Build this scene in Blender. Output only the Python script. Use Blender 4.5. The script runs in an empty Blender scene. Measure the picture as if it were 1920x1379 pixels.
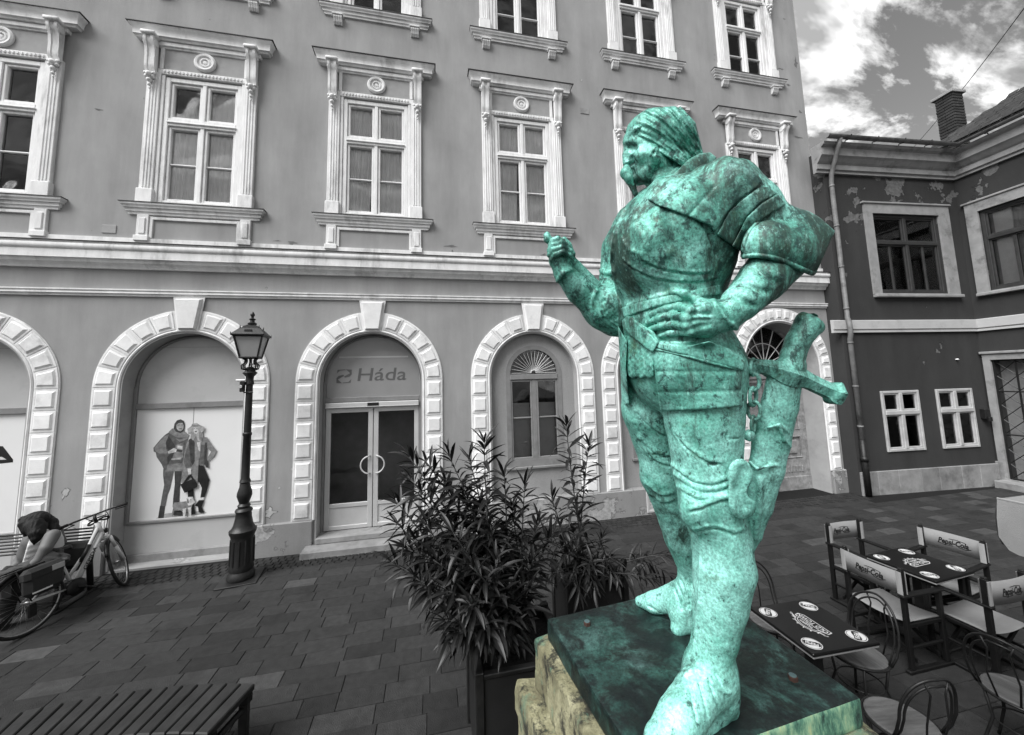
import bpy, bmesh, math, random
import numpy as np
from mathutils import Vector, Matrix
from mathutils.geometry import tessellate_polygon
random.seed(7); np.random.seed(7)
S = bpy.context.scene
COL = S.collection
R = math.radians

# ---------------------------------------------------------------- camera
CAMF, CCX, CCY = 701.63, 954.69, 638.43          # focal length and principal point in photo pixels (1920 wide)
PITCH, ROLL, YAW = 0.1025, -0.0258, 0.2101
EYE = np.array([0.0, 0.0, 2.794])
def _axes():
    cy, sy = math.cos(YAW), math.sin(YAW)
    f = np.array([sy*math.cos(PITCH), cy*math.cos(PITCH), math.sin(PITCH)])
    rt = np.array([cy, -sy, 0.0]); up = np.cross(rt, f)
    return (math.cos(ROLL)*rt + math.sin(ROLL)*up, -math.sin(ROLL)*rt + math.cos(ROLL)*up, f)
AR, AU, AF = _axes()
cam = bpy.data.cameras.new('camera'); camo = bpy.data.objects.new('camera', cam); COL.objects.link(camo)
m = Matrix(((AR[0], AU[0], -AF[0], EYE[0]), (AR[1], AU[1], -AF[1], EYE[1]), (AR[2], AU[2], -AF[2], EYE[2]), (0, 0, 0, 1)))
camo.matrix_world = m
cam.sensor_fit = 'HORIZONTAL'; cam.sensor_width = 36.0
cam.lens = CAMF/1920*36
cam.shift_x = (960-CCX)/1920; cam.shift_y = (CCY-689.5)/1920
cam.clip_start = 0.02; cam.clip_end = 2000
S.camera = camo

# ---------------------------------------------------------------- world, sun, exposure
SUN_EL, SUN_AZ = R(52), R(238)      # azimuth measured from +Y (north) clockwise
W = bpy.data.worlds.new('World'); S.world = W; W.use_nodes = True
def build_world():
    nt = W.node_tree; N = nt.nodes; L = nt.links; N.clear()
    out = N.new('ShaderNodeOutputWorld'); bg = N.new('ShaderNodeBackground')
    sky = N.new('ShaderNodeTexSky'); sky.sky_type = 'NISHITA'; sky.sun_disc = False
    sky.sun_elevation = SUN_EL; sky.sun_rotation = SUN_AZ
    bw = N.new('ShaderNodeRGBToBW'); L.new(sky.outputs[0], bw.inputs[0])
    tc = N.new('ShaderNodeTexCoord')
    sep = N.new('ShaderNodeSeparateXYZ'); L.new(tc.outputs['Generated'], sep.inputs[0])
    # cloud layer: direction projected on a plane overhead
    mx = N.new('ShaderNodeMath'); mx.operation = 'MAXIMUM'; mx.inputs[1].default_value = 0.06; L.new(sep.outputs[2], mx.inputs[0])
    ad = N.new('ShaderNodeMath'); ad.operation = 'ADD'; ad.inputs[1].default_value = 0.25; L.new(mx.outputs[0], ad.inputs[0])
    dv = N.new('ShaderNodeVectorMath'); dv.operation = 'DIVIDE'; L.new(tc.outputs['Generated'], dv.inputs[0])
    cmb = N.new('ShaderNodeCombineXYZ')
    for k in range(3): L.new(ad.outputs[0], cmb.inputs[k])
    L.new(cmb.outputs[0], dv.inputs[1])
    mp = N.new('ShaderNodeMapping'); mp.inputs['Location'].default_value = CLOC; mp.inputs['Rotation'].default_value = (0, 0, R(CROT)); mp.inputs['Scale'].default_value = CSC
    L.new(dv.outputs[0], mp.inputs[0])
    def cloud(off, det):
        q = N.new('ShaderNodeMapping'); q.inputs['Location'].default_value = off; L.new(mp.outputs[0], q.inputs[0])
        n = N.new('ShaderNodeTexNoise'); n.inputs['Scale'].default_value = 2.1; n.inputs['Detail'].default_value = det; n.inputs['Roughness'].default_value = 0.60; n.inputs['Distortion'].default_value = 0.25; L.new(q.outputs[0], n.inputs[0]); return n.outputs[0]
    d0 = cloud((0, 0, 0), 10); d1 = cloud((0.075, 0.10, 0.0), 5)
    r1 = N.new('ShaderNodeValToRGB'); e = r1.color_ramp.elements; e[0].position = 0.475; e[1].position = 0.565
    L.new(d0, r1.inputs[0])
    r2 = N.new('ShaderNodeValToRGB'); e = r2.color_ramp.elements; e[0].position = 0.43; e[0].color = (1, 1, 1, 1); e[1].position = 0.60; e[1].color = (0.26, 0.26, 0.26, 1)
    L.new(d1, r2.inputs[0])
    sc = N.new('ShaderNodeMath'); sc.operation = 'MULTIPLY'; sc.inputs[1].default_value = CLOUD; L.new(r2.outputs[0], sc.inputs[0])
    bs = N.new('ShaderNodeMath'); bs.operation = 'MULTIPLY'; bs.inputs[1].default_value = BLUE; L.new(bw.outputs[0], bs.inputs[0])
    mix = N.new('ShaderNodeMix'); mix.data_type = 'FLOAT'
    L.new(r1.outputs[0], mix.inputs[0]); L.new(bs.outputs[0], mix.inputs[2]); L.new(sc.outputs[0], mix.inputs[3])
    L.new(mix.outputs[0], bg.inputs[0]); bg.inputs[1].default_value = WSTR
    L.new(bg.outputs[0], out.inputs[0])
CLOUD, BLUE, WSTR = 3.0, 0.235, 0.14
CLOC, CROT, CSC = (7.1, 0.9, 0), 20, (1.0, 2.0, 0.6)
build_world()
sl = bpy.data.lights.new('sun', 'SUN'); so = bpy.data.objects.new('sun', sl); COL.objects.link(so)
sl.energy = 1.35; sl.angle = R(42); sl.color = (1, 1, 1)
sd = Vector((math.sin(SUN_AZ)*math.cos(SUN_EL), math.cos(SUN_AZ)*math.cos(SUN_EL), math.sin(SUN_EL)))
so.rotation_euler = sd.to_track_quat('Z', 'Y').to_euler()
S.view_settings.view_transform = 'Standard'; S.view_settings.look = 'None'
S.view_settings.exposure = 2.18; S.view_settings.gamma = 1.0; S.view_settings.use_curve_mapping = False
S.render.engine = 'CYCLES'

# ---------------------------------------------------------------- helpers
def ray(px, py): return AF + AR*(px-CCX)/CAMF - AU*(py-CCY)/CAMF
def at(px, py, d): return Vector(EYE + ray(px, py)*d)                       # point at depth d along the lens axis
def on_z(px, py, z=0.0):
    r = ray(px, py); return Vector(EYE + r*((z-EYE[2])/r[2]))
def on_y(px, py, y):
    r = ray(px, py); return Vector(EYE + r*(y/r[1]))

def tag(o, label=None, cat=None, group=None, kind=None):
    if label: o['label'] = label
    if cat: o['category'] = cat
    if group: o['group'] = group
    if kind: o['kind'] = kind
    return o
def thing(name, label, cat, loc=(0, 0, 0), rz=0, group=None):
    o = bpy.data.objects.new(name, None); COL.objects.link(o)
    o.location = loc; o.rotation_euler = (0, 0, rz); o.empty_display_size = 0.1
    return tag(o, label, cat, group)
def part(name, data, parent, loc=None, rot=None):
    o = bpy.data.objects.new(name, data); COL.objects.link(o); o.parent = parent
    if loc is not None: o.location = loc
    if rot is not None: o.rotation_euler = rot
    return o
def copy_tree(o, parent=None):
    c = o.copy(); COL.objects.link(c); c.parent = parent
    for ch in list(o.children): copy_tree(ch, c)
    return c

class MB:
    def __init__(s): s.v = []; s.f = []; s.mi = []; s.cur = 0
    def add(s, vs, fs, M=None):
        b = len(s.v)
        for p in vs:
            s.v.append(tuple(M @ Vector(p)) if M else tuple(p))
        for f in fs: s.f.append([b+i for i in f]); s.mi.append(s.cur)
    def mat(s, i): s.cur = i; return s
    def box(s, x0, x1, y0, y1, z0, z1, M=None):
        s.add([(x0,y0,z0),(x1,y0,z0),(x1,y1,z0),(x0,y1,z0),(x0,y0,z1),(x1,y0,z1),(x1,y1,z1),(x0,y1,z1)],
              [(0,3,2,1),(4,5,6,7),(0,1,5,4),(1,2,6,5),(2,3,7,6),(3,0,4,7)], M); return s
    def cbox(s, x0, x1, y0, y1, z0, z1, c=0.01, M=None):      # box with chamfered edges
        if x0 > x1: x0, x1 = x1, x0
        if y0 > y1: y0, y1 = y1, y0
        if z0 > z1: z0, z1 = z1, z0
        bm = bmesh.new(); bmesh.ops.create_cube(bm, size=1)
        for v in bm.verts:
            v.co = Vector(((x0+x1)/2+v.co.x*(x1-x0), (y0+y1)/2+v.co.y*(y1-y0), (z0+z1)/2+v.co.z*(z1-z0)))
        c = min(c, 0.45*min(x1-x0, y1-y0, z1-z0))
        bmesh.ops.bevel(bm, geom=bm.edges[:], offset=c, segments=1, affect='EDGES', profile=0.5)
        bm.verts.index_update()
        s.add([v.co[:] for v in bm.verts], [[v.index for v in f.verts] for f in bm.faces], M); bm.free(); return s
    def prism(s, pts, fr, to):       # pts: list of 3d points of a planar loop, extruded by vector from fr to to
        n = len(pts); a = [Vector(p)+Vector(fr) for p in pts]; b = [Vector(p)+Vector(to) for p in pts]
        s.add(a+b, [list(range(n))[::-1], list(range(n, 2*n))]+[(i, (i+1) % n, n+(i+1) % n, n+i) for i in range(n)]); return s
    def tube(s, path, r, n=8, cap=True, M=None, closed=False):
        P = [Vector(p) for p in path]; k = len(P); vs = []; fs = []
        rr = r if isinstance(r, (list, tuple)) else [r]*k
        up = None
        for i, p in enumerate(P):
            if closed: t = P[(i+1) % k]-P[i-1]
            else: t = P[min(i+1, k-1)]-P[max(i-1, 0)]
            t = t.normalized() if t.length > 1e-9 else Vector((0, 0, 1))
            if up is None:
                up = Vector((0, 0, 1)) if abs(t.z) < 0.9 else Vector((1, 0, 0))
            a = t.cross(up)
            if a.length < 1e-6: a = t.orthogonal()
            a.normalize(); b = a.cross(t).normalized(); up = b
            for j in range(n):
                w = 2*math.pi*j/n; vs.append(p+(a*math.cos(w)+b*math.sin(w))*rr[i])
        for i in range(k if closed else k-1):
            i2 = (i+1) % k
            for j in range(n): fs.append((i*n+j, i*n+(j+1) % n, i2*n+(j+1) % n, i2*n+j))
        if cap and not closed: fs += [list(range(n))[::-1], [(k-1)*n+j for j in range(n)]]
        s.add(vs, fs, M); return s
    def lathe(s, prof, c=(0, 0, 0), n=16, M=None):   # prof: (r, z) bottom to top about a vertical axis
        vs = []; fs = []
        for r, z in prof:
            for j in range(n):
                w = 2*math.pi*j/n; vs.append((c[0]+r*math.cos(w), c[1]+r*math.sin(w), c[2]+z))
        k = len(prof)
        for i in range(k-1):
            for j in range(n): fs.append((i*n+j, i*n+(j+1) % n, (i+1)*n+(j+1) % n, (i+1)*n+j))
        fs += [list(range(n))[::-1], [(k-1)*n+j for j in range(n)]]
        s.add(vs, fs, M); return s
    def profile_x(s, prof, x0, x1, dx0=None):   # moulding: closed (y,z) loop run along x, ends flat
        n = len(prof); vs = [(x0, y, z) for y, z in prof]+[(x1, y, z) for y, z in prof]
        s.add(vs, [list(range(n)), list(range(n, 2*n))[::-1]]+[(i, n+i, n+(i+1) % n, (i+1) % n) for i in range(n)]); return s
    def hood(s, prof, cx, hw, yw):     # moulding with mitred returns to the wall: prof = (projection, z) top to bottom, wall plane at y=yw
        vs = []; fs = []; n = len(prof)
        for p, z in prof:
            vs += [(cx-hw-p, yw, z), (cx-hw-p, yw-p, z), (cx+hw+p, yw-p, z), (cx+hw+p, yw, z)]
        for i in range(n-1):
            for j in range(3): fs.append((4*i+j, 4*(i+1)+j, 4*(i+1)+j+1, 4*i+j+1))
        fs += [(0, 1, 2, 3), (4*n-1, 4*n-2, 4*n-3, 4*n-4)]
        s.add(vs, fs); return s
    def mesh(s, name, mats, smooth=False):
        me = bpy.data.meshes.new(name); me.from_pydata(s.v, [], s.f)
        mats = mats if isinstance(mats, (list, tuple)) else [mats]
        for q in mats: me.materials.append(q)
        if len(mats) > 1: me.polygons.foreach_set('material_index', s.mi)
        bm = bmesh.new(); bm.from_mesh(me); bmesh.ops.recalc_face_normals(bm, faces=bm.faces); bm.to_mesh(me); bm.free()
        if smooth:
            me.polygons.foreach_set('use_smooth', [True]*len(me.polygons))
            if smooth is not True: me.set_sharp_from_angle(angle=smooth)
        me.update(); return me
    def build(s, name, mats, parent=None, smooth=False, loc=None, rot=None):
        o = bpy.data.objects.new(name, s.mesh(name, mats, smooth)); COL.objects.link(o)
        if parent: o.parent = parent
        if loc is not None: o.location = loc
        if rot is not None: o.rotation_euler = rot
        return o
SM = R(40)
def text_mesh(txt, size, shear=0.0, bold=0.0, extrude=0.0):
    cu = bpy.data.curves.new('lettering', 'FONT'); cu.body = txt; cu.size = size; cu.shear = shear; cu.offset = bold; cu.extrude = extrude
    cu.align_x = 'CENTER'; cu.align_y = 'CENTER'; cu.resolution_u = 3
    o = bpy.data.objects.new('lettering', cu); COL.objects.link(o)
    me = bpy.data.meshes.new_from_object(o.evaluated_get(bpy.context.evaluated_depsgraph_get()))
    bpy.data.objects.remove(o); bpy.data.curves.remove(cu); me.name = 'lettering'
    me.materials.clear()
    return me

# ---------------------------------------------------------------- materials
def nodes(m):
    m.use_nodes = True; nt = m.node_tree; return nt, nt.nodes, nt.links, nt.nodes['Principled BSDF']
def ramp(N, stops):
    r = N.new('ShaderNodeValToRGB'); e = r.color_ramp.elements
    while len(e) < len(stops): e.new(0.5)
    for k, (p, c) in enumerate(stops):
        e[k].position = p; e[k].color = (c, c, c, 1) if isinstance(c, (int, float)) else (*c, 1)
    return r
def grey(name, v, var=0.12, scale=6, rough=0.75, bump=0.15, bscale=60, rand=0.0, stain=0.0, metal=0.0, stretch=None, spec=0.3, coarse=None):
    """grey paint / stone / metal with mottling, fine relief, optional per-object shade and dirt stains"""
    m = bpy.data.materials.new(name); nt, N, L, P = nodes(m)
    ge = N.new('ShaderNodeTexCoord'); src = ge.outputs['Object']
    if rand or coarse == 'world':
        ge = N.new('ShaderNodeNewGeometry'); src = ge.outputs['Position']
    if stretch:
        mp = N.new('ShaderNodeMapping'); mp.inputs['Scale'].default_value = stretch; L.new(src, mp.inputs[0]); src = mp.outputs[0]
    n = N.new('ShaderNodeTexNoise'); n.inputs['Scale'].default_value = scale; n.inputs['Detail'].default_value = 7; n.inputs['Roughness'].default_value = 0.6; L.new(src, n.inputs[0])
    r = ramp(N, [(0.28, v*(1-var)), (0.72, v*(1+var))]); L.new(n.outputs[0], r.inputs[0])
    col = r.outputs[0]
    if rand:
        oi = N.new('ShaderNodeObjectInfo'); rr = ramp(N, [(0, 1-rand), (1, 1+rand)]); L.new(oi.outputs['Random'], rr.inputs[0])
        mu = N.new('ShaderNodeMix'); mu.data_type = 'RGBA'; mu.blend_type = 'MULTIPLY'; mu.inputs[0].default_value = 1; L.new(col, mu.inputs[6]); L.new(rr.outputs[0], mu.inputs[7]); col = mu.outputs[2]
    if stain:
        n2 = N.new('ShaderNodeTexNoise'); n2.inputs['Scale'].default_value = 2.3; n2.inputs['Detail'].default_value = 8; n2.inputs['Roughness'].default_value = 0.68; L.new(src, n2.inputs[0])
        r2 = ramp(N, [(0.52, 1.0), (0.68, 1-stain)]); L.new(n2.outputs[0], r2.inputs[0])
        mu = N.new('ShaderNodeMix'); mu.data_type = 'RGBA'; mu.blend_type = 'MULTIPLY'; mu.inputs[0].default_value = 1; L.new(col, mu.inputs[6]); L.new(r2.outputs[0], mu.inputs[7]); col = mu.outputs[2]
    L.new(col, P.inputs['Base Color']); P.inputs['Roughness'].default_value = rough; P.inputs['Metallic'].default_value = metal
    P.inputs['Specular IOR Level'].default_value = spec
    if bump:
        n3 = N.new('ShaderNodeTexNoise'); n3.inputs['Scale'].default_value = bscale; n3.inputs['Detail'].default_value = 4; L.new(src, n3.inputs[0])
        b = N.new('ShaderNodeBump'); b.inputs['Strength'].default_value = bump; b.inputs['Distance'].default_value = 0.01; L.new(n3.outputs[0], b.inputs['Height']); L.new(b.outputs[0], P.inputs['Normal'])
    return m
def glassy(name, v=0.015, rough=0.03, alpha=0.35):
    """window glass: mirror at grazing angles, see-through otherwise"""
    m = bpy.data.materials.new(name); nt, N, L, P = nodes(m)
    out = N['Material Output']; N.remove(P)
    fr = N.new('ShaderNodeFresnel'); fr.inputs[0].default_value = 1.5
    gl = N.new('ShaderNodeBsdfGlossy'); gl.inputs[0].default_value = (0.9, 0.9, 0.9, 1); gl.inputs['Roughness'].default_value = rough
    tr = N.new('ShaderNodeBsdfTransparent'); tr.inputs[0].default_value = (0.92, 0.92, 0.92, 1)
    tc = N.new('ShaderNodeTexCoord'); n = N.new('ShaderNodeTexNoise'); n.inputs['Scale'].default_value = 2.2; n.inputs['Detail'].default_value = 1
    L.new(tc.outputs['Object'], n.inputs[0])
    b = N.new('ShaderNodeBump'); b.inputs['Strength'].default_value = 0.12; b.inputs['Distance'].default_value = 0.05; L.new(n.outputs[0], b.inputs['Height'])
    L.new(b.outputs[0], gl.inputs['Normal'])
    mx = N.new('ShaderNodeMixShader'); L.new(fr.outputs[0], mx.inputs[0]); L.new(tr.outputs[0], mx.inputs[1]); L.new(gl.outputs[0], mx.inputs[2])
    L.new(mx.outputs[0], out.inputs[0]); return m
M = {}
# ---------------------------------------------------------------- solid modelling on a distance grid
# grid axes are the lens axes (right, up, forward) so that a shape read off the photograph at a known distance lands at its true place and size
def L3(px, py, d): return np.array([(px-CCX)/CAMF*d, -(py-CCY)/CAMF*d, d])
def to_world(P): return EYE + P[:, :1]*AR + P[:, 1:2]*AU + P[:, 2:3]*AF
def lens(p):                                   # world -> lens axes
    q = np.asarray(p, float)-EYE; return np.array([q@AR, q@AU, q@AF])
class Vol:
    def __init__(s, lo, hi, h):
        s.lo = np.array(lo, float); s.h = h; s.n = np.ceil((np.array(hi)-s.lo)/h).astype(int)+1
        s.d = np.full(s.n, 0.5, np.float32)
        s.ax = [(s.lo[k]+h*np.arange(s.n[k])).astype(np.float32) for k in range(3)]
    def win(s, lo, hi, mg):
        a = np.clip(np.floor((np.array(lo)-mg-s.lo)/s.h).astype(int), 0, s.n-1); b = np.clip(np.ceil((np.array(hi)+mg-s.lo)/s.h).astype(int)+1, 1, s.n)
        sl = tuple(slice(a[k], max(b[k], a[k]+1)) for k in range(3))
        return sl, s.ax[0][sl[0]][:, None, None], s.ax[1][sl[1]][None, :, None], s.ax[2][sl[2]][None, None, :]
    def put(s, sl, d, k, op='u'):
        a = s.d[sl]
        if op == 'u':
            if k > 0: h = np.maximum(k-np.abs(a-d), 0)/k; s.d[sl] = np.minimum(a, d)-h*h*k*0.25
            else: s.d[sl] = np.minimum(a, d)
        else:
            d = -d
            if k > 0: h = np.maximum(k-np.abs(a-d), 0)/k; s.d[sl] = np.maximum(a, d)+h*h*k*0.25
            else: s.d[sl] = np.maximum(a, d)
    def cone(s, a, b, ra, rb, k=0.02, zs=1.0, op='u'):
        mg = k+5*s.h; rm = max(ra, rb)
        lo = np.minimum(a, b)-rm*np.array([1, 1, zs]); hi = np.maximum(a, b)+rm*np.array([1, 1, zs])
        sl, X, Y, Z = s.win(lo, hi, mg)
        A = np.array([a[0], a[1], a[2]/zs]); B = np.array([b[0], b[1], b[2]/zs]); ba = B-A; l2 = max(ba@ba, 1e-12)
        x = X-A[0]; y = Y-A[1]; z = Z/zs-A[2]
        t = np.clip((x*ba[0]+y*ba[1]+z*ba[2])/l2, 0, 1)
        d = np.sqrt((x-t*ba[0])**2+(y-t*ba[1])**2+(z-t*ba[2])**2)-(ra+(rb-ra)*t)
        s.put(sl, (d*min(1, zs)).astype(np.float32), k, op)
    def chain(s, pts, k=0.02, zs=1.0, op='u', kin=0.008):      # pts: (px, py, depth, radius px) joined by tapered limbs
        P = [(L3(*p[:3]), p[3]*p[2]/CAMF) for p in pts]
        if len(P) == 1: P = P*2
        lo = np.min([p-r*np.array([1, 1, zs]) for p, r in P], 0); hi = np.max([p+r*np.array([1, 1, zs]) for p, r in P], 0)
        sl, X, Y, Z = s.win(lo, hi, k+5*s.h); D = None; Z = Z/zs
        for (a, ra), (b, rb) in zip(P[:-1], P[1:]):
            A = np.array([a[0], a[1], a[2]/zs]); B = np.array([b[0], b[1], b[2]/zs]); ba = B-A; l2 = max(ba@ba, 1e-12)
            x = X-A[0]; y = Y-A[1]; z = Z-A[2]; t = np.clip((x*ba[0]+y*ba[1]+z*ba[2])/l2, 0, 1)
            d = (np.sqrt((x-t*ba[0])**2+(y-t*ba[1])**2+(z-t*ba[2])**2)-(ra+(rb-ra)*t))*min(1, zs)
            if D is None: D = d
            else: h = np.maximum(kin-np.abs(D-d), 0)/kin; D = np.minimum(D, d)-h*h*kin*0.25
        s.put(sl, D.astype(np.float32), k, op)
    def ell(s, px, py, d, rx, ry, rz, ang=0.0, k=0.02, op='u'):     # rx, ry in px, rz in metres, ang in-plane
        c = L3(px, py, d); rx *= d/CAMF; ry *= d/CAMF; r = max(rx, ry)
        sl, X, Y, Z = s.win(c-np.array([r, r, rz]), c+np.array([r, r, rz]), k+5*s.h)
        ca, sa = math.cos(ang), math.sin(ang); x = X-c[0]; y = Y-c[1]; z = Z-c[2]
        u = x*ca+y*sa; v = -x*sa+y*ca
        k0 = np.sqrt((u/rx)**2+(v/ry)**2+(z/rz)**2); k1 = np.sqrt((u/rx**2)**2+(v/ry**2)**2+(z/rz**2)**2)+1e-9
        s.put(sl, (k0*(k0-1)/k1).astype(np.float32), k, op)
def poly_dist(poly, X, Y):       # signed distance to a 2-D polygon (negative inside)
    P = np.array(poly, float); d = np.full(X.shape, 1e9); sg = np.ones(X.shape)
    n = len(P); j = n-1
    for i in range(n):
        e = P[j]-P[i]; wx = X-P[i, 0]; wy = Y-P[i, 1]
        t = np.clip((wx*e[0]+wy*e[1])/(e@e), 0, 1); d = np.minimum(d, (wx-t*e[0])**2+(wy-t*e[1])**2)
        c1 = Y >= P[i, 1]; c2 = Y < P[j, 1]; c3 = e[0]*wy > e[1]*wx
        sg = np.where((c1 & c2 & c3) | (~c1 & ~c2 & ~c3), -sg, sg); j = i
    return sg*np.sqrt(d)
def surface(d, lo, h, ax_world=True):      # naive surface nets
    ins = d < 0
    nx, ny, nz = d.shape
    c = np.zeros((nx-1, ny-1, nz-1), np.int8)
    for i in (0, 1):
        for j in (0, 1):
            for k in (0, 1): c += ins[i:nx-1+i, j:ny-1+j, k:nz-1+k]
    act = np.argwhere((c > 0) & (c < 8))
    idx = np.full(c.shape, -1, np.int32); idx[tuple(act.T)] = np.arange(len(act))
    acc = np.zeros((len(act), 3)); cnt = np.zeros(len(act))
    cor = [(i, j, k) for i in (0, 1) for j in (0, 1) for k in (0, 1)]
    val = {q: d[act[:, 0]+q[0], act[:, 1]+q[1], act[:, 2]+q[2]] for q in cor}
    for a in cor:
        for ax in range(3):
            if a[ax] == 0:
                b = list(a); b[ax] = 1; b = tuple(b); va, vb = val[a], val[b]; x = (va < 0) != (vb < 0)
                t = np.where(x, va/np.where(x, va-vb, 1), 0)
                p = np.array(a, float)[None]+np.eye(3)[ax][None]*t[:, None]
                acc[x] += p[x]; cnt[x] += 1
    V = lo+h*(act+acc/cnt[:, None])
    F = []
    for ax in range(3):
        o = [k for k in range(3) if k != ax]
        sh = [slice(1, -1)]*3; sh[ax] = slice(0, -1)
        a = ins[tuple(sh)]; s2 = list(sh); s2[ax] = slice(1, None); b = ins[tuple(s2)]
        e = np.argwhere(a != b); e[:, o] += 1
        flip = ins[tuple(e.T)]
        q = []
        for du, dv in ((0, 0), (-1, 0), (-1, -1), (0, -1)):
            g = e.copy(); g[:, o[0]] += du; g[:, o[1]] += dv; q.append(idx[tuple(g.T)])
        q = np.stack(q, 1)
        fl = flip if ax != 1 else ~flip
        q[~fl] = q[~fl][:, ::-1]
        F.append(q)
    return V, np.concatenate(F)
def net_mesh(name, d, lo, h, mat, relax=1, local=None):
    V, F = surface(d, lo, h)
    for _ in range(relax):                        # light smoothing
        a = np.zeros_like(V); n = np.zeros(len(V))
        for k in range(4):
            np.add.at(a, F[:, k], V[F[:, (k+1) % 4]]); np.add.at(n, F[:, k], 1)
            np.add.at(a, F[:, k], V[F[:, (k-1) % 4]]); np.add.at(n, F[:, k], 1)
        V = 0.5*V+0.5*a/n[:, None]
    Wd = to_world(V)
    if local is not None: Wd = Wd-np.array(local)
    me = bpy.data.meshes.new(name)
    me.vertices.add(len(V)); me.vertices.foreach_set('co', Wd.astype(np.float32).ravel())
    me.loops.add(len(F)*4); me.polygons.add(len(F))
    me.loops.foreach_set('vertex_index', F.astype(np.int32).ravel())
    me.polygons.foreach_set('loop_start', np.arange(0, len(F)*4, 4, dtype=np.int32))
    me.polygons.foreach_set('use_smooth', [True]*len(F))
    me.update(calc_edges=True); me.validate(); me.materials.append(mat)
    return me
# ---------------------------------------------------------------- materials of the setting
def plaster(name, v, chip, zlow=None, thr=0.66, cz=(0.0, 1.4)):
    m = bpy.data.materials.new(name); nt, N, L, P = nodes(m)
    ge = N.new('ShaderNodeNewGeometry'); pos = ge.outputs['Position']
    def noise(sc, det=8, ro=0.62, off=(0, 0, 0), st=(1, 1, 1)):
        mp = N.new('ShaderNodeMapping'); mp.inputs['Location'].default_value = off; mp.inputs['Scale'].default_value = st; L.new(pos, mp.inputs[0])
        n = N.new('ShaderNodeTexNoise'); n.inputs['Scale'].default_value = sc; n.inputs['Detail'].default_value = det; n.inputs['Roughness'].default_value = ro; L.new(mp.outputs[0], n.inputs[0]); return n.outputs[0]
    def mixc(f, a, b, mode='MIX'):
        x = N.new('ShaderNodeMix'); x.data_type = 'RGBA'; x.blend_type = mode
        for s_, q in ((0, f), (6, a), (7, b)):
            if isinstance(q, tuple): x.inputs[s_].default_value = (*q, 1)
            elif isinstance(q, (int, float)): x.inputs[s_].default_value = q if s_ == 0 else (q, q, q, 1)
            else: L.new(q, x.inputs[s_])
        return x.outputs[2]
    base = ramp(N, [(0.3, v*0.90), (0.7, v*1.08)]); L.new(noise(1.1), base.inputs[0]); c = base.outputs[0]
    st = ramp(N, [(0.33, 0.84), (0.67, 1.08)]); L.new(noise(2.2, 8, 0.65, (3, 0, 1), (1.0, 1.0, 0.18)), st.inputs[0]); c = mixc(1.0, c, st.outputs[0], 'MULTIPLY')
    gr = ramp(N, [(0.3, 0.86), (0.7, 1.13)]); L.new(noise(150, 2, 0.5), gr.inputs[0]); c = mixc(1.0, c, gr.outputs[0], 'MULTIPLY')
    # chipped patches: a pale bared coat with a dark rim, thick low down
    sp = N.new('ShaderNodeSeparateXYZ'); L.new(pos, sp.inputs[0])
    mr = N.new('ShaderNodeMapRange'); mr.inputs[1].default_value = cz[0]; mr.inputs[2].default_value = cz[1]; mr.inputs[3].default_value = 0.10; mr.inputs[4].default_value = -0.035; L.new(sp.outputs[2], mr.inputs[0])
    ad = N.new('ShaderNodeMath'); ad.operation = 'ADD'; L.new(noise(1.9, 9, 0.6, (4.3, 1.0, 2.2)), ad.inputs[0]); L.new(mr.outputs[0], ad.inputs[1])
    rim = ramp(N, [(thr-0.012, 0.0), (thr-0.004, 0.7)]); L.new(ad.outputs[0], rim.inputs[0]); c = mixc(rim.outputs[0], c, v*0.45)
    pt = ramp(N, [(thr+0.004, 0.0), (thr+0.012, 1.0)]); L.new(ad.outputs[0], pt.inputs[0])
    pc = ramp(N, [(0.35, chip*0.6), (0.65, chip*1.15)]); L.new(noise(14, 6, 0.7), pc.inputs[0]); c = mixc(pt.outputs[0], c, pc.outputs[0])
    L.new(c, P.inputs['Base Color']); P.inputs['Roughness'].default_value = 0.92; P.inputs['Specular IOR Level'].default_value = 0.15
    b1 = N.new('ShaderNodeBump'); b1.inputs['Strength'].default_value = 0.35; b1.inputs['Distance'].default_value = 0.004; L.new(noise(120, 4), b1.inputs['Height'])
    b2 = N.new('ShaderNodeBump'); b2.inputs['Strength'].default_value = 0.5; b2.inputs['Distance'].default_value = 0.01; b2.invert = True; L.new(pt.outputs[0], b2.inputs['Height']); L.new(b1.outputs[0], b2.inputs['Normal'])
    L.new(b2.outputs[0], P.inputs['Normal']); return m
M['plaster'] = plaster('grey render', 0.30, 0.44, thr=0.69)
M['plinth'] = plaster('weathered base render', 0.24, 0.36, thr=0.62)
M['plaster_dark'] = plaster('dark painted render', 0.043, 0.14, thr=0.645, cz=(8.0, 3.9))
M['trim'] = grey('white painted stucco', 0.70, 0.14, 7, 0.8, 0.3, 90, stain=0.45, coarse='world', stretch=(1, 1, 0.35))
M['quoin'] = grey('white painted rusticated stone', 0.73, 0.10, 5, 0.85, 0.5, 110, rand=0.08, stain=0.30)
M['reveal'] = grey('grey arch reveal', 0.33, 0.10, 3, 0.85, 0.3, 80, coarse='world', stain=0.15)
M['flash'] = grey('dark sheet metal flashing', 0.035, 0.3, 9, 0.5, 0.1)
M['frame'] = grey('white painted window wood', 0.70, 0.10, 7, 0.55, 0.12, 60, stain=0.2, stretch=(3, 3, 0.7))
M['frame_grey'] = grey('grey painted wood', 0.20, 0.12, 7, 0.6, 0.15, 60, stain=0.25)
M['frame_dark'] = grey('dark stained wood', 0.035, 0.3, 8, 0.5, 0.15, 60)
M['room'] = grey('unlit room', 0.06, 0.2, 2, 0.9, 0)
M['curtain'] = grey('net curtain', 0.88, 0.12, 5, 0.95, 0)
M['shop_room'] = grey('dim shop interior', 0.30, 0.4, 1.5, 0.9, 0)
M['glass'] = glassy('window glass')
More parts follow.
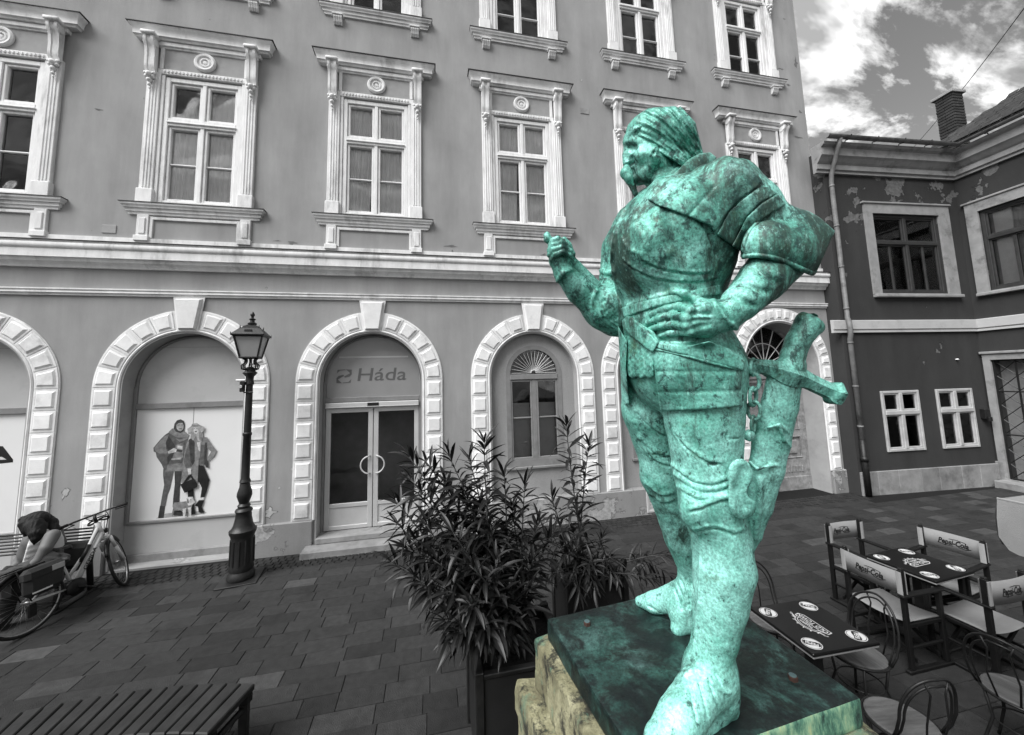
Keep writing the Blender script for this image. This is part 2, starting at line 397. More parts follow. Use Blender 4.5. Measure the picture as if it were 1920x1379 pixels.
M['panel_grey'] = grey('grey infill panel', 0.42, 0.05, 2, 0.55, 0.05, 30, stain=0.12)
M['poster'] = grey('poster vinyl', 0.70, 0.03, 1.5, 0.45, 0.03, 200)
M['stone'] = grey('pale base stone', 0.22, 0.25, 4, 0.9, 0.6, 40, rand=0.12, stain=0.45)
M['frieze'] = grey('grey frieze panel', 0.30, 0.12, 5, 0.85, 0.2, 80, stain=0.3)
M['iron'] = grey('black cast iron', 0.012, 0.4, 14, 0.45, 0.25, 40)
M['sign'] = grey('faded sign lettering', 0.10, 0.08, 6, 0.6, 0)
M['lunette'] = grey('shop fanlight film', 0.24, 0.10, 1.2, 0.25, 0.02, 20, spec=0.5)
M['alu'] = grey('brushed aluminium', 0.50, 0.06, 5, 0.42, 0.03, 90, metal=0.2)
M['gate_wood'] = grey('flaking painted door wood', 0.26, 0.45, 9, 0.8, 0.5, 30, stain=0.5)

FY = 7.2
fac = thing('apartment_building', 'long three storey grey stucco building with white window surrounds, cornice and rusticated arches', 'building', (0, FY, 0))
WX = [-6.86, -3.94, -1.005, 1.925, 4.90, 7.83]
AX = [-6.90, -3.96, -1.03, 2.03, 4.72]
AR_IN, AR_OUT, SPR = 0.90, 1.265, 2.82
GX, G_IN, G_OUT, GSPR = 8.00, 1.04, 1.36, 2.93
def arc(cx, cz, r, a0=0, a1=math.pi, n=28): return [(cx+r*math.cos(a0+(a1-a0)*k/n), cz+r*math.sin(a0+(a1-a0)*k/n)) for k in range(n+1)]
def arch_loop(cx, r, spr, zb, n=28): return [(cx-r, zb), (cx+r, zb)]+arc(cx, spr, r, 0, math.pi, n)
def plate(b, outer, holes, y0, y1):          # wall slab in the x-z plane with openings, front y0, back y1
    loops = [[Vector((x, z, 0)) for x, z in outer]]+[[Vector((x, z, 0)) for x, z in h] for h in holes]
    tri = tessellate_polygon(loops); P = [p for l in loops for p in l]
    n = len(P)
    b.add([(p.x, y0, p.y) for p in P]+[(p.x, y1, p.y) for p in P], [t for t in tri]+[tuple(n+i for i in t)[::-1] for t in tri])
    k = 0
    for l in loops:
        m_ = len(l); a = len(b.v)-2*n+k
        for i in range(m_): b.f.append([a+i, a+(i+1) % m_, a+n+(i+1) % m_, a+n+i]); b.mi.append(b.cur)
        k += m_
# wall with its openings
holes = []
for c in WX: holes += [[(c-0.60, 5.92), (c+0.60, 5.92), (c+0.60, 8.26), (c-0.60, 8.26)], [(c-0.58, 10.19), (c+0.58, 10.19), (c+0.58, 12.22), (c-0.58, 12.22)]]
for c in AX: holes.append(arch_loop(c, AR_IN, SPR, 0.02))
holes.append(arch_loop(GX, G_IN, GSPR, -0.18))
b = MB(); plate(b, [(-12.5, -0.25), (9.50, -0.25), (9.50, 15.5), (-12.5, 15.5)], holes, 0.0, 0.42)
b.box(9.10, 9.498, 0.42, 6.0, -0.25, 15.5)
b.build('wall', M['plaster'], fac)
# base course between the openings
for x0, x1 in ((-12.5, AX[0]-AR_IN-0.02), (AX[0]+AR_IN+0.02, AX[1]-AR_IN-0.02), (AX[1]+AR_IN+0.02, AX[2]-AR_IN-0.02), (AX[2]+AR_IN+0.02, GX-G_IN-0.02), (GX+G_IN+0.02, 9.54)):
    b = MB(); b.cbox(x0, x1, -0.055, 0.12 if x1 == GX-G_IN-0.02 else 0.03, -0.25, 0.50, 0.015); b.build('base_course', M['plinth'], fac)
# belt cornice, string course, base band
b = MB(); b.profile_x([(0.03, 4.75), (-0.05, 4.75), (-0.07, 4.80), (-0.12, 4.83), (-0.13, 4.88), (-0.17, 4.885), (-0.17, 5.015), (-0.18, 5.02), (-0.20, 5.05), (-0.20, 5.10), (-0.18, 5.125), (-0.19, 5.145), (0.03, 5.165)], -12.5, 9.70)
b.build('belt_cornice', M['trim'], fac, SM)
b = MB(); b.profile_x([(0.03, 4.30), (-0.03, 4.30), (-0.03, 4.335), (-0.06, 4.34), (-0.06, 4.365), (-0.045, 4.37), (-0.07, 4.39), (-0.07, 4.41), (0.03, 4.42)], -12.5, 9.60)
b.build('string_course', M['trim'], fac)
b = MB(); b.profile_x([(0.0, 5.17), (-0.215, 5.147), (-0.215, 5.153), (0.0, 5.178)], -12.5, 9.71); b.build('cornice_flashing', M['flash'], fac)
b = MB(); b.profile_x([(0.03, 5.18), (-0.035, 5.18), (-0.035, 5.285), (0.03, 5.30)], -12.5, 9.50); b.build('base_band', M['trim'], fac)
b = MB(); b.profile_x([(0.03, 14.6), (-0.2, 14.7), (-0.5, 15.2), (-0.55, 15.5), (0.4, 15.7)], -12.5, 9.8); b.build('roof_cornice', M['trim'], fac)
# ---- windows
def spike(b, x, y, z, s=0.05):
    b.tube([(x, y, z), (x, y-0.01, z+s)], 0.003, 4); b.tube([(x-s*0.55, y, z+s*0.6), (x+s*0.55, y, z+s*0.6)], 0.003, 4)
def pane_box(x0, x1, z0, z1):
    b_ = MB(); b_.box(x0, x1, 0.072, 0.078, z0, z1); return b_
cprof = [(0, 0.0), (-0.15, 0.0), (-0.155, -0.04), (-0.15, -0.10), (-0.12, -0.14), (-0.10, -0.22), (-0.085, -0.34), (-0.085, -0.48), (-0.075, -0.56), (-0.05, -0.60), (-0.05, -0.62), (0, -0.62)]
def corbel_mesh():
    c = MB(); w = 0.075
    for (x0, x1, s_) in ((-w, -w*0.45, 1.0), (-w*0.45, w*0.45, 0.86), (w*0.45, w, 1.0)):
        c.profile_x([(y*s_, z) for y, z in cprof], x0, x1)
    for sx in (-1, 1):
        c.add([(sx*(w+0.012), -0.075+0.055*math.cos(t), -0.10+0.055*math.sin(t)) for t in [k*math.pi/6 for k in range(12)]]+[(sx*w, -0.075+0.06*math.cos(t), -0.10+0.06*math.sin(t)) for t in [k*math.pi/6 for k in range(12)]], [list(range(12))]+[(k, (k+1) % 12, 12+(k+1) % 12, 12+k) for k in range(12)])
    c.cbox(-w-0.03, w+0.03, -0.19, 0, 0.0, 0.06, 0.012)
    # leaf pendant
    for (x, y, z, r) in ((0, -0.07, -0.67, 0.05), (-0.045, -0.05, -0.70, 0.035), (0.045, -0.05, -0.70, 0.035), (0, -0.055, -0.77, 0.04), (0, -0.045, -0.85, 0.028), (0, -0.035, -0.91, 0.016), (-0.06, -0.06, -0.645, 0.028), (0.06, -0.06, -0.645, 0.028)):
        c.lathe([(r*0.15, -r), (r*0.75, -r*0.6), (r, 0), (r*0.75, r*0.6), (r*0.15, r)], (x, y, z), 8)
    return c.mesh('corbel', M['trim'], R(45))
def rosette_mesh():
    c = MB(); Mx = Matrix.Rotation(R(90), 4, 'X')
    c.lathe([(0.172, 0.0), (0.172, 0.03), (0.150, 0.05), (0.120, 0.045), (0.105, 0.018), (0.088, 0.018), (0.080, 0.035), (0.060, 0.035), (0.050, 0.012), (0.036, 0.012), (0.030, 0.03), (0.004, 0.034)], (0, 0, 0), 28, Mx)
    return c.mesh('rosette', M['trim'], R(30))
CORB, ROSE = corbel_mesh(), rosette_mesh()
def curtain_mesh(x0, x1, z0, z1, seed, amp=0.022, fall=0.0):
    rng = random.Random(seed); c = MB(); n = 40; ph = rng.random()*6
    vs = []
    for j, zz in enumerate((z1, (z0+z1)/2, z0)):
        for k in range(n+1):
            t = k/n; x = x0+(x1-x0)*t*(1-fall*j*0.5); a = amp*(0.6+0.4*j/2)
            vs.append((x, 0.135+a*math.sin(ph+t*38+1.6*math.sin(t*9+ph))+0.01*math.sin(t*71), zz))
    c.add(vs, [(j*(n+1)+k, j*(n+1)+k+1, (j+1)*(n+1)+k+1, (j+1)*(n+1)+k) for j in range(2) for k in range(n)])
    return c.mesh('curtain', M['curtain'], True)
def make_window(second):
    hw = 0.58 if second else 0.60
    z0, zt0, zt1, z3 = (10.20, 11.40, 11.52, 12.21) if second else (5.93, 7.35, 7.49, 8.25)
    zb = 10.72 if second else 6.66
    b = MB()                                             # fixed frame, mullion and sash rails
    fr = lambda x0, x1, a, c, y0=0.0, y1=0.14: b.cbox(x0, x1, y0, y1, a, c, 0.008)
    fr(-hw+0.002, -hw+0.075, z0-0.005, z3+0.005, -0.01); fr(hw-0.075, hw-0.002, z0-0.005, z3+0.005, -0.01)
    fr(-hw+0.07, hw-0.07, z3-0.075, z3+0.004, -0.008); fr(-hw+0.07, hw-0.07, z0-0.004, z0+0.05, -0.008)
    fr(-hw+0.073, hw-0.073, zt0, zt1, -0.012); b.cbox(-hw+0.06, hw-0.06, -0.035, 0.0, zt0+0.045, zt0+0.075, 0.008)
    fr(-0.032, 0.032, z0+0.045, zt0+0.002, -0.004); fr(-0.032, 0.032, zt1-0.002, z3-0.07, -0.004)
    for (a, c) in ((z0+0.047, zt0-0.001), (zt1+0.001, z3-0.077)):
        for (x0, x1) in ((-hw+0.077, -0.034), (0.034, hw-0.077)):
            fr(x0, x0+0.045, a, c, 0.02, 0.11); fr(x1-0.045, x1, a, c, 0.02, 0.11); fr(x0+0.04, x1-0.04, a, a+0.05, 0.021, 0.11); fr(x0+0.04, x1-0.04, c-0.045, c, 0.021, 0.11)
    for (x0, x1) in ((-hw+0.118, -0.075), (0.075, hw-0.118)): fr(x0, x1, zb-0.014, zb+0.014, 0.035, 0.10)
    w = b.build('window', M['frame'], fac)
    for (x0, x1) in ((-hw+0.119, -0.076), (0.076, hw-0.119)):
        pane_box(x0, x1, z0+0.09, zb-0.01).build('pane', M['glass'], w); pane_box(x0, x1, zb+0.01, zt0-0.04).build('pane', M['glass'], w); pane_box(x0, x1, zt1+0.045, z3-0.115).build('pane', M['glass'], w)
    b = MB(); x = hw+0.6                                  # dark room behind
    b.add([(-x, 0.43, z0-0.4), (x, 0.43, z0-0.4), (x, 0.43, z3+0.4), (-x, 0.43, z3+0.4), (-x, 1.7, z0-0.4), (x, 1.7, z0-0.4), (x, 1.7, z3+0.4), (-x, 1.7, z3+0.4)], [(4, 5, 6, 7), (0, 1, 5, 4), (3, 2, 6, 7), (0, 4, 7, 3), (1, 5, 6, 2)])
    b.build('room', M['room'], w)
    for sx in (-1, 1):                                   # pilasters beside the frame
        b = MB(); a, c = (0.655, 0.855); a, c = sorted((sx*a, sx*c)); zt = z3+0.02 if second else 8.30
        b.cbox(a, c, -0.055, 0.01, z0+0.22, zt, 0.008); m_ = (a+c)/2
        for q in (-0.045, 0.0, 0.045): b.cbox(m_+q-0.012, m_+q+0.012, -0.066, -0.05, z0+0.24, zt-0.02, 0.005)
        b.cbox(a-0.02, c+0.02, -0.085, 0.01, z0-0.03, z0+0.215, 0.008)
        a2, c2 = sorted((sx*hw+sx*0.0, sx*0.652)); b.cbox(a2, c2, -0.03, 0.01, z0-0.02, z3+0.03, 0.006)
        b.build('pilaster', M['trim'], w)
        part('corbel', CORB, w, (sx*0.785, -0.055 if not second else -0.05, (8.86 if not second else z3+0.62)))
    zh = z3+0.03; zf = z3+0.60
    b = MB(); b.cbox(-0.71, 0.71, -0.045, 0.01, zh, zh+0.10, 0.008); b.cbox(-0.71, 0.71, -0.045, 0.01, zf-0.08, zf+0.06, 0.008)
    for x in (-0.69, 0.63): b.cbox(x, x+0.06, -0.044, 0.01, zh+0.102, zf-0.082, 0.006)
    for k in range(22): b.cbox(-0.62+k*0.057, -0.59+k*0.057, -0.062, -0.04, zh+0.03, zh+0.075, 0.004)
    b.build('lintel', M['trim'], w)
    b = MB(); b.cbox(-0.63, 0.63, -0.022, 0.01, zh+0.098, zf-0.078, 0.003); b.build('frieze_panel', M['frieze'], w)
    part('rosette', ROSE, w, (0, -0.022, zh+0.31))
    zc = 9.10 if not second else 13.1                     # hood
    b = MB(); b.hood([(0.18, zc-0.006), (0.175, zc-0.03), (0.15, zc-0.06), (0.135, zc-0.10), (0.13, zc-0.115), (0.13, zc-0.175), (0.115, zc-0.18), (0.10, zc-0.20), (0.095, zc-0.215), (0.0, zc-0.22)], 0, 0.94, 0.0); b.cbox(-0.90, 0.90, -0.07, 0.01, zc-0.30, zc-0.222, 0.008)
    hd_ = b.build('hood', M['trim'], w, R(35))
    b = MB(); b.hood([(0.20, zc+0.006), (0.20, zc-0.006)], 0, 0.94, 0.0); b.build('hood_flashing', M['flash'], w)
    b = MB()
    for k in range(5): spike(b, -0.95+k*0.46, -0.10, zc)
    o = b.build('bird_spikes', M['iron'], w); o['kind'] = 'stuff'
    zs = z0-0.05                                          # sill
    b = MB(); b.hood([(0.115, zs), (0.11, zs-0.03), (0.09, zs-0.05), (0.085, zs-0.075), (0.06, zs-0.085), (0.055, zs-0.13), (0.035, zs-0.14), (0.03, zs-0.175), (0.0, zs-0.18)], 0, 0.955, 0.0); b.build('sill', M['trim'], w, R(35))
    b = MB(); b.hood([(0.125, zs+0.014), (0.125, zs+0.002)], 0, 0.955, 0.0); b.build('sill_flashing', M['flash'], w)
    if second:
        for sx in (-0.73, 0.73):
            b = MB()
            for q in (-0.06, -0.02, 0.02, 0.06): b.profile_x([(0, 0), (-0.09, 0), (-0.095, -0.04), (-0.075, -0.08), (-0.06, -0.12), (-0.03, -0.16), (0, -0.16)], q-0.017, q+0.017)
            b.cbox(-0.10, 0.10, -0.11, 0, 0.0, 0.03, 0.006); b.build('bracket', M['trim'], w, False, (sx, 0, zs-0.212))
    else:
        b = MB()
        for sx in (-1, 1):
            a, c = sorted((sx*0.68, sx*0.85)); b.cbox(a, c, -0.045, 0.01, 5.28, zs-0.18, 0.006); b.cbox(a+0.035, c-0.035, -0.062, -0.04, 5.36, zs-0.24, 0.012); b.cbox(a-0.02, c+0.02, -0.07, 0.01, 5.24, 5.33, 0.006)
        b.cbox(-0.64, 0.64, -0.03, 0.01, zs-0.26, zs-0.21, 0.006); b.cbox(-0.675, -0.625, -0.028, 0.01, 5.30, zs-0.205, 0.006); b.cbox(0.625, 0.675, -0.028, 0.01, 5.30, zs-0.205, 0.006)
        b.build('apron', M['trim'], w)
    return w
w1 = make_window(False); w2 = make_window(True)
for i, c in enumerate(WX):
    for q, src in ((0, w1), (1, w2)):
        o = src if i == 0 else copy_tree(src, fac)
        o.location = (c, 0, 0)
for i, c in enumerate(WX):
    pass
wins = [o for o in fac.children if o.name.startswith('window')]
for o in wins:
    i = min(range(6), key=lambda k: abs(WX[k]-o.location.x)); z2 = any(ch.name.startswith('bracket') for ch in o.children)
    rng = random.Random(i*7+z2)
    if not z2 and i > 0:
        part('curtain', curtain_mesh(-0.52, -0.04-0.05*rng.random(), 5.95, 8.2, i*5, 0.025, 0.25*rng.random()), o); part('curtain', curtain_mesh(0.03+0.05*rng.random(), 0.52, 5.95, 8.2, i*5+1), o)
    elif z2 and i >= 4:
        b = MB()                                        # inner casement standing open
        for (x0, x1, y) in ((-0.50, -0.12, 0.34), (0.10, 0.46, 0.40)):
            for zz in (10.3, 10.75, 11.4, 12.1): b.cbox(x0, x1, y, y+0.03, zz, zz+0.05, 0.006)
            b.cbox(x0-0.04, x0, y, y+0.03, 10.25, 12.15, 0.006); b.cbox(x1, x1+0.04, y, y+0.03, 10.25, 12.15, 0.006)
        b.build('inner_casement', M['frame_grey'], o)
# ---- rusticated arches
def block(poly, y0, y1, inset):           # raised cushion block over a quad in the x-z plane
    n = len(poly); cx = sum(p[0] for p in poly)/n; cz = sum(p[1] for p in poly)/n
    def off(d):
        o = []
        for i in range(n):
            p0, p1, p2 = poly[i-1], poly[i], poly[(i+1) % n]
            e1 = Vector((p1[0]-p0[0], p1[1]-p0[1])).normalized(); e2 = Vector((p2[0]-p1[0], p2[1]-p1[1])).normalized()
            n1 = Vector((-e1.y, e1.x)); n2 = Vector((-e2.y, e2.x)); s = 1 if sum(poly[k][0]*poly[(k+1) % n][1]-poly[(k+1) % n][0]*poly[k][1] for k in range(n)) > 0 else -1
            q = (n1+n2); q = q/max(q.length_squared, 1e-9)*2; o.append((p1[0]+s*q.x*d, p1[1]+s*q.y*d))
        return o
    A, B, C_, D_ = poly, off(inset*0.45), off(inset*0.5), off(inset)
    b = MB(); vs = []
    for L_, y in ((A, y0), (A, y0-0.012), (B, y0-0.014), (C_, y0-0.010), (D_, y1)): vs += [(x-cx, y, z-cz) for x, z in L_]
    fs = [list(range(4*n, 5*n))]+[(k*n+i, k*n+(i+1) % n, (k+1)*n+(i+1) % n, (k+1)*n+i) for k in range(4) for i in range(n)]
    b.add(vs, fs); return b, (cx, 0, cz)
def arch_surround(cx, rin, rout, spr, zb, nv, key, nq, lab=None):
    outer = [(cx-rout, zb), (cx-rin-0.035, zb)]+arc(cx, spr, rin+0.035, math.pi, 0, 36)+[(cx+rin+0.035, zb), (cx+rout, zb)]+arc(cx, spr, rout, 0, math.pi, 36)
    b = MB(); plate(b, outer, [], -0.016, 0.004)
    # slim roll round the opening
    path = [(cx-rin-0.014, -0.012, zb)]+[(x, -0.012, z) for x, z in arc(cx, spr, rin+0.014, math.pi, 0, 40)]+[(cx+rin+0.014, -0.012, zb)]
    b.tube(path, 0.022, 6)
    s = b.build('arch_surround', M['trim'], fac)
    ri, ro = rin+0.05, rout-0.012
    a0 = 0.0; ak = math.asin(0.17/rin) if key else 0.0; step = (math.pi/2-ak)/nv if key else math.pi/(2*nv+1)
    for sx in (-1, 1):
        for k in range(nv):
            t0, t1 = a0+step*k+0.008, a0+step*(k+1)-0.008; P = [(cx+sx*r*math.cos(t), spr+r*math.sin(t)) for r, t in ((ri, t0), (ro, t0), (ro, (t0+t1)/2), (ro, t1), (ri, t1), (ri, (t0+t1)/2))]
            bb, loc = block(P, -0.016, -0.050, 0.055); bb.build('voussoir', M['quoin'], s, False, loc)
        hq = (spr-zb)/nq
        for k in range(nq):
            z0_, z1_ = zb+k*hq+0.008, zb+(k+1)*hq-0.008; P = [(cx+sx*ri, z0_), (cx+sx*ro, z0_), (cx+sx*ro, z1_), (cx+sx*ri, z1_)]
            bb, loc = block(P, -0.016, -0.050, 0.055); bb.build('quoin', M['quoin'], s, False, loc)
    if key:
        P = [(cx-0.150, spr+rin+0.0), (cx+0.150, spr+rin+0.0), (cx+0.232, 4.296), (cx-0.232, 4.296)]
        bb, loc = block(P, -0.02, -0.085, 0.05); bb.build('keystone', M['quoin'], s, False, loc)
    else:
        t0, t1 = math.pi/2-step/2+0.008, math.pi/2+step/2-0.008; P = [(cx+r*math.cos(t), spr+r*math.sin(t)) for r, t in ((ri, t0), (ro, t0), (ro, t1), (ri, t1))]
        bb, loc = block(P, -0.016, -0.050, 0.055); bb.build('voussoir', M['quoin'], s, False, loc)
    return s
for c in AX: arch_surround(c, AR_IN, AR_OUT, SPR, 0.50, 5, True, 7)
arch_surround(GX, G_IN, G_OUT, GSPR, 0.50, 8, False, 7)
def half_arch(cx, r, spr, zb, n=28): return arch_loop(cx, r, spr, zb, n)
# reveal linings
def lining(cx, r, spr, zb, y1):
    b = MB(); o = arch_loop(cx, r-0.002, spr, zb); i = arch_loop(cx, r-0.03, spr, zb)
    vs = []; n = len(o)
    for L_, y in ((o, -0.01), (o, y1), (i, y1), (i, -0.01)): vs += [(x, y, z) for x, z in L_]
    fs = []
    for k in range(1, n):
        k2 = (k+1) % n
        if k2 == 0: k2 = 0
        for q in range(4): fs.append((q*n+k, q*n+k2, ((q+1) % 4)*n+k2, ((q+1) % 4)*n+k))
    b.add(vs, fs); return b.build('arch_reveal', M['reveal'], fac, R(50))
for c in AX: lining(c, AR_IN, SPR, 0.02, 0.40)
lining(GX, G_IN, GSPR, -0.1, 0.45)
# shop panels with posters (two left arches)
def shop(cx, poster_cut=None):
    r = AR_IN-0.03; y = 0.27
    b = MB(); b.box(-r, r, y, y+0.05, 0.14, 0.615); pp = b.build('stall_board', M['panel_grey'], fac, False, (cx, 0, 0))
    b = MB(); b.cbox(-r, r, y-0.05, y+0.06, -0.02, 0.14, 0.012); b.build('kerb_stone', M['stone'], fac, False, (cx, 0, 0))
    b = MB(); z0, z1 = 0.62, 2.44
    b.cbox(-r, -r+0.05, y-0.03, y+0.06, 0.60, SPR, 0.008); b.cbox(r-0.05, r, y-0.03, y+0.06, 0.60, SPR, 0.008); b.cbox(-r+0.048, r-0.048, y-0.032, y+0.06, z1, z1+0.10, 0.008); b.cbox(-r+0.048, r-0.048, y-0.028, y+0.06, z0-0.02, z0+0.02, 0.006)
    b.tube([(x, y+0.01, z) for x, z in arc(0, SPR, r-0.025, 0, math.pi, 28)], 0.028, 6)
    f = b.build('shop_frame', M['frame_grey'], fac, False, (cx, 0, 0))
    b = MB(); b.box(-r+0.05, r-0.05, y+0.012, y+0.05, z0+0.02, z1); po = b.build('poster', M['poster'], f)
    b = MB(); plate(b, arch_loop(0, r-0.03, SPR, z1+0.10), [], y+0.012, y+0.05); b.build('lunette_panel', M['panel_grey'], f)
    b = MB(); b.box(-r+0.30, r-0.30, y+0.009, y+0.013, SPR+0.66, SPR+0.665); b.box(-0.003, 0.003, y+0.009, y+0.013, z0+0.02, z1); b.build('panel_joint', M['frame_grey'], f)
    return f
shop0, shop1 = shop(AX[0]), shop(AX[1])
M['ink'] = []
for k, q in enumerate((0.012, 0.045, 0.10, 0.19, 0.32, 0.50, 0.72)): M['ink'].append(grey('printed ink %d' % k, q, 0.45, 17, 0.5, 0))
def prints(owner, polys, c, y, zoom):
    """flat printed shapes on the poster: (shade, outline in enlarged-photo pixels), stacked half a millimetre apart"""
    b = MB()
    for k, (sh, pl) in enumerate(polys):
        P = []
        for x, yy in pl:
            p = on_y(zoom[0]+x/zoom[2], zoom[1]+yy/zoom[2], FY+y); P.append((p.x-c, y-0.0006*k, p.z))
        tri = tessellate_polygon([[Vector((p[0], p[2], 0)) for p in P]]); b.mat(sh); b.add(P, list(tri))
    return b.build('printed_figures', M['ink'], owner)
ZP1 = (240, 760, 5.7455)
couple = [
 (4, [(300, 1222), (400, 1170), (560, 1150), (820, 1140), (850, 1160), (740, 1185), (500, 1205)]),
 (1, [(325, 1205), (345, 1085), (402, 1085), (385, 1215), (330, 1220)]), (1, [(475, 1170), (490, 1090), (540, 1050), (560, 1130), (600, 1160), (590, 1195), (500, 1190)]),
 (2, [(380, 690), (500, 690), (490, 740), (455, 900), (430, 960), (405, 1088), (350, 1086), (365, 990), (390, 860), (378, 760)]), (1, [(500, 690), (590, 640), (575, 780), (560, 900), (555, 1040), (482, 1090), (490, 980), (505, 850)]),
 (3, [(420, 640), (590, 620), (590, 710), (400, 715)]),
 (2, [(275, 460), (350, 370), (400, 320), (470, 275), (560, 330), (640, 330), (650, 420), (600, 560), (590, 620), (430, 640), (415, 700), (385, 690), (365, 640), (310, 560), (300, 510), (278, 500)]),
 (3, [(285, 460), (380, 350), (440, 310), (440, 420), (410, 470), (430, 520), (340, 520), (300, 500)]),
 (1, [(410, 400), (440, 330), (520, 450), (480, 560), (430, 640), (425, 560), (470, 510), (415, 470)]),
 (3, [(520, 430), (600, 400), (595, 570), (480, 580), (500, 510)]), (5, [(535, 435), (590, 440), (588, 478), (535, 470)]), (1, [(520, 478), (590, 484), (585, 506), (515, 498)]),
 (4, [(470, 575), (580, 562), (578, 585), (470, 590)]), (5, [(430, 500), (500, 460), (530, 475), (520, 505), (440, 522)]),
 (3, [(440, 290), (480, 250), (600, 270), (660, 320), (640, 370), (560, 395), (500, 345)]), (2, [(450, 300), (520, 345), (600, 350), (640, 340), (560, 372), (500, 350)]),
 (1, [(495, 250), (505, 200), (530, 165), (570, 152), (605, 170), (614, 220), (605, 275), (570, 300), (520, 285)]),
 (4, [(525, 215), (545, 195), (590, 190), (604, 215), (600, 255), (575, 282), (545, 272), (527, 250)]), (2, [(538, 214), (560, 211), (560, 217), (538, 219)]), (2, [(575, 210), (596, 210), (596, 216), (576, 217)]), (2, [(550, 250), (585, 246), (580, 256), (555, 258)]),
 (0, [(650, 910), (710, 890), (715, 1010), (650, 1000)]), (0, [(765, 810), (880, 810), (860, 900), (830, 990), (785, 995), (800, 890)]), (5, [(788, 993), (825, 990), (820, 1020), (785, 1018)]),
 (0, [(725, 1080), (770, 1020), (828, 1022), (800, 1090), (820, 1150), (800, 1160), (765, 1150), (760, 1090)]), (0, [(690, 1100), (715, 1040), (730, 1170), (690, 1178)]),
 (0, [(760, 640), (820, 650), (885, 810), (840, 832), (755, 825)]),
 (3, [(640, 400), (700, 330), (860, 345), (890, 400), (960, 490), (930, 550), (865, 610), (850, 590), (900, 500), (860, 460), (840, 500), (830, 640), (800, 640), (770, 560), (755, 826), (600, 850), (580, 830), (600, 620), (610, 520)]),
 (2, [(640, 470), (665, 400), (720, 620), (690, 660), (630, 680), (605, 600)]), (1, [(660, 370), (700, 350), (725, 400), (725, 600), (705, 645), (680, 600)]), (1, [(835, 400), (860, 400), (850, 560), (870, 610), (875, 675), (845, 670), (822, 560)]),
 (5, [(750, 400), (788, 395), (785, 500), (765, 480)]), (2, [(790, 420), (830, 430), (830, 640), (775, 640)]),
 (4, [(690, 290), (705, 230), (740, 215), (800, 240), (815, 330), (800, 400), (760, 380), (740, 330), (710, 380), (680, 350)]), (3, [(770, 300), (800, 260), (808, 390), (775, 375)]),
 (5, [(712, 240), (760, 230), (768, 280), (745, 312), (720, 300)]), (1, [(722, 280), (756, 274), (742, 292)]), (2, [(718, 250), (732, 249), (732, 255), (718, 256)]), (2, [(744, 247), (760, 246), (760, 252), (745, 253)]),
 (4, [(648, 255), (690, 225), (700, 200), (750, 190), (785, 215), (832, 232), (825, 270), (800, 300), (775, 245), (720, 230), (690, 290), (662, 318)]), (3, [(690, 230), (775, 228), (786, 218), (700, 212)]),
 (5, [(650, 680), (690, 680), (692, 740), (660, 745)]), (0, [(590, 850), (660, 755), (690, 745), (716, 790), (700, 795), (680, 765), (610, 855)]), (0, [(572, 850), (720, 785), (760, 850), (752, 880), (620, 942)]),
 (3, [(490, 1080), (510, 1045), (640, 1030), (660, 1075), (690, 1100), (690, 1110), (560, 1130), (510, 1130), (490, 1195), (482, 1192), (500, 1120)]), (5, [(640, 1000), (660, 985), (710, 982), (720, 1020), (735, 1040), (690, 1075), (660, 1075), (645, 1040)]),
 (5, [(600, 1110), (640, 1105), (625, 1195), (604, 1195)]), (5, [(655, 1100), (690, 1090), (690, 1185), (670, 1185)]), (2, [(648, 1010), (660, 1005), (665, 1050), (652, 1050)]), (1, [(683, 1008), (692, 1008), (692, 1016), (683, 1016)]),
]
prints(shop1, couple, AX[1], 0.27+0.0105, ZP1)
ZP0 = (0, 420, 2.873)
prints(shop0, [(0, [(-60, 1195), (15, 1198), (40, 1230), (70, 1270), (70, 1285), (0, 1292), (-60, 1290)]), (5, [(-40, 1262), (10, 1255), (35, 1270), (0, 1272)]), (0, [(-200, 1290), (-60, 1195), (-40, 1260), (-90, 1379)])], AX[0], 0.27+0.0105, ZP0)
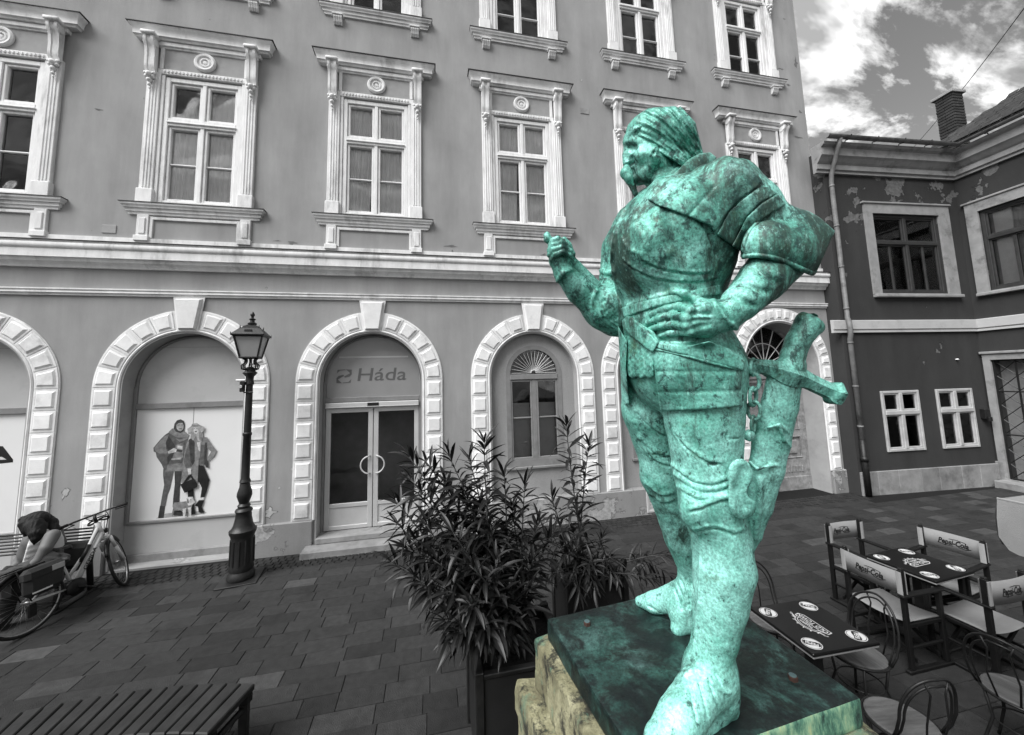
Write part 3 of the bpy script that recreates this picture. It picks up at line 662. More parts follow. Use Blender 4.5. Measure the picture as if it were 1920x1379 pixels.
# shop entrance
def entrance(cx):
    r = AR_IN-0.03; y = 0.24
    b = MB()
    b.cbox(-r, -r+0.045, y-0.03, y+0.10, 0.18, SPR, 0.006); b.cbox(r-0.045, r, y-0.03, y+0.10, 0.18, SPR, 0.006); b.cbox(-r+0.04, r-0.04, y-0.035, y+0.10, 2.44, 2.53, 0.01)
    b.tube([(x, y+0.01, z) for x, z in arc(0, SPR, r-0.022, 0, math.pi, 28)], 0.026, 6)
    f = b.build('shop_entrance', M['frame_grey'], fac, False, (cx, 0, 0))
    b = MB(); plate(b, arch_loop(0, r-0.03, SPR, 2.53), [], y+0.02, y+0.05); b.build('fanlight', M['lunette'], f)
    b = MB(); b.box(-0.62, 0.62, y+0.016, y+0.0195, 3.255, 3.285); b.build('fanlight_bar', M['panel_grey'], f)
    me = text_mesh('Háda', 0.34, 0.10, 0.002); me.materials.append(M['sign'])
    o = part('lettering', me, f, (0.13, y+0.017, 2.93), (R(90), 0, 0)); o.scale = (1.28, 1, 1)
    def sg(pts): return [(x, y+0.017, z) for x, z in pts]
    b = MB(); s = 0.15; x0, z0 = -0.66, 2.79; T = lambda u, w_: (x0+u*s*1.75, z0+w_*s*1.7)
    for pl in ([(0.02, 0.70), (0.06, 0.98), (0.55, 1.0), (0.60, 0.95), (0.22, 0.92), (0.10, 0.80)], [(0.62, 1.0), (1.0, 0.98), (1.0, 0.62), (0.86, 0.46), (0.55, 0.40), (0.50, 0.48), (0.72, 0.62), (0.90, 0.72)],
               [(0.98, 0.30), (0.94, 0.02), (0.45, 0.0), (0.40, 0.05), (0.78, 0.08), (0.90, 0.20)], [(0.38, 0.0), (0.0, 0.02), (0.0, 0.38), (0.14, 0.54), (0.45, 0.62), (0.50, 0.52), (0.28, 0.40), (0.10, 0.28)]):
        P = [T(*q) for q in pl]; tri = tessellate_polygon([[Vector((p[0], p[1], 0)) for p in P]]); b.add(sg(P), list(tri))
    b.build('logo', M['sign'], f)
    b = MB(); b.cbox(-r+0.047, r-0.047, y-0.07, y+0.06, 2.335, 2.436, 0.012); b.cbox(-r+0.05, r-0.05, y-0.075, y-0.068, 2.345, 2.36, 0.003); rb = b.build('shutter_box', M['alu'], f)
    b = MB(); b.cbox(-0.10, 0.10, y-0.078, y-0.069, 2.365, 2.425, 0.003); b.build('sensor', M['iron'], rb)
    for sx in (-1, 1):
        b = MB(); x0, x1 = sorted((sx*0.006, sx*(r-0.05)))
        b.cbox(x0, x0+0.085, y, y+0.05, 0.20, 2.33, 0.006); b.cbox(x1-0.085, x1, y, y+0.05, 0.20, 2.33, 0.006)
        b.cbox(x0+0.08, x1-0.08, y+0.001, y+0.05, 2.25, 2.33, 0.006); b.cbox(x0+0.08, x1-0.08, y+0.001, y+0.05, 0.58, 0.65, 0.006); b.cbox(x0+0.08, x1-0.08, y+0.001, y+0.05, 0.20, 0.27, 0.006); b.box(x0+0.08, x1-0.08, y+0.02, y+0.04, 0.26, 0.59)
        d = b.build('door_leaf', M['alu'], f)
        b = MB(); b.box(x0+0.082, x1-0.082, y+0.022, y+0.03, 0.645, 2.255); b.build('pane', M['glass'], d)
        b = MB(); b.tube([(sx*0.05+sx*0.155*math.sin(t), y-0.055*min(1, 3*math.sin(t)+0.2), 1.30+0.155*math.cos(t)) for t in [math.pi*k/14 for k in range(15)]], 0.014, 8); b.build('handle', M['alu'], d, True)
    b = MB(); x = r+0.4
    b.add([(-x, 0.43, -0.1), (x, 0.43, -0.1), (x, 0.43, 3.9), (-x, 0.43, 3.9), (-x, 1.5, -0.1), (x, 1.5, -0.1), (x, 1.5, 3.9), (-x, 1.5, 3.9)], [(4, 5, 6, 7), (0, 1, 5, 4), (3, 2, 6, 7), (0, 4, 7, 3), (1, 5, 6, 2)]); b.build('room', M['shop_room'], f)
    b = MB(); b.cbox(-1.02, 1.02, -0.34, 0.24, -0.03, 0.10, 0.012); st = b.build('doorstep', M['stone'], f)
    b = MB(); b.cbox(-r, r, -0.06, 0.245, 0.10, 0.198, 0.012); b.build('threshold', M['stone'], st)
entrance(AX[2])
# arched windows in walled-up arches
def arched_window(cx, cw):
    y = 0.13; r = AR_IN-0.03; dx = cw-cx
    hw, spr, zb = 0.575, 2.88, 1.13
    b = MB(); plate(b, arch_loop(0, r, SPR, 0.02), [arch_loop(dx, hw, spr, zb)], y, y+0.12); inf = b.build('arch_infill', M['plaster'], fac, False, (cx, 0, 0))
    b = MB(); y0 = y-0.012
    plate(b, arch_loop(dx, hw+0.002, spr, zb-0.05), [arch_loop(dx, hw-0.085, spr, zb+0.075)], y0, y+0.10)
    b.cbox(dx-hw+0.08, dx+hw-0.08, y0-0.012, y+0.1, spr-0.11, spr-0.005, 0.008); b.cbox(dx-0.04, dx+0.04, y0+0.01, y+0.1, zb+0.07, spr-0.10, 0.006)
    for (x0, x1) in ((dx-hw+0.083, dx-0.041), (dx+0.041, dx+hw-0.083)):
        for q in (x0, x1-0.04): b.cbox(q, q+0.04, y0+0.014, y+0.09, zb+0.073, spr-0.112, 0.005)
        b.cbox(x0+0.035, x1-0.035, y0+0.016, y+0.09, zb+0.073, zb+0.12, 0.005); b.cbox(x0+0.035, x1-0.035, y0+0.016, y+0.09, spr-0.155, spr-0.112, 0.005); b.cbox(x0+0.035, x1-0.035, y0+0.03, y+0.08, 2.0, 2.03, 0.005)
    w = b.build('arched_window', M['frame_grey'], fac, False, (cx, 0, 0))
    b = MB(); n = 17
    for k in range(n+1):
        t = math.pi*k/n; b.tube([(dx+0.05*math.cos(t), y+0.02, spr+0.02+0.05*math.sin(t)), (dx+(hw-0.10)*math.cos(t), y+0.02, spr+0.02+(hw-0.12)*math.sin(t))], 0.0065, 4)
    b.tube([(x, y+0.02, z) for x, z in arc(dx, spr+0.02, 0.055, 0, math.pi, 8)], 0.012, 6); b.build('sunburst_grille', M['alu'], w)
    b = MB(); plate(b, arch_loop(dx, hw-0.083, spr, spr-0.01), [], y+0.045, y+0.05); b.build('fan_pane', M['glass'], w)
    for (x0, x1) in ((dx-hw+0.12, dx-0.078), (dx+0.078, dx+hw-0.12)):
        for (a, c) in ((zb+0.115, 2.003), (2.027, spr-0.15)):
            bb = MB(); bb.box(x0, x1, y+0.04, y+0.045, a, c); bb.build('pane', M['glass'], w)
    b = MB(); b.cbox(dx-hw-0.05, dx+hw+0.05, y-0.06, y+0.05, zb-0.10, zb-0.052, 0.008); b.build('sill', M['frame_grey'], w)
    b = MB(); x = hw+0.15
    b.add([(dx-x, 0.43, 0.9), (dx+x, 0.43, 0.9), (dx+x, 0.43, 3.6), (dx-x, 0.43, 3.6), (dx-x, 1.7, 0.9), (dx+x, 1.7, 0.9), (dx+x, 1.7, 3.6), (dx-x, 1.7, 3.6)], [(4, 5, 6, 7), (0, 1, 5, 4), (3, 2, 6, 7), (0, 4, 7, 3), (1, 5, 6, 2)]); b.build('room', M['room'], w)
    bb = MB(); bb.box(dx-0.50, dx+0.5, 0.26, 0.265, zb+0.1, 2.3); bb.build('half_curtain', M['panel_grey'], w)
arched_window(AX[3], 2.055); arched_window(AX[4], 4.74)
# carriage gate
def gate(cx):
    y = 0.45; r = G_IN-0.03
    b = MB(); spr = 3.0
    plate(b, arch_loop(0, r-0.002, GSPR, -0.1), [arch_loop(0, r-0.10, GSPR+0.06, 2.95)]+[[(x0, z0), (x1, z0), (x1, z1), (x0, z1)] for x0, x1 in ((-0.82, -0.10), (0.10, 0.82)) for z0, z1 in ((0.72, 1.25), (1.38, 2.55))], y, y+0.08)
    for (x0, x1) in ((-0.82, -0.10), (0.10, 0.82)):
        for z0, z1 in ((0.72, 1.25), (1.38, 2.55)):
            b.box(x0-0.01, x1+0.01, y+0.03, y+0.06, z0-0.01, z1+0.01); b.cbox(x0+0.12, x1-0.12, y-0.005, y+0.04, z0+0.1, z1-0.1, 0.03)
            b.tube([(x0+0.02, y, z0+0.02), (x1-0.02, y, z0+0.02), (x1-0.02, y, z1-0.02), (x0+0.02, y, z1-0.02)], 0.02, 6, closed=True)
        m_ = (x0+x1)/2
        b.tube([(m_+0.16*math.cos(t), y-0.01, 1.96+0.33*math.sin(t)) for t in [2*math.pi*k/20 for k in range(20)]], 0.022, 6, closed=True)
        for k in range(9): b.cbox(x0+0.02+k*0.08, x0+0.06+k*0.08, y-0.02, y, 0.40, 0.55, 0.006)
    b.cbox(-r, r, y-0.03, y+0.02, 2.62, 2.80, 0.015); b.cbox(-r, r, y-0.02, y+0.02, -0.02, 0.30, 0.01); b.cbox(-0.03, 0.03, y-0.035, y, 0.0, 2.62, 0.01)
    g = b.build('gate', M['gate_wood'], fac, False, (cx, 0, 0))
    b = MB(); cz = 2.97; R1 = r-0.10
    for k in range(1, 8):
        t = math.pi*k/8; b.tube([(0.10*math.cos(t), y+0.03, cz+0.10*math.sin(t)), (R1*math.cos(t), y+0.03, cz+R1*math.sin(t))], 0.011, 5)
    b.tube([(x, y+0.03, z) for x, z in arc(0, cz, R1*0.58, 0, math.pi, 20)], 0.011, 5); b.tube([(x, y+0.03, z) for x, z in arc(0, cz, 0.10, 0, math.pi, 12)], 0.02, 6); b.tube([(x, y+0.03, z) for x, z in arc(0, cz, 0.05, 0, math.pi, 12)], 0.016, 6)
    b.build('fan_grille', M['frame'], g)
    b = MB(); plate(b, arch_loop(0, R1, GSPR+0.06, 2.96), [], y+0.055, y+0.06); b.build('fan_pane', M['glass'], g)
    b = MB(); b.add([(-1.2, y+0.09, -0.2), (1.2, y+0.09, -0.2), (1.2, y+0.09, 4.1), (-1.2, y+0.09, 4.1), (-1.2, 3, -0.2), (1.2, 3, -0.2), (1.2, 3, 4.1), (-1.2, 3, 4.1)], [(4, 5, 6, 7), (0, 1, 5, 4), (3, 2, 6, 7), (0, 4, 7, 3), (1, 5, 6, 2)]); b.build('room', M['room'], g)
gate(GX)
# small fittings on the facade
def grate(cx, w, z0, z1):
    b = MB(); y = -0.06
    b.cbox(cx-w, cx+w, y-0.015, y+0.01, z0, z0+0.05, 0.006); b.cbox(cx-w, cx+w, y-0.015, y+0.01, z1-0.05, z1, 0.006); b.cbox(cx-w, cx-w+0.05, y-0.014, y+0.01, z0+0.045, z1-0.045, 0.006); b.cbox(cx+w-0.05, cx+w, y-0.014, y+0.01, z0+0.045, z1-0.045, 0.006); b.box(cx-w+0.04, cx+w-0.04, y-0.004, y+0.008, z0+0.04, z1-0.04)
    g = b.build('cellar_vent', M['panel_grey'], fac)
    b = MB()
    for i in range(9):
        for j in range(9):
            x = cx-w+0.085+i*(2*w-0.17)/8; z = z0+0.09+j*(z1-z0-0.18)/8; b.add([(x+0.009*math.cos(q), y-0.0055, z+0.009*math.sin(q)) for q in [k*math.pi/3 for k in range(6)]], [list(range(6))])
    o = b.build('vent_holes', M['iron'], g); o['kind'] = 'stuff'
grate(4.56, 0.28, 0.03, 0.70)
for (px, py) in ((205, 430), (1096, 209)):
    p = on_y(px, py, FY); b = MB()
    b.cbox(p.x-0.10, p.x+0.10, -0.012, 0.01, p.z-0.07, p.z+0.07, 0.005); b.build('junction_plate', M['frieze'], fac)
M['bared'] = grey('bared pale coat', 0.40, 0.25, 14, 0.95, 0.5, 60); M['bared_dark'] = grey('bared dark coat', 0.13, 0.3, 18, 0.95, 0.5, 60)
crng = random.Random(21)
for (px, py, w_, h_, mt) in ((185, 206, 22, 5, 0), (548, 456, 26, 9, 0), (520, 452, 20, 3, 0), (845, 462, 34, 5, 0), (848, 474, 5, 16, 0), (1062, 480, 30, 5, 0), (1020, 478, 16, 5, 0), (122, 925, 20, 40, 1), (128, 990, 30, 14, 1), (505, 962, 36, 26, 1), (524, 915, 10, 8, 1), (548, 880, 10, 9, 1), (1090, 151, 7, 6, 1), (1465, 130, 14, 4, 0), (1492, 118, 8, 22, 0), (1478, 160, 10, 4, 0), (1500, 210, 8, 6, 0), (1496, 258, 22, 4, 0), (1470, 36, 6, 3, 0), (1190, 1000, 12, 6, 1), (270, 185, 4, 3, 0), (1400, 800, 3, 9, 0)):
    c_ = on_y(px, py, FY); s_ = (on_y(px+10, py, FY)-c_).length/10; n_ = 18; ph = [crng.random()*6 for _ in range(4)]
    pts = [(c_.x+s_*w_*0.5*math.cos(t)*(0.62+0.28*math.sin(3*t+ph[0])+0.22*math.sin(7*t+ph[1])), c_.z+s_*h_*0.5*math.sin(t)*(0.62+0.28*math.sin(2*t+ph[2])+0.22*math.sin(5*t+ph[3]))) for t in [2*math.pi*k/n_ for k in range(n_)]]
    b = MB(); tri = tessellate_polygon([[Vector((x, z, 0)) for x, z in pts]]); b.mat(0).add([(x, -0.002, z) for x, z in pts], list(tri))
    if mt: cx_, cz_ = c_.x, c_.z; b.mat(1).add([(cx_+(x-cx_)*0.86, -0.0035, cz_+(z-cz_)*0.86) for x, z in pts], list(tri))
    b.build('plaster_chip', [M['bared_dark'], M['bared']], fac)
b = MB(); b.tube([(9.53, 0.10, 0.05), (9.53, 0.10, 15.0)], 0.055, 8); b.build('downpipe', M['flash'], fac, True)
# ---------------------------------------------------------------- low dark building round the corner
A0 = Vector((9.139, 6.902, 0)); TA = Vector((0.997, -0.077, 0)).normalized(); ANG_A = math.atan2(TA.y, TA.x)
B0 = A0+TA*4.08; TB = Vector((0.30, -0.954, 0)).normalized()
nb = thing('town_house', 'low dark grey two storey house with peeling paint and tiled roof at the corner', 'building', A0, ANG_A)
LA = 4.08
# local frame: x along the wing facing the square, y into the house; the second wing runs along -y at x = LA
b = MB()
ow = [(1.47, 4.60), (3.40, 4.60), (3.40, 6.60), (1.47, 6.60)]
s1 = [(1.09, 0.90), (2.13, 0.90), (2.13, 2.29), (1.09, 2.29)]; s2 = [(2.61, 0.90), (3.65, 0.90), (3.65, 2.29), (2.61, 2.29)]
plate(b, [(0.28, -0.3), (LA, -0.3), (LA, 8.2), (0.28, 8.2)], [ow, s1, s2], 0.0, 0.3)
b.box(0.28, 0.40, 0.3, 6, -0.3, 8.2)
b.build('wall', M['plaster_dark'], nb)
def wingB(bld):          # builds in the second wing's own frame, then turns it
    bld.v = [(LA+0+y, -x, z) for x, y, z in bld.v]; return bld
dB = [(0.18, 0.17), (1.75, 0.17), (1.75, 2.95), (0.18, 2.95)]; wB = [(0.36, 4.60), (2.30, 4.60), (2.30, 6.58), (0.36, 6.58)]
b = MB(); plate(b, [(0.0, -0.3), (7.0, -0.3), (7.0, 8.2), (0.0, 8.2)], [dB, wB], 0.0, 0.3); wingB(b).build('wall', M['plaster_dark'], nb)
# belt course and cornice, both wings
def moulding(name, prof, mat):       # prof (projection, z); runs along wing A and turns down wing B
    vs = []; n = len(prof)
    for p, z in prof: vs += [(0.02, -p, z), (LA-p, -p, z), (LA-p, -7.0, z)]
    fs = [(3*i+j, 3*((i+1) % n)+j, 3*((i+1) % n)+j+1, 3*i+j+1) for i in range(n) for j in range(2)]
    b = MB(); b.add(vs, fs); b.add([(0.02, -p, z) for p, z in prof], [list(range(n))]); return b.build(name, mat, nb)
M['trim_worn'] = grey('worn pale stucco', 0.26, 0.18, 4, 0.85, 0.35, 60, stain=0.55, coarse='world')
M['zinc'] = grey('weathered zinc', 0.16, 0.35, 7, 0.5, 0.2, 40, stain=0.5, coarse='world')
moulding('belt_course', [(-0.02, 3.66), (0.05, 3.66), (0.05, 3.70), (0.03, 3.71), (0.03, 3.735), (0.06, 3.74), (0.06, 3.94), (-0.02, 3.965)], grey('pale painted band', 0.42, 0.08, 3, 0.8, 0.2, 60, stain=0.2, coarse='world'))
moulding('eaves_cornice', [(-0.02, 7.56), (0.06, 7.56), (0.06, 7.62), (0.10, 7.64), (0.10, 7.76), (0.14, 7.80), (0.20, 7.88), (0.24, 7.92), (0.24, 8.10), (0.30, 8.14), (0.33, 8.20), (-0.02, 8.22)], M['trim_worn'])
gp = [(0.40+0.075*math.cos(t), 8.30+0.075*math.sin(t)) for t in [math.pi+0.2+k*(math.pi-0.4)/8 for k in range(9)]]; gi = [(0.40+0.066*math.cos(t), 8.30+0.066*math.sin(t)) for t in [2*math.pi-0.2-k*(math.pi-0.4)/8 for k in range(9)]]
moulding('gutter', gp+gi, M['zinc'])
b = MB()
for x in (0.6, 1.35, 2.1, 2.85, 3.4): b.tube([(x, -0.31, 8.21), (x, -0.33, 8.24), (x, -0.40, 8.215), (x, -0.48, 8.30)], 0.012, 5)
for y in (-0.9, -1.6, -2.3): b.tube([(LA-0.31, y, 8.21), (LA-0.33, y, 8.24), (LA-0.40, y, 8.215), (LA-0.48, y, 8.30)], 0.012, 5)
o = b.build('gutter_brackets', M['iron'], nb); o['kind'] = 'stuff'
b = MB(); b.tube([(0.38, -0.40, 8.24), (0.38, -0.30, 8.0), (0.38, -0.10, 7.5), (0.38, -0.075, 7.3), (0.38, -0.075, 4.0), (0.36, -0.12, 3.9), (0.36, -0.12, 3.6), (0.38, -0.075, 3.5), (0.38, -0.075, 1.2)], 0.050, 10)
for z in (7.2, 6.2, 5.2, 4.2, 3.4, 2.4, 1.5): b.tube([(0.38, -0.075, z), (0.38, -0.075, z+0.04)], 0.057, 10)
dp = b.build('downpipe', M['zinc'], nb, True)
b = MB(); b.tube([(0.38, -0.078, 1.22), (0.38, -0.078, 0.0)], 0.062, 10); b.tube([(0.38, -0.078, 0.75), (0.38, -0.078, 0.85)], 0.075, 10); b.build('standpipe', M['iron'], dp, True)
# stone base slabs
x = 0.30
for k, w in enumerate((0.42, 0.55, 0.60, 0.50, 0.62, 0.52, 0.56)):
    b = MB(); b.cbox(x+0.003, min(x+w, LA-0.01)-0.003, -0.04, 0.01, -0.1, 0.50, 0.008); b.build('base_slab', M['stone'], nb); x += w
b = MB(); b.cbox(-0.03, 0.14, -0.05, 0.01, -0.1, 0.55, 0.01); wingB(b).build('base_slab', M['stone'], nb)
b = MB(); b.cbox(-0.36, 0.02, -0.30, -0.02, -0.1, 0.25, 0.03); bb = wingB(b); bb.build('kerb_stone', M['stone'], nb)
# windows
def sash(b, x0, x1, z0, z1, zt, y, rail=0.06, bar=None):
    b.cbox(x0, x0+rail, y, y+0.09, z0, z1, 0.008); b.cbox(x1-rail, x1, y, y+0.09, z0, z1, 0.008); b.cbox(x0+rail-0.004, x1-rail+0.004, y+0.001, y+0.09, z1-rail, z1-0.001, 0.008); b.cbox(x0+rail-0.004, x1-rail+0.004, y+0.001, y+0.09, z0+0.001, z0+rail, 0.008)
    b.cbox(x0+rail-0.004, x1-rail+0.004, y-0.012, y+0.09, zt-0.045, zt+0.045, 0.008); m_ = (x0+x1)/2; b.cbox(m_-0.045, m_+0.045, y-0.006, y+0.09, z0+rail-0.004, zt-0.04, 0.008); b.cbox(m_-0.045, m_+0.045, y-0.006, y+0.09, zt+0.04, z1-rail+0.004, 0.008)
    for (a, c) in ((x0+rail, m_-0.045), (m_+0.045, x1-rail)):
        for (p, q) in ((z0+rail, zt-0.045), (zt+0.045, z1-rail)):
            for s in (a, c-0.035): b.cbox(s, s+0.035, y+0.02, y+0.08, p, q, 0.005)
            b.cbox(a+0.03, c-0.03, y+0.022, y+0.08, p, p+0.035, 0.005); b.cbox(a+0.03, c-0.03, y+0.022, y+0.08, q-0.035, q, 0.005)
    if bar:
        for s in bar: b.cbox(s-0.03, s+0.03, y+0.03, y+0.08, z0+rail, zt-0.04, 0.005)
def panes(x0, x1, z0, z1, zt, y, rail=0.06):
    m_ = (x0+x1)/2; o = []
    for (a, c) in ((x0+rail, m_-0.045), (m_+0.045, x1-rail)):
        for (p, q) in ((z0+rail, zt-0.045), (zt+0.045, z1-rail)): o.append((a+0.03, c-0.03, y+0.05, y+0.055, p+0.03, q-0.03))
    return o
def room_box(x0, x1, z0, z1, y0=0.31, y1=1.6):
    b = MB(); b.add([(x0, y0, z0), (x1, y0, z0), (x1, y0, z1), (x0, y0, z1), (x0, y1, z0), (x1, y1, z0), (x1, y1, z1), (x0, y1, z1)], [(4, 5, 6, 7), (0, 1, 5, 4), (3, 2, 6, 7), (0, 4, 7, 3), (1, 5, 6, 2)]); return b
M['frame_mid'] = grey('dulled white window wood', 0.40, 0.15, 7, 0.6, 0.12, 60, stain=0.3)
M['inner'] = grey('pale inner casement', 0.80, 0.1, 5, 0.7, 0)
def house_window(x0, x1, z0, z1, zt, wing, dark):
    T = wingB if wing else (lambda q: q)
    mt = M['frame_dark'] if dark else M['frame_mid']
    b = MB(); sash(b, x0+0.004, x1-0.004, z0+0.004, z1-0.004, zt, 0.02 if dark else -0.03, 0.075 if dark else 0.06, ([(3*x0+x1)/4, (x0+3*x1)/4] if dark else None)); w = T(b).build('window', mt, nb)
    for q in panes(x0, x1, z0, z1, zt, 0.02 if dark else -0.03): b = MB(); b.box(*q); T(b).build('pane', M['glass'], w)
    T(room_box(x0-0.4, x1+0.4, z0-0.4, z1+0.4)).build('room', M['room'], w)
    b = MB(); m_ = (x0+x1)/2; W_ = x1-x0
    for s in ((x0+0.15, x0+0.15+0.16*W_), (m_+0.10, m_+0.10+0.20*W_)): b.cbox(s[0], s[1], 0.135 if dark else 0.064, 0.165 if dark else 0.085, z0+0.05, z1-0.1, 0.005)
    T(b).build('inner_casement', M['inner'], w)
    if dark:
        b = MB(); q = MB()
        for (c0, c1, sd_) in ((x0+0.05, m_-0.08, 3), (m_+0.08, x1-0.05, 4)):
            n = 30; vs = [(c0+(c1-c0)*k/n, 0.19+0.018*math.sin(k*1.9+sd_), z) for z in (z1-0.05, z0+0.1) for k in range(n+1)]; q.add(vs, [(k, k+1, n+2+k, n+1+k) for k in range(n)])
        T(q).build('curtain', M['panel_grey'], w, True)
        b = MB(); e = 0.22; zz = 0.24                           # painted surround
        plate(b, [(x0-e, z0-0.02), (x1+e+0.1, z0-0.02), (x1+e+0.1, z1+zz), (x0-e, z1+zz)], [[(x0, z0), (x1, z0), (x1, z1), (x0, z1)]], -0.045, 0.01); b.cbox(x0-e-0.05, x1+e+0.15, -0.075, 0.01, z1+zz, z1+zz+0.05, 0.01)
        T(b).build('surround', M['trim_worn'], w)
        b = MB(); b.cbox(x0-e, x1+e+0.12, -0.10, 0.01, z0-0.10, z0-0.025, 0.012); T(b).build('sill', M['trim_worn'], w)
house_window(1.47, 3.40, 4.60, 6.60, 5.88, False, True); house_window(0.36, 2.30, 4.60, 6.58, 5.88, True, True)
house_window(1.09, 2.13, 0.90, 2.29, 1.78, False, False); house_window(2.61, 3.65, 0.90, 2.29, 1.78, False, False)
# grilled doorway in the second wing
b = MB(); plate(b, [(0.05, 0.14), (1.90, 0.14), (1.90, 3.10), (0.05, 3.10)], [dB], -0.05, 0.01); b.cbox(0.02, 1.95, -0.09, 0.01, 3.09, 3.15, 0.01); dr = wingB(b).build('doorway', M['trim_worn'], nb)
b = MB(); x0, x1, z0, z1 = 0.20, 1.73, 0.19, 2.93; y = 0.02
for x in (x0, x1, 0.55, 0.97, 1.40): b.tube([(x, y, z0), (x, y, z1)], 0.018, 5)
for z in (z0, z1, 2.2, 1.2): b.tube([(x0, y, z), (x1, y, z)], 0.016, 5)
for k in range(8):
    z = z0+k*0.34
    for (p, q) in ((x0, 0.55), (0.55, 0.97), (0.97, 1.40), (1.40, x1)): b.tube([(p, y+0.01, z), (q, y+0.01, z+0.34)], 0.009, 4); b.tube([(q, y+0.018, z), (p, y+0.018, z+0.34)], 0.009, 4)
wingB(b).build('door_grille', M['iron'], dr)
wingB(room_box(-0.2, 2.2, -0.1, 3.3, 0.31, 1.2)).build('hallway', M['room'], dr)
b = MB(); b.box(0.18, 1.75, 0.22, 0.29, 0.17, 2.95); wingB(b).build('inner_door', M['frame_grey'], dr)
b = MB(); b.cbox(0.10, 2.2, -0.35, 0.02, -0.1, 0.15, 0.015); st = wingB(b).build('doorstep', M['stone'], dr)
b = MB(); b.cbox(2.6+1.20, 2.6+1.36, -0.10, 0.0, 1.55, 1.78, 0.01); b.cbox(3.84, 3.93, -0.14, -0.10, 1.5, 1.6, 0.01); b.build('meter_box', M['iron'], nb)
b = MB(); b.lathe([(0.02, -0.01), (0.035, 0.0), (0.02, 0.02)], (3.35, -0.02, 2.98), 10); b.build('bell_lamp', M['trim'], nb)
# roof over the second wing, with hip towards the first
M['tiles'] = grey('dark roof tiles', 0.032, 0.45, 18, 0.85, 0.4, 40, rand=0.3)
Tw = Matrix.Translation(A0) @ Matrix.Rotation(ANG_A, 4, 'Z'); Ti = Tw.inverted(); E_ = np.array(EYE)
pl_n = Vector((-math.sin(R(42)), 0, math.cos(R(42)))); pl_p = Vector((LA-0.42, 0, 8.36))
def on_roof(px, py):
    r = Vector(ray(px, py)); e = Ti @ Vector(EYE); r = Ti.to_3x3() @ r; return e+r*((pl_p-e).dot(pl_n)/r.dot(pl_n))
P0 = on_roof(1738, 283); P1 = on_roof(1930, 156)
u = Vector((0, -1, 0)); w_ = Vector((math.cos(R(42)), 0, math.sin(R(42))))
def uv(p): d = p-pl_p; return d.dot(u), d.dot(w_)
hip = [uv(P0), uv(P1)]
s_hip = (hip[1][0]-hip[0][0])/(hip[1][1]-hip[0][1]+1e-9)
b = MB(); big = MB(); cnt = 0; rng = random.Random(4)
rows = 34; tl = 0.16; tw = 0.18
roof = bpy.data.objects.new('roof', None); COL.objects.link(roof); roof.parent = nb
tm = MB(); tm.cbox(-tw/2+0.004, tw/2-0.004, 0, 0.022, 0, tl*1.35, 0.008); TM = tm.mesh('roof_tile', M['tiles'])
base = MB()
for r_ in range(rows):
    vv = r_*tl; u0 = hip[0][0]+(vv-hip[0][1])*s_hip
    k0 = int(math.ceil(u0/tw)); 
    for k in range(k0, int(7.2/tw)):
        uu = (k+0.5*(r_ % 2))*tw; p = pl_p+u*uu+w_*vv
        pw = Tw @ p; q = lens(pw); sx = CCX+CAMF*q[0]/q[2]
        if sx > 2040: continue
        Mx = Matrix(((0, pl_n.x, w_.x, p.x), (-1, pl_n.y, w_.y, p.y), (0, pl_n.z, w_.z, p.z), (0, 0, 0, 1))) @ Matrix.Rotation(rng.uniform(-0.05, 0.07), 4, 'X') @ Matrix.Rotation(rng.uniform(-0.02, 0.02), 4, 'Y')
        if cnt < 290 and sx < 1935:
            o = part('roof_tile', TM, roof); o.matrix_local = Mx; cnt += 1
        else: b.add([v_.co[:] for v_ in TM.vertices], [list(f_.vertices) for f_ in TM.polygons], Mx)
if b.v: o = b.build('roof_tiles', M['tiles'], roof); o['kind'] = 'stuff'
def RP(uu, vv, d=-0.02): p = pl_p+u*uu+w_*vv+pl_n*d; return p
V0 = hip[0][0]-(hip[0][1])*s_hip
q = [RP(V0, 0), RP(7.2, 0), RP(7.2, rows*tl), RP(V0+rows*tl*s_hip, rows*tl)]
base.prism([tuple(p) for p in q], (0, 0, 0), tuple(-pl_n*0.08)); base.build('roof_deck', M['room'], roof)
# low roof of the first wing, hidden from the square by its own gutter
b = MB(); b.add([(0.3, -0.25, 8.16), (LA-0.3, -0.25, 8.16), (LA+0.5, 4, 8.3), (0.3, 4, 8.3), (0.3, 4, 8.0), (LA+0.5, 4, 8.0)], [(0, 1, 2, 3), (3, 2, 5, 4)]); b.build('low_roof', M['flash'], nb)
# chimney
cp = Ti @ Vector((15.45, 7.55, 9.1))
bx_ = cp.x; by_ = cp.y
M['brick'] = grey('dark chimney brick', 0.034, 0.3, 12, 0.9, 0.4, 30, rand=0.25)
b = MB(); kx, ky = 0.20, 0.20; topz = 10.95
b.box(bx_-kx+0.015, bx_+kx-0.015, by_-ky+0.015, by_+ky-0.015, cp.z-0.8, topz); ch = b.build('chimney', M['brick'], nb)
b = MB(); b.cbox(bx_-kx-0.06, bx_+kx+0.06, by_-ky-0.06, by_+ky+0.06, topz, topz+0.09, 0.012); b.build('chimney_cap', M['trim_worn'], ch)
bm_ = MB(); bl, bh = 0.190, 0.076; bm_.cbox(-bl/2, bl/2, -0.02, 0.02, -bh/2, bh/2, 0.006); BM = bm_.mesh('brick', M['brick'])
for r_ in range(int((topz-cp.z+0.8)/0.09)):
    z = topz-0.045-r_*0.09
    for side in range(4):
        for k in range(2):
            t = -kx+bl/2+k*0.195+rng.uniform(-0.004, 0.004); e = rng.uniform(0, 0.006)
            if side in (1, 2): continue
            loc, rot = {0: ((bx_+t, by_-ky+0.005-e, z), 0), 3: ((bx_-kx+0.005-e, by_+t, z), R(90))}[side]
            o = part('brick', BM, ch, loc, (0, 0, rot))
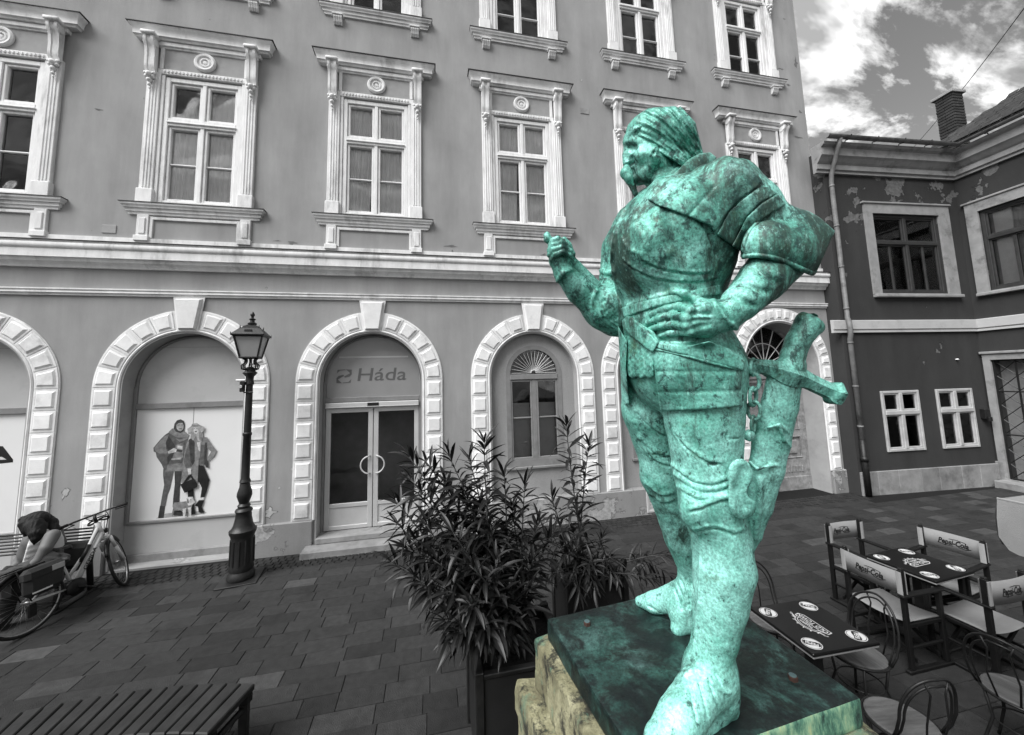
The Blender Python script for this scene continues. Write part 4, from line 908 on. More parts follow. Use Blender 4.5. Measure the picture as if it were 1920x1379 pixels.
# ---------------------------------------------------------------- pavement
def paving(name, v): return grey(name, v, 0.30, 14, 0.85, 0.9, 110, rand=0.20, stain=0.38)
M['pave'] = [paving('granite paving %d' % k, q) for k, q in enumerate((0.0165, 0.0205, 0.0260, 0.042))]
M['joint'] = grey('dark sand joint', 0.0045, 0.3, 20, 0.95, 0.3, 80, coarse='world')
b = MB(); n = 12
b.add([(-60, -40, -0.012), (60, -40, -0.012), (60, 60, -0.012), (-60, 60, -0.012)], [(0, 1, 2, 3)])
gr = b.build('pavement', M['joint']); gr['kind'] = 'structure'
rng = random.Random(11)
LEN = (0.30, 0.40, 0.40, 0.50); ROWH = 0.205
SLAB = {}
for L_ in set(LEN):
    for k in range(4):
        s = MB(); s.cbox(-L_/2+0.002, L_/2-0.002, -ROWH/2+0.002, ROWH/2-0.002, -0.04, 0, 0.005); SLAB[L_, k] = s.mesh('paving_slab', M['pave'][k])
cand = []
y = 1.2; row = 0
while y < 6.62:
    x = -7.5+rng.random()*0.4
    while x < 13.2:
        L_ = rng.choice(LEN); cx = x+L_/2
        if not (cx > 9.3 and y > 6.4):
            q = lens((cx, y, 0)); sx = CCX+CAMF*q[0]/q[2] if q[2] > 0.3 else -999; sy = CCY-CAMF*q[1]/q[2] if q[2] > 0.3 else -999
            vis = -60 < sx < 1980 and 500 < sy < 1440
            k = rng.choices((0, 1, 2, 3), (5, 6, 4, 1.0))[0]
            cand.append((0 if vis else 1, q[2], L_, k, cx, y, rng.uniform(-0.003, 0.002), rng.uniform(-0.012, 0.012), rng.uniform(-0.012, 0.012)))
        x += L_
    y += ROWH; row += 1
cand.sort(key=lambda t: (t[0], t[1]))
rest = MB()
for i, (hid, dq, L_, k, cx, y, dz, ax, ay) in enumerate(cand):
    if i < 298 and not hid: part('paving_slab', SLAB[L_, k], gr, (cx, y, dz), (ax*0.3, ay*0.3, 0))
    else:
        rest.mat(k); me = SLAB[L_, k]; Mx = Matrix.Translation((cx, y, dz))
        if hid or dq > 9: rest.add([(-L_/2+0.003, -ROWH/2+0.003, 0), (L_/2-0.003, -ROWH/2+0.003, 0), (L_/2-0.003, ROWH/2-0.003, 0), (-L_/2+0.003, ROWH/2-0.003, 0)], [(0, 1, 2, 3)], Mx)
        else: rest.add([v_.co[:] for v_ in me.vertices], [list(f.vertices) for f in me.polygons], Mx @ Matrix.Rotation(ax*0.3, 4, 'X'))
o = rest.build('paving_slabs', M['pave'], gr); o['kind'] = 'stuff'
# strip of small setts along the walls
b = MB(); ss = 0.105
def sett(cx, cy, s=ss):
    b.mat(rng.choices((0, 1, 2), (3, 4, 3))[0]); h = rng.uniform(-0.004, 0.003); w = s/2-0.003
    b.add([(cx-w, cy-w, -0.02), (cx+w, cy-w, -0.02), (cx+w, cy+w, -0.02), (cx-w, cy+w, -0.02), (cx-w*0.86, cy-w*0.86, h), (cx+w*0.86, cy-w*0.86, h), (cx+w*0.86, cy+w*0.86, h), (cx-w*0.86, cy+w*0.86, h)], [(4, 5, 6, 7), (0, 1, 5, 4), (1, 2, 6, 5), (2, 3, 7, 6), (3, 0, 4, 7)])
for r_ in range(5):
    for k in range(int(16.6/ss)): sett(-7.2+k*ss+(0.05 if r_ % 2 else 0), 6.64+r_*ss)
o = b.build('setts', M['pave'][:3], gr); o['kind'] = 'stuff'
# drain covers
M['drain'] = grey('dark iron cover', 0.018, 0.4, 25, 0.55, 0.6, 60)
for (px, py, w, d, lab) in ((1112, 993, 0.34, 0.22, 'dark iron drain cover set in the paving behind the oleander'), (1592, 974, 0.30, 0.20, 'small dark iron drain cover in the paving behind the café chairs')):
    p = on_z(px, py); b = MB(); b.cbox(-w, w, -d, d, -0.01, 0.006, 0.004)
    for k in range(7): b.cbox(-w+0.05, w-0.05, -d+0.04+k*(2*d-0.08)/7, -d+0.065+k*(2*d-0.08)/7, 0.006, 0.012, 0.002)
    tag(b.build('drain_cover', M['drain'], None, False, (p.x, p.y, 0.001)), lab, 'drain cover')
# ---------------------------------------------------------------- street lamp
M['iron2'] = grey('black painted lamp iron', 0.016, 0.35, 12, 0.42, 0.2, 45)
M['lamp_glass'] = grey('frosted lamp glass', 0.34, 0.05, 6, 0.25, 0.0, spec=0.5)
lp = thing('street_lamp', 'old fashioned black cast iron street lamp with square lantern on a fluted pedestal', 'street lamp', (-2.705, 6.47, 0), R(8))
b = MB(); b.cbox(-0.25, 0.25, -0.25, 0.25, 0, 0.018, 0.003, Matrix.Rotation(R(0), 4, 'Z')); b.build('base_plate', M['iron2'], lp)
b = MB(); b.lathe([(0.175, 0.03), (0.18, 0.06), (0.165, 0.10), (0.15, 0.13), (0.16, 0.16), (0.15, 0.20), (0.145, 0.58), (0.155, 0.62), (0.17, 0.65), (0.175, 0.69), (0.15, 0.71), (0.125, 0.76), (0.105, 0.86), (0.10, 0.93), (0.115, 0.96), (0.10, 0.985), (0.075, 1.0)], (0, 0, 0), 16)
for k in range(12):
    w = 2*math.pi*k/12; b.tube([(0.15*math.cos(w), 0.15*math.sin(w), 0.22), (0.147*math.cos(w), 0.147*math.sin(w), 0.56)], 0.013, 5)
b.build('pedestal', M['iron2'], lp, SM)
b = MB(); b.lathe([(0.07, 0.99), (0.085, 1.03), (0.06, 1.06), (0.075, 1.10), (0.098, 1.17), (0.095, 1.22), (0.07, 1.30), (0.062, 1.35), (0.075, 1.37), (0.062, 1.40), (0.056, 1.42), (0.052, 2.04), (0.060, 2.05), (0.060, 2.08), (0.050, 2.09), (0.046, 2.80), (0.060, 2.81), (0.060, 2.84), (0.05, 2.86), (0.055, 2.93), (0.08, 2.96), (0.10, 2.985), (0.075, 3.01), (0.055, 3.03), (0.06, 3.06), (0.03, 3.08)], (0, 0, 0), 16); b.build('column', M['iron2'], lp, SM)
b = MB()
for k in range(8):
    w = 2*math.pi*k/8+0.39; pts = [(0.045, 3.02), (0.11, 3.05), (0.115, 3.10), (0.075, 3.14), (0.07, 3.18), (0.105, 3.215)]
    b.tube([(r*math.cos(w), r*math.sin(w), z) for r, z in pts], 0.011, 5)
b.build('scroll_bracket', M['iron2'], lp, True)
ln = MB(); rb, rt, z0, z1 = 0.115, 0.185, 3.22, 3.55
co = [(-1, -1), (1, -1), (1, 1), (-1, 1)]
for sx, sy in co: ln.tube([(sx*rb, sy*rb, z0), (sx*rt, sy*rt, z1)], 0.015, 5)
for i in range(4):
    a, c = co[i], co[(i+1) % 4]; ln.tube([(a[0]*rb, a[1]*rb, z0), (c[0]*rb, c[1]*rb, z0)], 0.017, 5); ln.tube([(a[0]*rt, a[1]*rt, z1), (c[0]*rt, c[1]*rt, z1)], 0.02, 5)
lt = ln.build('lantern', M['iron2'], lp)
for i in range(4):
    a, c = co[i], co[(i+1) % 4]; g_ = MB(); e = 0.97; g_.add([(a[0]*rb*e, a[1]*rb*e, z0), (c[0]*rb*e, c[1]*rb*e, z0), (c[0]*rt*e, c[1]*rt*e, z1), (a[0]*rt*e, a[1]*rt*e, z1)], [(0, 1, 2, 3)]); g_.build('pane', M['lamp_glass'], lt)
b = MB(); sq = lambda r, z: [(sx*r, sy*r, z) for sx, sy in co]
vs = sq(0.215, 3.545)+sq(0.22, 3.565)+sq(0.13, 3.665)+sq(0.10, 3.68)+sq(0.095, 3.70)+sq(0.03, 3.74)
b.add(vs, [(4*k+i, 4*k+(i+1) % 4, 4*k+4+(i+1) % 4, 4*k+4+i) for k in range(5) for i in range(4)]+[(3, 2, 1, 0), (20, 21, 22, 23)])
for sx, sy in co: b.tube([(sx*0.12, sy*0.12, 3.66), (sx*0.125, sy*0.125, 3.71)], [0.012, 0.004], 6); b.tube([(sx*0.21, sy*0.21, 3.56), (sx*0.215, sy*0.215, 3.595)], [0.010, 0.004], 6)
b.cbox(-0.05, 0.05, -0.19, -0.175, 3.60, 3.64, 0.004); b.build('roof', M['iron2'], lt)
b = MB(); b.lathe([(0.06, 3.735), (0.065, 3.755), (0.035, 3.77), (0.03, 3.80), (0.05, 3.82), (0.02, 3.835), (0.018, 3.86), (0.032, 3.88), (0.030, 3.90), (0.005, 3.94)], (0, 0, 0), 12); b.build('finial', M['iron2'], lt, SM)
b = MB(); b.cbox(-0.11, -0.045, -0.075, -0.02, 2.70, 2.86, 0.01); b.tube([(-0.08, -0.07, 2.79), (-0.08, -0.12, 2.78)], 0.028, 10); b.tube([(-0.06, -0.05, 2.69), (0.06, -0.05, 2.69)], 0.012, 6); b.mat(1).tube([(-0.08, -0.115, 2.785), (-0.08, -0.14, 2.78)], 0.022, 10); b.tube([(-0.16, -0.06, 2.875), (-0.04, -0.06, 2.875)], 0.016, 8)
b.build('lamp_camera', [M['iron2'], M['frame']], lp)
# ---------------------------------------------------------------- curved wooden bench in the foreground
M['wood'] = grey('dark weathered bench wood', 0.018, 0.35, 6, 0.62, 0.5, 25, rand=0.2, stain=0.3)
BC = Vector((-2.45, -0.02, 0)); rI, rO = 3.34, 3.765
bn = thing('curved_bench', 'backless curved park bench of dark radial wooden slats in the foreground', 'bench', (BC.x, BC.y+3.55, 0))
off = Vector((BC.x, BC.y, 0))-Vector(bn.location)
a0, a1, na = R(90-16.8), R(90+30), 27
def rp(r, a, z): return (off.x+r*math.cos(a), off.y+r*math.sin(a), z)
for k in range(na):
    t0 = a0+(a1-a0)*k/na+0.0017; t1 = a0+(a1-a0)*(k+1)/na-0.0017; zz = 0.45+random.uniform(-0.002, 0.002)
    b = MB(); c = 0.008; e = c/rO
    vs = [rp(rI, t0, zz-0.045), rp(rI, t1, zz-0.045), rp(rO, t1, zz-0.045), rp(rO, t0, zz-0.045), rp(rI, t0, zz-c), rp(rI, t1, zz-c), rp(rO, t1, zz-c), rp(rO, t0, zz-c), rp(rI+c, t0+e, zz), rp(rI+c, t1-e, zz), rp(rO-c, t1-e, zz), rp(rO-c, t0+e, zz)]
    b.add(vs, [(3, 2, 1, 0), (0, 1, 5, 4), (1, 2, 6, 5), (2, 3, 7, 6), (3, 0, 4, 7), (4, 5, 9, 8), (5, 6, 10, 9), (6, 7, 11, 10), (7, 4, 8, 11), (8, 9, 10, 11)])
    b.build('slat', M['wood'], bn)
for rr in (rI+0.05, rO-0.05):
    b = MB(); pts = [(rr, a0+(a1-a0)*k/16) for k in range(17)]
    vs = []
    for r, a in pts: vs += [rp(r-0.025, a, 0.35), rp(r+0.025, a, 0.35), rp(r+0.025, a, 0.404), rp(r-0.025, a, 0.404)]
    b.add(vs, [(4*i+j, 4*i+(j+1) % 4, 4*i+4+(j+1) % 4, 4*i+4+j) for i in range(16) for j in range(4)]+[(0, 1, 2, 3), (67, 66, 65, 64)]); b.build('rail', M['iron'], bn)
for a in (a0+0.012, a0+0.40, a0+0.78):
    b = MB()
    for r in (rI+0.05, rO-0.05): p = rp(r, a, 0); b.cbox(p[0]-0.03, p[0]+0.03, p[1]-0.03, p[1]+0.03, 0, 0.352, 0.006)
    p, q = rp(rI+0.04, a, 0.31), rp(rO-0.04, a, 0.31); b.tube([p, q], 0.022, 6); b.build('leg_frame', M['iron'], bn)
# ---------------------------------------------------------------- bench by the wall
wb = thing('wall_bench', 'black park bench with horizontal bar backrest standing against the shop front', 'bench', (-5.55, 6.42, 0))
for k in range(7):
    b = MB(); b.tube([(-0.95, 0.20+0.008*k, 0.60+0.04*k), (0.93, 0.20+0.008*k, 0.60+0.04*k)], 0.012, 6); b.build('back_bar', M['iron'], wb, True)
for k in range(8):
    b = MB(); b.cbox(-0.95, 0.93, -0.28+k*0.055, -0.245+k*0.055, 0.42, 0.44, 0.006); b.build('seat_bar', M['iron'], wb)
for x in (-0.85, 0.90):
    b = MB(); b.tube([(x, 0.24, 0.0), (x, 0.18, 0.42), (x, 0.26, 0.88)], 0.035, 8); b.tube([(x, -0.28, 0.0), (x, -0.25, 0.42), (x, 0.18, 0.40)], 0.032, 8); b.cbox(x-0.05, x+0.05, -0.34, 0.30, 0, 0.03, 0.008); b.build('leg', M['iron'], wb, True)
# ---------------------------------------------------------------- overhead cable
b = MB(); p, q = on_y(1706, 284, 12.0), on_y(1926, 8, 5.4); pts = [p.lerp(q, k/16)-Vector((0, 0, 0.12*4*(k/16)*(1-k/16))) for k in range(17)]
c0 = p.copy(); b.tube([t-c0 for t in pts], 0.011, 6); tag(b.build('cable', M['iron'], None, True, c0), 'thin dark cable strung across the cloudy sky above the low house', 'cable')
# ---------------------------------------------------------------- the bronze statue
def bronze(name, dark=0.0, scale=1.0):
    m = bpy.data.materials.new(name); nt, N, L, P = nodes(m)
    tc = N.new('ShaderNodeTexCoord')
    def noise(sc, det, ro, st=(1, 1, 1), dis=0.0, off=(0, 0, 0)):
        mp = N.new('ShaderNodeMapping'); mp.inputs['Scale'].default_value = st; mp.inputs['Location'].default_value = off; L.new(tc.outputs['Object'], mp.inputs[0])
        n = N.new('ShaderNodeTexNoise'); n.inputs['Scale'].default_value = sc; n.inputs['Detail'].default_value = det; n.inputs['Roughness'].default_value = ro; n.inputs['Distortion'].default_value = dis
        L.new(mp.outputs[0], n.inputs[0]); return n.outputs[0]
    def mix(f, a, b, mode='MIX'):
        x = N.new('ShaderNodeMix'); x.data_type = 'RGBA'; x.blend_type = mode
        for s_, v in ((0, f), (6, a), (7, b)):
            if isinstance(v, tuple): x.inputs[s_].default_value = (*v, 1)
            elif isinstance(v, (int, float)): x.inputs[s_].default_value = v
            else: L.new(v, x.inputs[s_])
        return x.outputs[2]
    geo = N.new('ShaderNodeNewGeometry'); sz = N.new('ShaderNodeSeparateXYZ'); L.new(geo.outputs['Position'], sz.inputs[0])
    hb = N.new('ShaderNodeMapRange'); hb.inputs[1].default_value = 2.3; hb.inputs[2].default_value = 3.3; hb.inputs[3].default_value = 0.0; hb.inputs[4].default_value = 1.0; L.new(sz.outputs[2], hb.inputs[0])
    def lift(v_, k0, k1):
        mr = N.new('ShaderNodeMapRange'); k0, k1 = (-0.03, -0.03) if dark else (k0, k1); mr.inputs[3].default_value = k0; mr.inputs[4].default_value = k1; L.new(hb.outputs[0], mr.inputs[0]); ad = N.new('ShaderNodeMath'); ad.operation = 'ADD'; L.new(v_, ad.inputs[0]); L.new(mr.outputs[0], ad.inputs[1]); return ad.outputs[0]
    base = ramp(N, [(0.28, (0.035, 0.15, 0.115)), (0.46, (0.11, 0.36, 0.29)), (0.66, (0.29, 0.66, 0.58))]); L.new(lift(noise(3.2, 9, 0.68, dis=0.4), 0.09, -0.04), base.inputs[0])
    # dark brown-black runs, stretched downwards
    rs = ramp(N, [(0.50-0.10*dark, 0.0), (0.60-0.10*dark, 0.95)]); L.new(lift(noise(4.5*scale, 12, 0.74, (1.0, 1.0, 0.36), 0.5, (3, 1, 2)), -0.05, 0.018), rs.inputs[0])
    c = mix(rs.outputs[0], base.outputs[0], (0.024, 0.050, 0.038))
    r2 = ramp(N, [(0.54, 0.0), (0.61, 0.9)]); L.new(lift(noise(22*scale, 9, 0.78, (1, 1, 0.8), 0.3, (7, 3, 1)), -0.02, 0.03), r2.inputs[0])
    c = mix(r2.outputs[0], c, (0.016, 0.055, 0.048))
    # pale chalky bloom and olive spots
    r3 = ramp(N, [(0.58, 0.0), (0.74, 0.75)]); L.new(noise(6, 9, 0.7, (1, 1, 0.6), 0.2, (1, 8, 4)), r3.inputs[0])
    c = mix(r3.outputs[0], c, (0.30, 0.62, 0.56))
    r4 = ramp(N, [(0.60, 0.0), (0.70, 0.6)]); L.new(noise(9, 6, 0.7, off=(5, 5, 9)), r4.inputs[0])
    c = mix(r4.outputs[0], c, (0.05, 0.10, 0.045))
    if dark:
        r5 = ramp(N, [(0.42, 0.95), (0.66, 0.10)]); L.new(noise(3.4, 11, 0.72, dis=0.5, off=(2, 2, 2)), r5.inputs[0])
        c = mix(r5.outputs[0], c, (0.006, 0.017, 0.019))
        c = mix(1.0, c, (0.36, 0.33, 0.34), 'MULTIPLY')
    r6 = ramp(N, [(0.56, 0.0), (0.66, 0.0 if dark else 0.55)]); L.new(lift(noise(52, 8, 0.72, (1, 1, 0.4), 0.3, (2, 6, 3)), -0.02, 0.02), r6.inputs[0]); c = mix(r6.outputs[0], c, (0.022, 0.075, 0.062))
    r7 = ramp(N, [(0.57, 0.0), (0.67, 0.0 if dark else 0.45)]); L.new(noise(64, 7, 0.7, (1, 1, 0.35), 0.3, (9, 2, 7)), r7.inputs[0]); c = mix(r7.outputs[0], c, (0.34, 0.68, 0.60))
    fine = ramp(N, [(0.33, 0.60), (0.67, 1.38)]); L.new(noise(95, 4, 0.65), fine.inputs[0])
    c = mix(1.0, c, fine.outputs[0], 'MULTIPLY')
    L.new(c, P.inputs['Base Color'])
    rr = ramp(N, [(0.3, 0.42), (0.7, 0.68)]); L.new(noise(12, 5, 0.6), rr.inputs[0]); L.new(rr.outputs[0], P.inputs['Roughness'])
    P.inputs['Metallic'].default_value = 0.25; P.inputs['Specular IOR Level'].default_value = 0.5
    b1 = N.new('ShaderNodeBump'); b1.inputs['Strength'].default_value = 0.35; b1.inputs['Distance'].default_value = 0.006; L.new(noise(45, 8, 0.65), b1.inputs['Height'])
    b2 = N.new('ShaderNodeBump'); b2.inputs['Strength'].default_value = 0.25; b2.inputs['Distance'].default_value = 0.012; L.new(noise(14, 5, 0.55), b2.inputs['Height']); L.new(b1.outputs[0], b2.inputs['Normal'])
    L.new(b2.outputs[0], P.inputs['Normal'])
    return m
def rough_edge(name):
    m = bpy.data.materials.new(name); nt, N, L, P = nodes(m); tc = N.new('ShaderNodeTexCoord'); mp = N.new('ShaderNodeMapping'); mp.inputs['Scale'].default_value = (1, 1, 0.35); L.new(tc.outputs['Object'], mp.inputs[0])
    n = N.new('ShaderNodeTexNoise'); n.inputs['Scale'].default_value = 16; n.inputs['Detail'].default_value = 9; n.inputs['Roughness'].default_value = 0.72; L.new(mp.outputs[0], n.inputs[0])
    r = ramp(N, [(0.36, (0.012, 0.035, 0.028)), (0.46, (0.07, 0.19, 0.13)), (0.56, (0.22, 0.38, 0.24)), (0.68, (0.40, 0.46, 0.24))]); L.new(n.outputs[0], r.inputs[0]); L.new(r.outputs[0], P.inputs['Base Color']); P.inputs['Roughness'].default_value = 0.8
    b = N.new('ShaderNodeBump'); b.inputs['Strength'].default_value = 0.7; b.inputs['Distance'].default_value = 0.01; L.new(n.outputs[0], b.inputs['Height']); L.new(b.outputs[0], P.inputs['Normal']); return m
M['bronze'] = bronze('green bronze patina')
M['bronze_dark'] = bronze('dark bronze patina', dark=1.0)
ZP = 1.45                                        # top of the bronze base plate
STX, STY = 1.25, 1.75
statue = thing('statue', 'green patinated bronze statue of a moustached long-haired warrior with hand on hip and sheathed sword', 'statue', (STX, STY, ZP-0.10))
SLOC = (STX, STY, ZP-0.10)
VH = 0.005
lo = np.array([L3(1010, 700, 2.05)[0]-0.08, L3(1300, 1420, 1.5)[1]-0.1, 1.18]); hi = np.array([L3(1600, 400, 1.62)[0]+0.03, L3(1250, 205, 1.85)[1]+0.06, 2.42])
BV = Vol(lo, hi, VH)
v = BV
def hit(px, py, d=None, d0=1.2, d1=2.4):        # distance at which the sight line through a photo pixel meets the surface
    d = v.d if d is None else d
    z = np.arange(d0, d1, VH*0.5); P = (L3(px, py, 1.0)[None]*z[:, None]-v.lo)/VH
    i = np.clip(P.round().astype(int), 0, np.array(v.n)-1); w = d[i[:, 0], i[:, 1], i[:, 2]]
    k = np.argmax(w < 0); return float(z[k]) if w[k] < 0 else None
def on(pts, k=0.01, op='u', src=None, fall=1.6):      # chain laid on the surface: (px, py, radius px, sink m)
    o = []
    for p in smooth_path([q[:2] for q in pts], 3) if len(pts) > 2 else [q[:2] for q in pts]:
        j = int(np.argmin([(p[0]-q[0])**2+(p[1]-q[1])**2 for q in pts])); d = hit(p[0], p[1], src)
        if d is None: d = o[-1][2] if o else fall
        o.append((p[0], p[1], d+pts[j][3], pts[j][2]))
    v.chain(o, k, 1.0, op)
def smooth_path(P, n=6):
    P = [np.array(p, float) for p in P]; o = []
    for i in range(len(P)-1):
        p0, p1, p2, p3 = P[max(i-1, 0)], P[i], P[i+1], P[min(i+2, len(P)-1)]
        for k in range(n):
            t = k/n; o.append(0.5*((2*p1)+(-p0+p2)*t+(2*p0-5*p1+4*p2-p3)*t*t+(-p0+3*p1-3*p2+p3)*t**3))
    o.append(P[-1]); return o
# ---- trunk
v.chain([(1268, 672, 1.73, 88), (1262, 610, 1.74, 88), (1257, 560, 1.75, 84), (1252, 505, 1.76, 98), (1262, 450, 1.76, 107), (1288, 416, 1.77, 82), (1318, 392, 1.78, 52)], 0.05, 1.12)
v.ell(1212, 472, 1.66, 56, 72, 0.16, 0.25, 0.05)                     # swell of the breastplate
v.ell(1316, 468, 1.70, 42, 88, 0.18, 0.1, 0.05)
# ---- neck and head
v.chain([(1244, 318, 1.87, 32), (1262, 385, 1.84, 46)], 0.02)
v.ell(1236, 268, 1.87, 52, 54, 0.125, -0.25, 0.03)
v.ell(1206, 283, 1.87, 35, 46, 0.102, 0.08, 0.03)
v.chain([(1210, 318, 1.87, 25), (1202, 330, 1.87, 15)], 0.03, 2.0)
v.chain([(1230, 304, 1.80, 14), (1212, 331, 1.82, 10)], 0.025)     # jaw
v.ell(1188, 258, 1.86, 18, 13, 0.095, 0.2, 0.02)                    # brow
v.chain([(1178, 274, 1.88, 6), (1174, 291, 1.87, 6.5), (1174, 306, 1.87, 7)], 0.014)   # nose
# ---- far arm
v.chain([(1228, 405, 2.0, 54), (1196, 428, 2.02, 46), (1171, 470, 2.02, 42), (1164, 520, 2.02, 39), (1160, 566, 2.0, 40)], 0.010)
v.chain([(1158, 588, 1.98, 40), (1128, 574, 1.96, 36), (1088, 545, 1.92, 27), (1058, 513, 1.87, 19)], 0.03)
v.chain([(1157, 588, 1.96, 44), (1136, 578, 1.95, 43)], 0.02)
v.chain([(1056, 508, 1.87, 17), (1045, 488, 1.86, 16), (1043, 474, 1.85, 13)], 0.02)
v.chain([(1058, 490, 1.87, 14), (1055, 470, 1.86, 12)], 0.02)
# ---- near shoulder and arm
v.chain([(1330, 362, 1.68, 46), (1362, 364, 1.60, 60), (1404, 394, 1.57, 54), (1432, 422, 1.55, 47), (1480, 440, 1.53, 44)], 0.03)
v.chain([(1462, 488, 1.52, 46), (1430, 525, 1.49, 42), (1388, 569, 1.455, 33), (1362, 594, 1.445, 28)], 0.006)
v.ell(1326, 597, 1.450, 38, 37, 0.050, 0.5, 0.025)
v.ell(1302, 603, 1.462, 28, 29, 0.042, 0.3, 0.02)
# ---- hips and legs
v.ell(1285, 690, 1.70, 102, 92, 0.20, 0, 0.06)
v.chain([(1210, 680, 1.88, 46), (1228, 770, 1.90, 60), (1243, 850, 1.92, 46), (1240, 893, 1.92, 38), (1262, 950, 1.95, 34), (1280, 1010, 1.98, 32), (1296, 1062, 2.0, 25), (1300, 1105, 2.0, 25)], 0.04)
v.ell(1226, 880, 1.90, 20, 26, 0.05, 0.3, 0.03)                      # far knee
v.chain([(1299, 1108, 2.0, 27), (1277, 1150, 2.0, 24)], 0.03)
v.chain([(1300, 1105, 2.0, 27), (1265, 1122, 2.07, 24), (1225, 1130, 2.14, 18), (1200, 1128, 2.19, 9)], 0.025)   # far foot
v.chain([(1285, 1165, 1.98, 22), (1270, 1180, 1.965, 12)], 0.02)
v.chain([(1318, 690, 1.63, 74), (1318, 790, 1.61, 67), (1325, 880, 1.59, 59), (1331, 945, 1.57, 54), (1352, 1010, 1.555, 51), (1357, 1065, 1.54, 53), (1350, 1130, 1.53, 46), (1341, 1190, 1.515, 39), (1334, 1224, 1.505, 37), (1328, 1258, 1.50, 40)], 0.03)
v.ell(1305, 955, 1.50, 30, 40, 0.05, 0.1, 0.04)                      # near knee
v.chain([(1332, 1258, 1.50, 40), (1348, 1300, 1.49, 34), (1364, 1322, 1.50, 20)], 0.03)
v.chain([(1335, 1262, 1.50, 44), (1306, 1304, 1.435, 38), (1276, 1350, 1.38, 40), (1248, 1402, 1.33, 40), (1224, 1444, 1.29, 30)], 0.03)  # near foot
v.chain([(1354, 1328, 1.485, 18), (1310, 1372, 1.43, 22), (1262, 1430, 1.35, 20)], 0.03)
# ---- face, worked on the finished skull
on([(1180, 276, 9.5, -0.010), (1190, 279, 8, -0.006)], 0.008, 'd')         # eye socket
on([(1185, 279, 4.2, 0.004)], 0.004)                                       # eyeball
on([(1180, 274, 2.2, 0.001), (1186, 272, 2.4, 0.0), (1195, 276, 2.0, 0.002)], 0.004)   # upper lid
on([(1174, 268, 5, 0.004), (1186, 263, 5, 0.004), (1200, 267, 4, 0.006)], 0.012)       # brow ridge
on([(1206, 292, 13, 0.022), (1220, 284, 10, 0.020)], 0.03)                 # cheekbone
on([(1186, 298, 4, 0.0), (1192, 308, 5, 0.0)], 0.016, 'd')                 # fold beside the nose
on([(1178, 306, 5.0, 0.003)], 0.006)                                       # nostril wing
on([(1171, 314.5, 2.4, -0.002), (1180, 310, 2.6, -0.002), (1188, 305, 2.2, 0.0)], 0.003, 'd')
for o_ in ((0, 0.0),):
    v.chain([(1174, 316, 1.815, 7), (1174, 325, 1.79, 10.5), (1181, 335, 1.78, 9), (1187, 346, 1.775, 3)], 0.010)   # moustache, near side
v.chain([(1177, 322, 1.87, 9), (1181, 338, 1.88, 8), (1192, 364, 1.88, 4), (1193, 372, 1.88, 2.5)], 0.01)            # far side
on([(1186, 318, 2.5, 0.0), (1190, 330, 2.8, 0.0), (1189, 342, 2, 0.002)], 0.006, 'd')
v.ell(1226, 286, hit(1226, 286)+0.004, 7, 10, 0.016, -0.4, 0.008); v.ell(1226, 287, hit(1226, 287)-0.002, 4, 6, 0.012, -0.4, 0.005, 'd')  # ear
on([(1232, 315, 3, 0.0), (1228, 345, 3, 0.0), (1222, 368, 3, 0.0)], 0.02, 'd'); on([(1244, 312, 9, 0.012), (1236, 340, 9, 0.012), (1226, 368, 8, 0.010)], 0.03)  # neck cord
# far elbow guard flutes and rims
on([(1119, 546, 4, 0.0), (1111, 562, 4, 0.0), (1110, 584, 4, 0.0), (1117, 604, 4, 0.0)], 0.006)
for a_ in range(5): on([(1120+a_*3, 552+a_*11, 2.4, -0.003), (1140+a_*2, 570+a_*10, 2.8, -0.003), (1158, 588+a_*7, 2.2, -0.002)], 0.006, 'd')
on([(1127, 508, 4, 0.0), (1140, 513, 4, 0.0), (1150, 512, 3, 0.0)], 0.005); on([(1127, 522, 3, 0.0), (1148, 528, 3, 0.0)], 0.004)
on([(1046, 527, 4, 0.0), (1056, 513, 4.5, -0.003), (1071, 506, 4, 0.0)], 0.004)   # glove cuff
for f in [[(1032, 460), (1037, 451), (1046, 447.5), (1056, 453)], [(1031, 470), (1038, 459), (1052, 454.5), (1066, 462)], [(1031, 479), (1039, 468), (1054, 463.5), (1070, 471)], [(1034, 488), (1042, 478), (1056, 472.5), (1069, 480)]]:
    dd = [1.835, 1.81, 1.80, 1.815]
    v.chain([(x, y, dd[j], 5.6-0.4*j) for j, (x, y) in enumerate(f)], 0.003)
v.chain([(1066, 496, 1.86, 8), (1072, 478, 1.86, 7), (1066, 460, 1.855, 6), (1058, 449, 1.85, 5)], 0.006)   # thumb
# hand on the hip
def dig(f, off=-0.016, k=0.002): v.chain([(x, y, hit(x, y, hd)+off+(0.006 if i == len(f)-1 else 0.012 if i == 0 else 0), r*(0.88 if k < 0.005 else 0.9)) for i, (x, y, r) in enumerate(f)], k)
hd = v.d.copy()
for f in ([(1296, 582, 9), (1273, 575, 8.8), (1248, 579, 8.2), (1221, 590, 6.4)], [(1288, 597, 9.4), (1262, 591, 8.8), (1238, 597, 8.0), (1214, 606, 6.4)],
          [(1288, 611, 9.2), (1264, 609, 8.6), (1240, 612, 7.8), (1219, 618, 6)], [(1296, 624, 8.6), (1274, 623.5, 7.6), (1254, 626, 7), (1238, 630, 5.4)]): dig(f)
dig([(1324, 576, 11), (1303, 558, 9.8), (1281, 551, 8.8), (1261, 547, 6.4)], -0.010, 0.012)
for q in ((1286, 584), (1280, 598), (1281, 612), (1290, 624)): on([(q[0]+4, q[1], 5, 0.005)], 0.014)
for q in ((1300, 588, 1330, 590), (1298, 602, 1330, 600), (1302, 615, 1332, 608)): on([(q[0], q[1], 2.5, 0.0), ((q[0]+q[2])/2, (q[1]+q[3])/2, 2.5, 0.001), (q[2], q[3], 2, 0.003)], 0.012, 'd')
